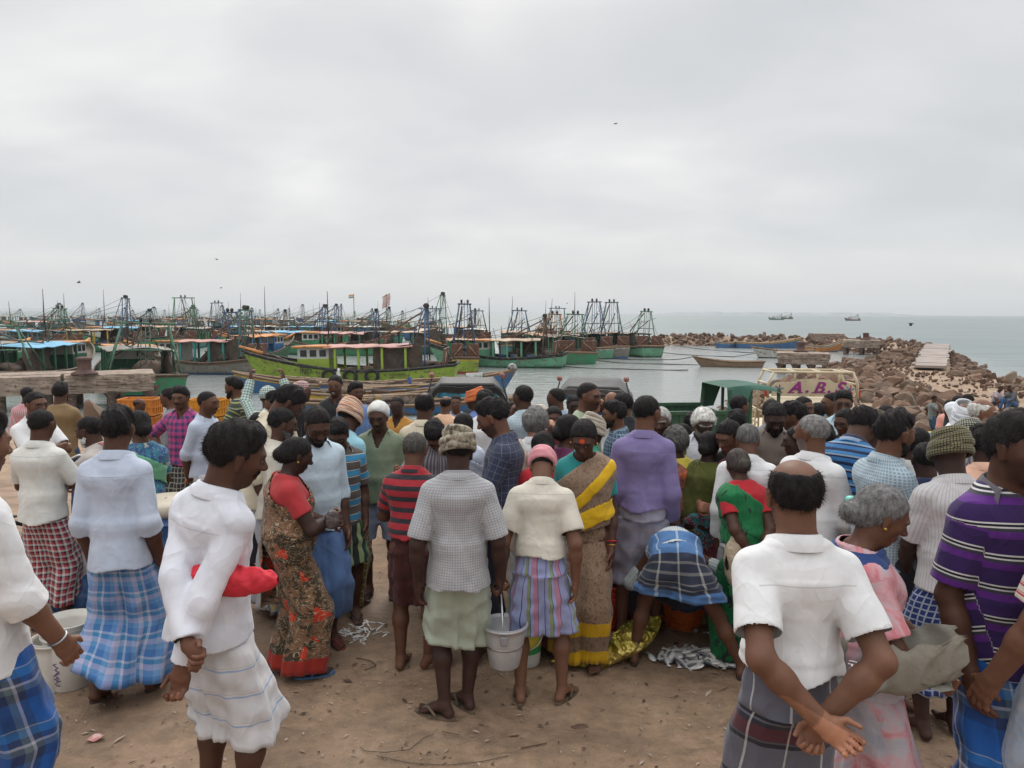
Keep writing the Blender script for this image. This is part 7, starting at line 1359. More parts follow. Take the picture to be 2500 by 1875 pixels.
# cream goods truck facing the crowd
p = groundpt(2008, 15.4); tr = empty('goods_truck', p, rad(-4)); tr.scale = (1.10, 1, 1); tag(tr, 'cream goods truck with a roof rack and a front board lettered A.B.S', 'truck', 'vehicles parked below the crowd')
mb = MB(); prof = [(-.1, .32), (-.12, .75), (.06, .98), (.42, 1.48), (.62, 1.56), (1.25, 1.56), (1.3, .32)]; V = []; w_ = .80; n = len(prof)   # y (back), z
for sx in (-1, 1):
    for (y, z) in prof: V.append((sx * w_ * (1 - .10 * max(0, z - .9)), y, z))
mb.add(V, [tuple(range(n))[::1], tuple(range(2 * n - 1, n - 1, -1))] + [(i, n + i, n + (i + 1) % n, (i + 1) % n) for i in range(n)]); cab = mb.build('cab', m_cream, tr)
mb = MB(); mb.add([(-.66, .035, .99), (.66, .035, .99), (.60, .395, 1.45), (-.60, .395, 1.45)], [(0, 1, 2, 3)]); mb.v[-1] = mb.v[-1] + [0, -.02, .008]; ws = mb.build('windscreen', m_wind, cab)
MB().add([(-.61, .33, 1.37), (.61, .33, 1.37), (.60, .385, 1.45), (-.60, .385, 1.45)], [(0, 1, 2, 3)]).build('sun_strip', m_bluestrip, cab, (0, -.03, .012))
for s in (-1, 1):
    MB().lathe([(.10, 0), (.10, .05), (.02, .07)], (s * .58, -.12, .62), 16, rot=Euler((rad(90), 0, 0))).build('headlight', paint((.7, .7, .65), None, .15, 3, bump=0), cab); MB().box((s * .86, .30, 1.22), (.12, .05, .24), bev=.015).build('mirror', m_blk, cab)
    MB().box((s * .72, -.14, .80), (.14, .04, .08)).build('indicator', paint((.7, .25, .03), None, .3, 3, bump=0), cab)
MB().box((0, -.16, .38), (1.62, .12, .16), bev=.03).build('bumper', m_blk, cab)
mb = MB(); mb.box((0, 2.6, .62), (1.66, 2.5, .08))
for s in (-1, 1):
    for q in range(9): mb.box((s * .82, 1.42 + q * .29, .90), (.03, .045, .55))
    for z in (.66, .88, 1.12): mb.box((s * .83, 2.6, z), (.03, 2.5, .05))
mb.build('cargo_bed', m_cream, tr)
mb = MB(); rk = [(-.78, .62, 1.66), (-1.02, 1.3, 1.50), (-1.02, 1.3, .6)]
for y, z0 in ((.55, 1.56), (1.35, 1.0)):
    for s in (-1, 1): mb.tube([(s * .86, y, z0), (s * .86, y, 1.86), (s * .76, y, 2.12)], .028, 6)
    mb.tube([(-.76, y, 2.12), (.76, y, 2.12)], .032, 6)
for x in (-.78, -.3, .2, .62, .78): mb.tube([(x, .55, 2.12), (x, 1.35, 2.12)], .022, 6)
for x in (-.35, .08, .5): mb.tube([(x, .55, 1.9), (x, .55, 2.12)], .024, 6)
for z, y_ in ((1.2, 3.8), (1.86, 1.35)):
    for s in (-1, 1): mb.tube([(s * .86, .55, z), (s * .86, y_, z)], .022, 6)
mb.build('roof_rack', m_cream, tr)
n = 20; out = []
for i in range(n + 1): u = i / n; x = -.80 + 1.6 * u; e_ = min(u, 1 - u); out.append((x, 1.56 + .0, 1.90 - (.10 * max(0, 1 - e_ / .07) ** 2) + (.065 if .28 < u < .72 else 0)))
V = [(x, .50, z) for x, _, z in out] + [(x, .50, 1.60) for x, _, z in out]; V2 = [(x, .53, z) for x, y, z in V]; m_ = n + 1
mb = MB(); mb.add(V + V2, [(m_ + i, m_ + i + 1, i + 1, i) for i in range(n)] + [(2 * m_ + i, 2 * m_ + i + 1, 3 * m_ + i + 1, 3 * m_ + i) for i in range(n)] + [(i, i + 1, 2 * m_ + i + 1, 2 * m_ + i) for i in range(n)]); bd = mb.build('name_board', m_cream, tr)
for ch, x in (('A', -.36), ('.', -.13), ('B', .08), ('.', .29), ('S', .48)):
    lt = text_obj(ch, .34 if ch != '.' else .30, m_purple, bd, (x, .488, 1.785), (rad(90), 0, 0), shear=.35, bold=0 if ch == 'B' else .010, sx=1.05)
    if ch == 'B': text_obj('B', .34, m_purple, bd, (x + .016, .487, 1.785), (rad(90), 0, 0), shear=.35, sx=1.05); text_obj('B', .34, m_purple, bd, (x + .008, .4865, 1.790), (rad(90), 0, 0), shear=.35, sx=1.05)
    if ch != '.':      # slab feet of the painted letters
        MB().box((x - .06, .489, 1.685), (.11, .005, .022)).build('lettering', m_purple, bd)
        if ch != 'S': MB().box((x + .11, .489, 1.685), (.09, .005, .022)).build('lettering', m_purple, bd)
for x in (-.67, .69):
    mb = MB(); mb2 = MB()
    for q in range(6): a = q * math.pi / 3 + .3; (mb if q % 2 else mb2).add([(x + .02 * math.cos(a + 1.57), .490, 1.75 + .02 * math.sin(a + 1.57)), (x + .085 * math.cos(a - .18), .490, 1.75 + .10 * math.sin(a - .18)), (x + .105 * math.cos(a), .490, 1.75 + .11 * math.sin(a)), (x + .085 * math.cos(a + .18), .490, 1.75 + .10 * math.sin(a + .18)), (x - .02 * math.cos(a + 1.57), .490, 1.75 - .02 * math.sin(a + 1.57))], [(0, 1, 2, 3, 4)])
    mb.build('painted_flower', paint((.5, .04, .15), None, .5, 3, bump=0), bd); mb2.build('painted_flower', paint((.08, .3, .5), None, .5, 3, bump=0), bd)
for s in (-1, 1):
    wheel(tr, (s * .70, .45, .27)); wheel(tr, (s * .70, 3.0, .27)); MB().box((s * .90, .58, 1.66), (.05, .03, .16)).build('marker_light', m_red, tr)
# auto rickshaws
def rickshaw(px, d, yaw, label, body, roofc, frame, hump=.10):
    p = groundpt(px, d); e = empty('auto_rickshaw', p, rad(yaw)); tag(e, label, 'rickshaw', 'vehicles parked below the crowd'); mb = MB(); rows = []
    for (z, hw, y0) in ((.28, .30, -.10), (.45, .42, -.16), (.75, .50, -.10), (.98, .54, .02)):
        rows.append([(hw * math.sin(a), y0 + .45 * (1 - math.cos(a)), z) for a in np.linspace(-1.45, 1.45, 15)])
    mb.grid(rows); mb.build('front_cowl', body, e)
    mb = MB(); mb.box((0, 1.5, .62), (1.24, 1.3, .62), bev=.08); mb.box((0, .8, .33), (1.0, 1.5, .08)); mb.build('body', body, e); MB().box((0, 1.35, .98), (1.05, .5, .14), bev=.04).build('seat', m_blk, e)
    mb = MB(); P = [(-.55, .03, .98), (-.57, .13, 1.40), (-.50, .18, 1.60), (-.40, .2, 1.68), (.40, .2, 1.68), (.50, .18, 1.60), (.57, .13, 1.40), (.55, .03, .98)]; mb.tube(P + [P[0]], .035, 8); fr_ = mb.build('windscreen_frame', frame, e)
    MB().box((0, .15, 1.56), (.95, .02, .13)).build('sticker_band', paint((.03, .30, .45), (.02, .03, .03), .4, 9, bump=0), fr_)
    mb = MB(); G = []
    for i in range(9): y = .12 + i * .235; zz = 1.66 + hump * math.sin(i / 8 * math.pi) - (.10 if i == 8 else 0); G.append([(x * .66, y, zz - .30 * max(0, abs(x) - .72) / .28 + .01 * math.sin(i * 2 + x * 9)) for x in np.linspace(-1, 1, 13)])
    G = np.array(G); mb.grid(G); mb.grid(G - [0, 0, .03], flip=True); mb.grid([G[0], G[0] - [0, -.02, .10]]); mb.build('canopy', roofc, e)
    for s in (-1, 1):
        MB().tube([(s * .60, .9, .9), (s * .60, .9, 1.55)], .025, 6).build('canopy_post', m_blk, e); mm = MB().tube([(s * .52, .06, 1.2), (s * .60, -.02, 1.5), (s * .52, -.04, 1.80)], .012, 5).build('mirror_stalk', m_blk, e); MB().lathe([(.01, -.02), (.042, -.01), (.046, .02), (.01, .03)], (s * .52, -.05, 1.85), 14, rot=Euler((rad(80), 0, 0))).build('mirror', paint((.32, .14, .12), None, .3, 3, bump=0), mm)
        wheel(e, (s * .52, 1.75, .22), .22, .1)
    wheel(e, (0, .1, .22), .22, .1); MB().lathe([(.09, 0), (.09, .05), (.01, .07)], (0, -.14, .72), 14, rot=Euler((rad(90), 0, 0))).build('headlight', paint((.7, .7, .65), None, .15, 3, bump=0), e); return e
rickshaw(1140, 11.0, 3, 'auto rickshaw with black windscreen frame and two mirror stalks behind the peach shirt', m_blk, m_blk, m_blk, .02)
rickshaw(1448, 11.6, -8, 'auto rickshaw with sagging dark grey canopy and bright green body', paint((.05, .50, .10), None, .5, 3, bump=0), paint((.07, .07, .075), (.12, .115, .11), .85, 3, bump=.4), m_blk)
# green three-wheeled goods carrier, side on
p = groundpt(1745, 14.2); e = empty('goods_carrier', p, rad(8)); tag(e, 'dark green goods carrier with slatted bed and green canvas cab hood beside the cream truck', 'truck', 'vehicles parked below the crowd')
m_dg = paint((.03, .10, .05), (.015, .05, .03), .7, 3, wear=(.14, .08, .05), wearamt=.3, bump=.2); m_hood = paint((.025, .095, .068), (.016, .065, .045), .8, 2.5, bump=.4)
mb = MB(); mb.box((-.65, .7, .70), (1.9, 1.35, .06))
for y in (.02, 1.38):
    for q in range(13): mb.box((-1.56 + q * .152, y, 1.0), (.06, .05, .60))
    mb.box((-.65, y, 1.02), (1.9, .02, .56)); mb.box((-.65, y, 1.33), (1.96, .08, .07))
mb.box((-1.6, .7, 1.0), (.05, 1.36, .6)); mb.box((.3, .7, 1.0), (.05, 1.36, .6)); mb.build('cargo_bed', m_dg, e)
mb = MB(); G = []
for i in range(8): x = .30 + i * .155; zz = 1.80 + .05 * math.sin(i / 7 * 3.1) - (.05 if i > 6 else 0); G.append([(x, .7 + y * .72, zz - .55 * max(0, abs(y) - .86) / .14 * (1 if i < 3 else .15)) for y in np.linspace(-1, 1, 15)])
mb.grid(G, flip=True); mb.build('cab_hood', m_hood, e)
for x in (.34, .78, 1.36):
    for y in (.05, 1.35): MB().box((x, y, 1.25), (.05, .05, 1.05)).build('hood_post', m_dg, e)
mb = MB(); mb.box((1.0, .7, .62), (.9, 1.0, .55), bev=.1); mb.build('cab', m_dg, e); MB().tube([(1.35, .1, 1.2), (1.42, -.12, 1.4)], .012, 5).build('mirror_stalk', m_blk, e)
for c in ((-1.0, .12, .27), (-1.0, 1.3, .27), (1.2, .7, .25)):
    wv = wheel(e, c); wv.rotation_euler = (0, 0, rad(90))
# ================================================================ things on the quay
def crate_stack(px, d, n, col, lbl, rz):
    p = groundpt(px, d); m_ = paint(col, tuple(k * .8 for k in col), .5, 3, wear=(.12, .06, .03), wearamt=.2, bump=.1)
    for k in range(n):
        e = MB(); z = .31 * k; w_, l_, h_ = .62, .42, .30
        e.box((0, 0, .015), (w_ - .04, l_ - .04, .02))
        for s in (-1, 1):
            e.box((0, s * (l_ / 2 - .012), .15), (w_ - .04, .012, .28)); e.box((s * (w_ / 2 - .012), 0, .15), (.012, l_ - .04, .28))
            for zz in (.02, .15, .285): e.box((0, s * l_ / 2, zz), (w_ + .01, .016, .022)); e.box((s * w_ / 2, 0, zz), (.016, l_ - .02, .022))
            for q in range(7): e.box((-w_ / 2 + .04 + q * (w_ - .08) / 6, s * (l_ / 2 + .002), .15), (.016, .014, .26))
            for q in range(5): e.box((s * (w_ / 2 + .002), -l_ / 2 + .04 + q * (l_ - .08) / 4, .15), (.014, .016, .26))
        o = e.build('plastic_crate', m_, None, (p[0] + .01 * (k % 3), p[1], p[2] + z)); o.rotation_euler = (0, 0, rad(rz + 3 * (k % 2))); tag(o, lbl % ['lowest', 'second from the ground', 'middle', 'fourth from the ground', 'topmost'][k], 'crate', 'plastic fish crates')
crate_stack(338, 13.0, 5, (.60, .22, .03), 'orange fish crate beside the magenta shirt, %s of its stack', 4)
crate_stack(505, 13.2, 5, (.62, .27, .02), 'yellow-orange fish crate behind the man in profile, %s of its stack', -8)
crate_stack(318, 12.4, 3, (.58, .10, .03), 'red-orange fish crate in the short stack, %s', 30)
def bucket(name, px, py, r0, r1, hh, mat, label, cat='bucket', z0=0.0, rims=1, d=None, handle=None, parts=None):
    q = at_z(px, py, z0) if d is None else at_d(px, py, d); loc = (q[0], q[1], q[2] if d else z0 + g(q[0], q[1])); e = empty(name, loc); tag(e, label, cat, 'buckets and tubs on the quay'); pr = [(r0, 0), (r0 + (r1 - r0) * .97, hh * .97)]
    pr = [(0.001, .0), (r0 * .97, .0), (r0, .006)] + [(r0 + (r1 - r0) * k, hh * k) for k in (.3, .6, .8)]
    for k in range(rims): zz = hh * (.83 + .075 * k) if rims > 1 else hh * .93; rr = r0 + (r1 - r0) * zz / hh; pr += [(rr, zz), (rr + .009, zz + .004), (rr + .009, zz + .014), (rr, zz + .018)]
    pr += [(r1, hh), (r1 + .006, hh + .003), (r1 - .004, hh + .003), (r1 - .008, hh - .02), (r0 - .006, .02), (.001, .016)]
    MB().lathe(pr, (0, 0, 0), 40, capb=False).build('shell', mat, e)
    if handle == 'down': MB().tube([((r1 + .01) * math.cos(a), -(r1 + .012) * math.sin(a) * .98, hh * .90 - .12 * math.sin(a)) for a in np.linspace(0, math.pi, 15)], .0035, 6).build('handle', m_chrome, e)
    return e, loc
m_wb = paint((.62, .60, .56), (.52, .49, .44), .55, 6, wear=(.30, .20, .14), wearamt=.14, bump=.05); m_gb = paint((.26, .26, .27), (.20, .19, .19), .6, 5, wear=(.15, .1, .07), wearamt=.2, bump=.08)
e, l = bucket('bucket', 176, 1668, .118, .150, .375, m_wb, 'stacked white plastic buckets standing beside the left man, purple marks on the side', handle=None, rims=2); MB().lathe([(.127, 0), (.142, .004), (.153, .10), (.156, .11), (.150, .112), (.142, .02)], (0, 0, .295), 40).build('rim', m_wb, e)
mb = MB(); R2_ = np.random.default_rng(5)
for k in range(16): a0 = rad(-95 + R2_.uniform(-6, 6)); z_ = .05 + k * .009; mb.box((.1275 * math.cos(a0) * (1 + z_ * .25), .1275 * math.sin(a0) * (1 + z_ * .25), z_), (R2_.uniform(.012, .03), .003, .004), Euler((0, R2_.uniform(-.6, .6), a0 + rad(90))))
mb.build('marker_scribble', paint((.10, .05, .20), None, .7, 5, bump=0), e)
bucket('bucket', 142, 1672, .105, .13, .30, m_wb, 'second white bucket half hidden left of the stacked pair')
bucket('tub', 248, 1600, .17, .20, .26, m_gb, 'low grey plastic tub behind the walking man in blue plaid', 'tub')
bucket('tub', 408, 1572, .15, .19, .34, m_gb, 'grey plastic tub at the feet of the tall man in pale shirt', 'tub')
e, l = bucket('drum', 418, 1545, .20, .22, .88, paint((.06, .14, .30), (.04, .10, .22), .5, 3, wear=(.3, .25, .2), wearamt=.15, bump=.05), 'tall blue plastic drum with beige lid behind the tall man in pale shirt', 'drum'); MB().lathe([(.23, -.02), (.24, 0), (.235, .05), (.18, .06), (.01, .065)], (0, 0, .90), 40).build('lid', paint((.48, .42, .33), None, .6, 4), e)
e, l = bucket('bucket', 1232, 1622, .085, .127, .245, paint((.52, .52, .53), (.42, .42, .43), .42, 7, metal=.35, bump=.08), 'aluminium bucket held between the grey turban man and the pink head cloth man', d=4.02)
MB().tube([(-.005, -.135, .20), (-.012, -.10, .30), (-.020, -.02, .40), (-.022, .03, .41), (-.018, .10, .31), (-.005, .135, .20)], .0055, 8).build('handle', m_chrome, e); MB().box((-.003, -.134, .195), (.045, .012, .05), bev=.005).build('lug', m_gb, e); MB().lathe([(.1065, .118), (.1085, .121), (.1085, .127), (.1075, .13)], (0, 0, 0), 40, capb=False).build('seam', m_chrome, e)
e, l = bucket('bucket', 1284, 1617, .088, .105, .28, paint((.66, .66, .62), None, .5, 4, bump=0), 'white paint pail with yellow and green wrapper behind the striped lungi man', rims=2, handle='down')
for z0_, z1_, c_ in ((.03, .09, (.62, .62, .58)), (.09, .135, (.04, .30, .08)), (.135, .215, (.60, .52, .06))): MB().lathe([(.0888 + .017 * z0_ / .28 + .001, z0_), (.0888 + .017 * z1_ / .28 + .001, z1_)], (0, 0, 0), 40, capb=False).build('wrapper', paint(c_, tuple(k * .8 for k in c_), .45, 14, bump=0), e)
# crumpled golden foil sack
def crumple(name, label, px, py, size, mat, rz, seed, cat, n=44, amp=.02, loc=None, top=None, bend=None):
    q = at_z(px, py, 0) if loc is None else loc; V = []; Fq = []
    for i in range(n + 1):
        u = i / n
        for j in range(n):
            a = 2 * math.pi * j / n; prof = (math.sin(math.pi * min(1, max(0, u * .98 + .01)))) ** .38; x = (u - .5) * size[0]; y = math.cos(a) * size[1] * .5 * prof * (1 + .3 * abs(u - .5)); z = math.sin(a) * size[2] * .5 * prof
            V.append((x, y, z))
    V = np.array(V); nn = wob(V[:, 0] * 9 + V[:, 2] * 5, V[:, 1] * 9 - V[:, 2] * 7, 2.4, seed); n2 = np.abs(wob(V[:, 0] * 16 + V[:, 1] * 8, V[:, 1] * 15 + V[:, 2] * 19, 2.0, seed + 2)); V = V * (1 + .10 * nn[:, None]) + np.stack([0 * nn, amp * n2, amp * (nn - n2)], 1)
    if bend is not None: V = bend(V)
    for i in range(n):
        for j in range(n): Fq.append((i * n + j, i * n + (j + 1) % n, (i + 1) * n + (j + 1) % n, (i + 1) * n + j))
    o = mobj(name, np_mesh(name, V, np.array(Fq), mat, True), None, tuple(q)); o.rotation_euler = (0, 0, rad(rz)); tag(o, label, cat); return o
m_foil, t, b = newmat('foil'); v = N(t, 'ShaderNodeTexCoord').outputs['Object']; setin(t, b.inputs['Base Color'], rampn(t, noisen(t, v, 5, 4, .6), [(.35, (.16, .17, .03)), (.5, (.46, .36, .06)), (.62, (.58, .46, .14))])); b.inputs['Metallic'].default_value = .72; b.inputs['Roughness'].default_value = .32; vo = N(t, 'ShaderNodeTexVoronoi'); vo.inputs['Scale'].default_value = 22; t.links.new(v, vo.inputs['Vector']); bumpn(t, b, mathn(t, 'ADD', vo.outputs[0], noisen(t, v, 12, 5, .6, 1)), .8, .03)
crumple('foil_sack', 'crumpled golden foil sack lying beside the fish pile', 1478, 1610, (.66, .30, .15), m_foil, 14, 3, 'sack', amp=.022, bend=lambda V: V * np.stack([np.ones(len(V)), .55 + (V[:, 0] + .33) * .9, .35 + (V[:, 0] + .33) * 1.6], 1) + np.stack([0 * V[:, 0], 0 * V[:, 0], .03 + np.maximum(0, V[:, 0] + .05) * .42], 1))
# fish
m_fish, t, b = newmat('fish_skin'); v = N(t, 'ShaderNodeTexCoord').outputs['Object']; sp = N(t, 'ShaderNodeSeparateXYZ'); t.links.new(v, sp.inputs[0]); setin(t, b.inputs['Base Color'], rampn(t, mathn(t, 'ADD', mathn(t, 'MULTIPLY', sp.outputs[2], 2.6), .5), [(.30, (.80, .78, .74)), (.62, (.58, .57, .56)), (.86, (.07, .075, .09))])); b.inputs['Metallic'].default_value = .12; b.inputs['Roughness'].default_value = .3; bumpn(t, b, noisen(t, v, 18, 2), .2, .01)
def fish_mesh(deep=.30, seed=0):
    n = 14; V = []; Fq = []; m = 10
    for i in range(n + 1):
        u = i / n; hgt = deep * .5 * (math.sin(math.pi * min(1, u * 1.12) ** .75) ** .8 if u * 1.12 < 1 else 0) + .018; w_ = hgt * .42
        if u > .86: hgt = .03 + (u - .86) * 1.05; w_ = .012
        bend_ = .10 * math.sin(u * 2.6 + seed)
        for j in range(m): a = 2 * math.pi * j / m; V.append((u - .5, w_ * math.cos(a) + bend_ * .4, hgt * math.sin(a)))
    for i in range(n):
        for j in range(m): Fq.append((i * m + j, i * m + (j + 1) % m, (i + 1) * m + (j + 1) % m, (i + 1) * m + j))
    Fq.append(tuple(reversed(range(m)))); Fq.append(tuple(n * m + j for j in range(m))); nb = len(V); V += [(-.05, 0, deep * .48), (.12, 0, deep * .62), (.16, .004, deep * .42), (-.05, .01, -deep * .40), (.06, 0, -deep * .58), (.10, .004, -deep * .34)]; Fq += [(nb, nb + 1, nb + 2), (nb + 3, nb + 5, nb + 4)]
    return V, Fq
FM = [np_mesh('fish', *fish_mesh(.36, k), m_fish, True) for k in range(4)]; SM = [np_mesh('fish', *fish_mesh(.20, k), m_fish, True) for k in range(3)]
r = np.random.default_rng(21); c0 = at_z(1715, 1612, 0); c0[2] = 0
def put_fish(x, y, z, ln, me, label, group, tilt=.25, side=True):
    o = bpy.data.objects.new('fish', me); o.location = (x, y, z); o.rotation_euler = (rad(90 if side else 0) + r.uniform(-.25, .25), r.uniform(-tilt, tilt), r.uniform(0, 6.28)); o.scale = (ln,) * 3; link(o); tag(o, label, 'fish', group)
for k in range(80):
    a = r.uniform(0, 6.28); q = r.uniform(0, 1) ** .6; x = c0[0] + .30 * q * math.cos(a); y = c0[1] + .13 * q * math.sin(a); put_fish(x, y, .012 + .062 * (1 - q) * r.uniform(.2, 1), r.uniform(.105, .145), FM[k % 4], 'silver fish lying in the heap at the feet of the bent man', 'fish in the heap', .35)
for k, (fx, fy) in enumerate(((1697, 1545), (1738, 1551), (1800, 1566), (1612, 1603), (1590, 1608), (1648, 1590))): q = at_z(fx, fy, 0); put_fish(q[0], q[1], .014, .12, FM[k % 4], ['silver fish lying alone above the heap', 'curled silver fish lying right of the lone one', 'silver fish near the white shirt sleeve', 'stray fish at the left end of the heap', 'outermost stray fish beside the foil sack', 'stray fish just above the heap edge'][k], 'stray fish')
c1 = at_z(872, 1545, 0)
for k in range(60):
    a = r.uniform(0, 6.28); q = r.uniform(0, 1) ** .8; put_fish(c1[0] + .17 * q * math.cos(a) + .05 * q, c1[1] + .20 * q * math.sin(a), .008 + .012 * (1 - q), r.uniform(.05, .08), SM[k % 3], 'tiny silver fish scattered on the ground behind the flowered saree', 'tiny fish scattered on the ground', .15)
# grey sack held by the woman, open at the front with fish inside
def sack():
    c = at_d(2186, 1640, 2.62); R = rz_(rad(-10)); G = []; n, m = 26, 22
    for i in range(n + 1):
        u = i / n; x = (u - .5) * .44; row = []
        for j in range(m + 1):
            a = -.25 + (math.pi + .5) * j / m; dp = .095 + .045 * math.sin(u * math.pi) ; ww = .085 * (math.sin(math.pi * (u * .86 + .07))) ** .5
            z = -dp * math.sin(a) + .06 + (.05 * (1 if a < .3 or a > 2.8 else 0)) * (.4 + .9 * abs(u - .45)); y = -ww * math.cos(a); z_f = -.085 * max(0, 1 - u / .62) * (1 if j < 5 else max(0, 1 - (j - 5) / 5)); z += z_f; row.append(R @ np.array([x + .012 * math.sin(j * 1.3 + u * 9), y + .006 * math.sin(u * 31 + j), z + .007 * math.sin(u * 23 + j * .9) + (.05 * max(0, u - .55) / .45) - .05 * max(0, .35 - u) / .35 + .045 * math.exp(-((u - .42) / .08) ** 2) * (1 if j < 4 else .2)]))
        G.append(row)
    m_s = paint((.32, .305, .26), (.22, .205, .175), .7, 6, wear=(.16, .14, .11), wearamt=.15, bump=.35, bscale=14); G = np.array(G); mb = MB().grid(G); mb.grid(G * [.97, .97, 1] + [0, 0, .006], flip=True); mb.grid([[R @ np.array([(u - .5) * .38, y_, -.012 + .01 * math.sin(u * 20 + y_ * 90) - .03 * abs(u - .5)]) for y_ in np.linspace(-.065, .065, 7)] for u in np.linspace(0, 1, 14)]); o = mb.build('fish_sack', m_s, None, tuple(c)); tag(o, 'grey plastic sack held open by the woman in the pink saree', 'sack')
    for k in range(26): put_fish(c[0] - .10 + r.uniform(-.08, .09), c[1] + r.uniform(-.05, .03), c[2] + .012 + r.uniform(-.02, .025), r.uniform(.045, .065), SM[k % 3], 'tiny fish inside the grey sack', 'tiny fish in the sack', .5)
sack()
# red bundle under the tall man's arm
m_redc = paint((.62, .028, .05), (.52, .02, .035), .8, 7, bump=.6, bscale=16)
_S, _e = TALL[1]['sh']['R'][:2]; _a = wpt(TALL, _S + (_e - _S) * .78); BL_ = (_a[0] + .065, _a[1] + .055, _a[2])
crumple('cloth_bundle', 'bright red cloth bundle tucked under the arm of the tall man in pale shirt', 0, 0, (.37, .10, .125), m_redc, 4, 9, 'bundle', loc=BL_, amp=.012)
o = crumple('purse', 'small dark plastic purse held by the woman in red blouse', 0, 0, (.10, .05, .12), paint((.05, .035, .035), (.14, .11, .11), .4, 12, bump=.4), 40, 4, 'purse', loc=at_d(812, 1268, 4.38), amp=.008)
def basket(px, py, r0, r1, hh, col, label):
    q = at_z(px, py, 0); mb = MB(); m_ = paint(col, tuple(k * .7 for k in col), .6, 9, bump=.2)
    for k in range(9): u = k / 8; rr = r0 + (r1 - r0) * u; mb.tube([(rr * math.cos(a), rr * math.sin(a), hh * u) for a in np.linspace(0, 2 * math.pi, 29)[:-1]], .006 if k < 8 else .011, 6, closed=True)
    for q_ in range(36): a = q_ * math.pi / 18; mb.tube([(r0 * math.cos(a), r0 * math.sin(a), 0), (r1 * math.cos(a + .05), r1 * math.sin(a + .05), hh)], .005, 4)
    mb.lathe([(r0, .0), (.01, .005)], (0, 0, 0), 24, capb=False); mb.lathe([(r0 * .97, .0), (r1 * .965, hh * .98)], (0, 0, 0), 28, capb=False); o = mb.build('basket', m_, None, (q[0], q[1], 0)); tag(o, label, 'basket', 'plastic baskets among the crowd')
basket(1492, 1520, .17, .23, .34, (.55, .04, .02), 'red plastic basket between the yellow saree and the bent man'); basket(1668, 1520, .14, .19, .24, (.62, .13, .02), 'orange openwork basket seen beneath the bent man')
o = crumple('jute_bag', 'beige jute bag hanging beside the green saree', 0, 0, (.16, .12, .34), paint((.42, .34, .24), (.34, .27, .2), .9, 8, bump=.5), 20, 6, 'bag', loc=at_d(1800, 1370, 4.45), amp=.01)
o = crumple('blue_sack', 'blue plastic sack on the ground behind the walking man', 205, 1455, (.42, .30, .38), paint((.03, .09, .24), (.02, .06, .16), .5, 5, bump=.4), 20, 12, 'sack', amp=.02, loc=at_z(205, 1455, .14))
o = MB().box((0, 0, .06), (.34, .24, .12), bev=.02).box((0, 0, .135), (.36, .26, .03), bev=.01).build('foam_box', paint((.62, .58, .50), (.5, .45, .38), .8, 5, bump=.2), None, tuple(at_z(192, 1490, 0))); tag(o, 'white foam fish box behind the stacked white buckets', 'box')
# bicycle beside the man in cream shirt
p = at_z(172, 1435, 0); e = empty('bicycle', tuple(p), rad(70)); tag(e, 'black bicycle with blue handlebar bag standing beside the cream-shirted man', 'bicycle')
for x in (-.52, .52):
    a_ = np.linspace(0, 2 * math.pi, 33)[:-1]; w = MB().tube([(x + .33 * math.cos(a), 0, .34 + .33 * math.sin(a)) for a in a_], .017, 8, closed=True).build('wheel', m_rub, e); mb = MB()
    for a in a_[::2]: mb.tube([(x, 0, .34), (x + .32 * math.cos(a), 0, .34 + .32 * math.sin(a))], .0014, 4)
    mb.build('spokes', m_chrome, w)
mb = MB(); mb.tube([(-.52, 0, .34), (-.14, 0, .80), (.36, 0, .84), (-.08, 0, .32), (-.52, 0, .34)], .014, 8); mb.tube([(-.08, 0, .32), (-.16, 0, .88)], .014, 8); mb.tube([(.52, 0, .34), (.38, 0, .74), (.35, 0, .98)], .014, 8); mb.build('frame', m_blk, e)
MB().tube([(.22, -.27, .98), (.32, -.22, 1.02), (.36, 0, 1.0), (.32, .22, 1.02), (.22, .27, .98)], .013, 8).build('handlebar', m_chrome, e); MB().box((-.2, 0, .92), (.26, .15, .06), bev=.03).build('saddle', m_blk, e); mb = MB(); mb.box((-.62, 0, .72), (.34, .14, .012)); mb.tube([(-.75, 0, .72), (-.52, 0, .34)], .007, 5); mb.build('carrier', m_blk, e)
# litter on the ground
q = at_z(233, 1808, 0); G = [[(u * .075, v_ * .045, .006 + .010 * math.sin(u * 5 + v_ * 3)) for v_ in np.linspace(-.5, .5, 6)] for u in np.linspace(-.5, .5, 9)]; o = MB().grid(G).build('paper_scrap', paint((.62, .50, .46), (.45, .12, .10), .8, 20, bump=0), None, (q[0], q[1], .012)); o.rotation_euler = (0, 0, .2); tag(o, 'crumpled pink and white paper scrap on the bare ground', 'litter')
def cord(name, pts, rr, col, label):
    P = np.array([at_z(x, y, 0) for x, y in pts]); t0 = np.linspace(0, 1, len(P)); tt = np.linspace(0, 1, len(P) * 6); Q = np.stack([np.interp(tt, t0, P[:, 0]), np.interp(tt, t0, P[:, 1]), 0 * tt], 1); Q[1:-1] = (Q[:-2] + Q[1:-1] * 2 + Q[2:]) / 4; Q[:, 2] = [g(a, b_) + .012 * 0 + .010 for a, b_ in Q[:, :2]]; Q[:, 2] += .010 * wob(Q[:, 0], Q[:, 1], 1.7, 1); o = MB().tube(Q, rr, 5).build(name, paint(col, None, .9, 6, bump=0)); tag(o, label, 'cord')
cord('string', [(880, 1828), (890, 1838), (940, 1842), (1000, 1836), (1035, 1806), (1060, 1796)], .0018, (.05, .042, .036), 'thin dark string lying loose on the open ground')
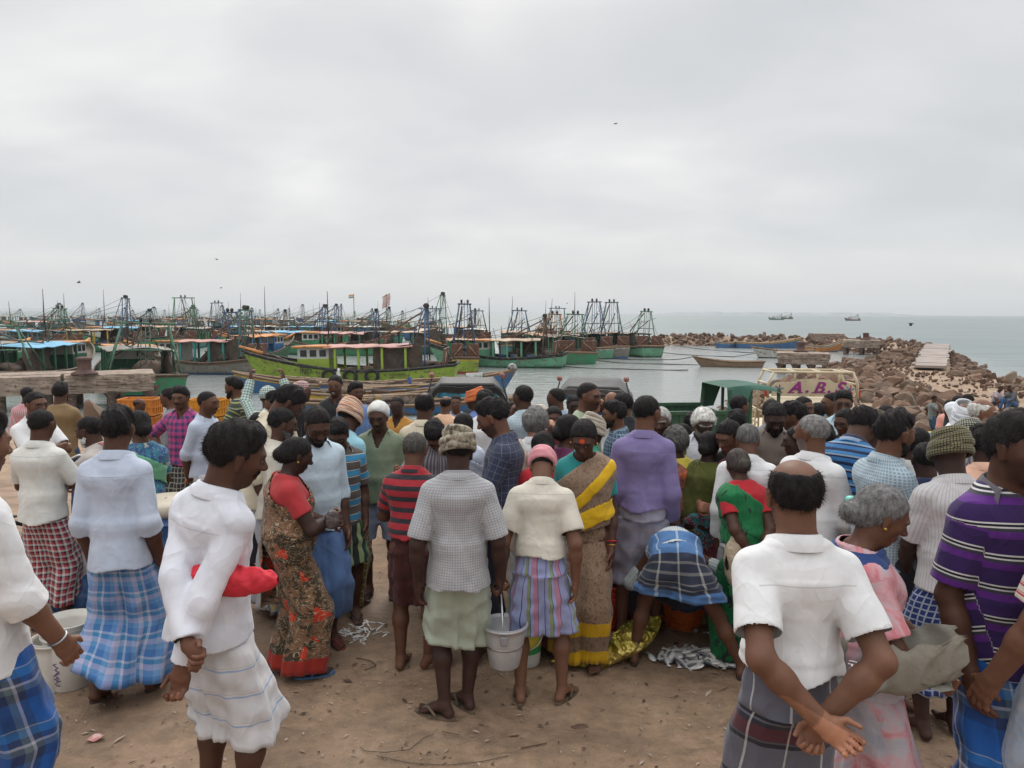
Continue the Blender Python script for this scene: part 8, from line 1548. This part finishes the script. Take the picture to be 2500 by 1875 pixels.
cord('string', [(920, 1850), (1000, 1868), (1090, 1872), (1180, 1862), (1240, 1848)], .0018, (.09, .07, .055), 'pale grey string curving along the bottom of the open ground'); cord('string', [(870, 1612), (905, 1618), (920, 1630), (890, 1640)], .003, (.05, .04, .035), 'short dark string behind the flowered saree')
cord('stick', [(1272, 1830), (1336, 1818)], .003, (.09, .055, .035), 'thin brown stick on the open ground'); cord('stick', [(1078, 1790), (1120, 1798)], .0025, (.12, .08, .05), 'short brown stick left of the open ground')
o = crumple('leaf_scrap', 'dry brown leaf scrap curling up from the open ground', 1416, 1775, (.10, .05, .02), paint((.07, .04, .025), (.14, .08, .05), .9, 20, bump=.3), 5, 14, 'litter', n=16, amp=.008)
r = np.random.default_rng(77); mb = MB()
for k in range(3600):
    y = 2.3 + 5.5 * r.random() ** 1.2; x = r.uniform(-.75, .75) * y; s = r.uniform(.003, .011) * (2.2 if r.random() < .06 else 1); a = r.uniform(0, 3.14); z = g(x, y) + .010 * float(wob(np.array([x]), np.array([y]), 1.7, 1)[0]) + .006
    l_, w_ = s * r.uniform(1, 2.6), s * r.uniform(.4, 1); c, sn = math.cos(a), math.sin(a); mb.add([(x + l_ * c, y + l_ * sn, z + .002), (x - w_ * sn, y + w_ * c, z + .004), (x - l_ * c, y - l_ * sn, z), (x + w_ * sn, y - w_ * c, z + .005)], [(0, 1, 2, 3)], int(r.integers(0, 3)))
o = mb.build('litter', [paint((.42, .33, .26), None, .8, 5, bump=0), paint((.08, .05, .035), None, .9, 5, bump=0), paint((.28, .18, .12), None, .9, 5, bump=0)]); tag(o, 'scraps of shell, scales and straw over the dirt', 'litter', None, 'stuff')
# birds
def bird(px, py, d, span, label, col, ph=.4, rz=0):
    q = at_d(px, py, d); e = MB(); e.lathe([(.01, -.32), (.06, -.22), (.075, 0), (.05, .16), (.035, .24), (.008, .30)], (0, 0, 0), 10, rot=Euler((0, rad(90), 0)), capt=True); m_ = paint(col, None, .7, 4, bump=0); o = e.build('bird', m_, None, tuple(q)); o.scale = (span,) * 3; o.rotation_euler = (rad(10), rad(-8), rad(rz)); tag(o, label, 'bird', 'birds over the harbour')
    for s in (-1, 1): G = [[(x0 + cxx, s * y, z) for cxx in (-w_ / 2, 0, w_ / 2)] for (y, z, w_, x0) in ((.04, .02, .24, 0), (.20, .02 + ph * .22, .26, .03), (.36, .02 + ph * .26, .20, -.02), (.52, .02 + ph * .10, .06, -.12))]; MB().grid(G).grid(np.array(G) - [0, 0, .012], flip=True).build('wing', m_, o)
    MB().add([(-.30, -.06, 0), (-.42, -.08, 0), (-.42, .08, 0), (-.30, .06, 0)], [(0, 1, 2, 3)]).build('tail', m_, o)
bird(2224, 790, 30, .34, 'black crow flying low over the sea on the right', (.01, .01, .012), -.9, 150); bird(193, 690, 40, .35, 'bird flying above the leftmost boats', (.12, .11, .10), .8, 20); bird(529, 634, 40, .25, 'bird high above the boats left of centre', (.12, .11, .10), .9, 70)
bird(540, 703, 45, .25, 'bird just above the horizon left of centre', (.12, .11, .10), .6, 10); bird(1503, 302, 40, .35, 'bird highest in the cloudy sky', (.05, .05, .05), .25, 5); bird(1385, 741, 60, .3, 'pale bird above the gallows of the right trawlers', (.4, .4, .4), .7, 30)
# ================================================================ sea haze
m, t, b = newmat('haze'); t.nodes.remove(b); pv = N(t, 'ShaderNodeVolumePrincipled'); pv.inputs['Color'].default_value = (.86, .90, .94, 1); pv.inputs['Density'].default_value = 0.00020; pv.inputs['Anisotropy'].default_value = .2
t.links.new(pv.outputs[0], t.nodes['Material Output'].inputs['Volume'])
hz = MB().box((0, 7500, 30), (30400, 15400, 76)).build('haze', m); tag(hz, 'thin pale sea haze over the harbour', 'haze', None, 'stuff')
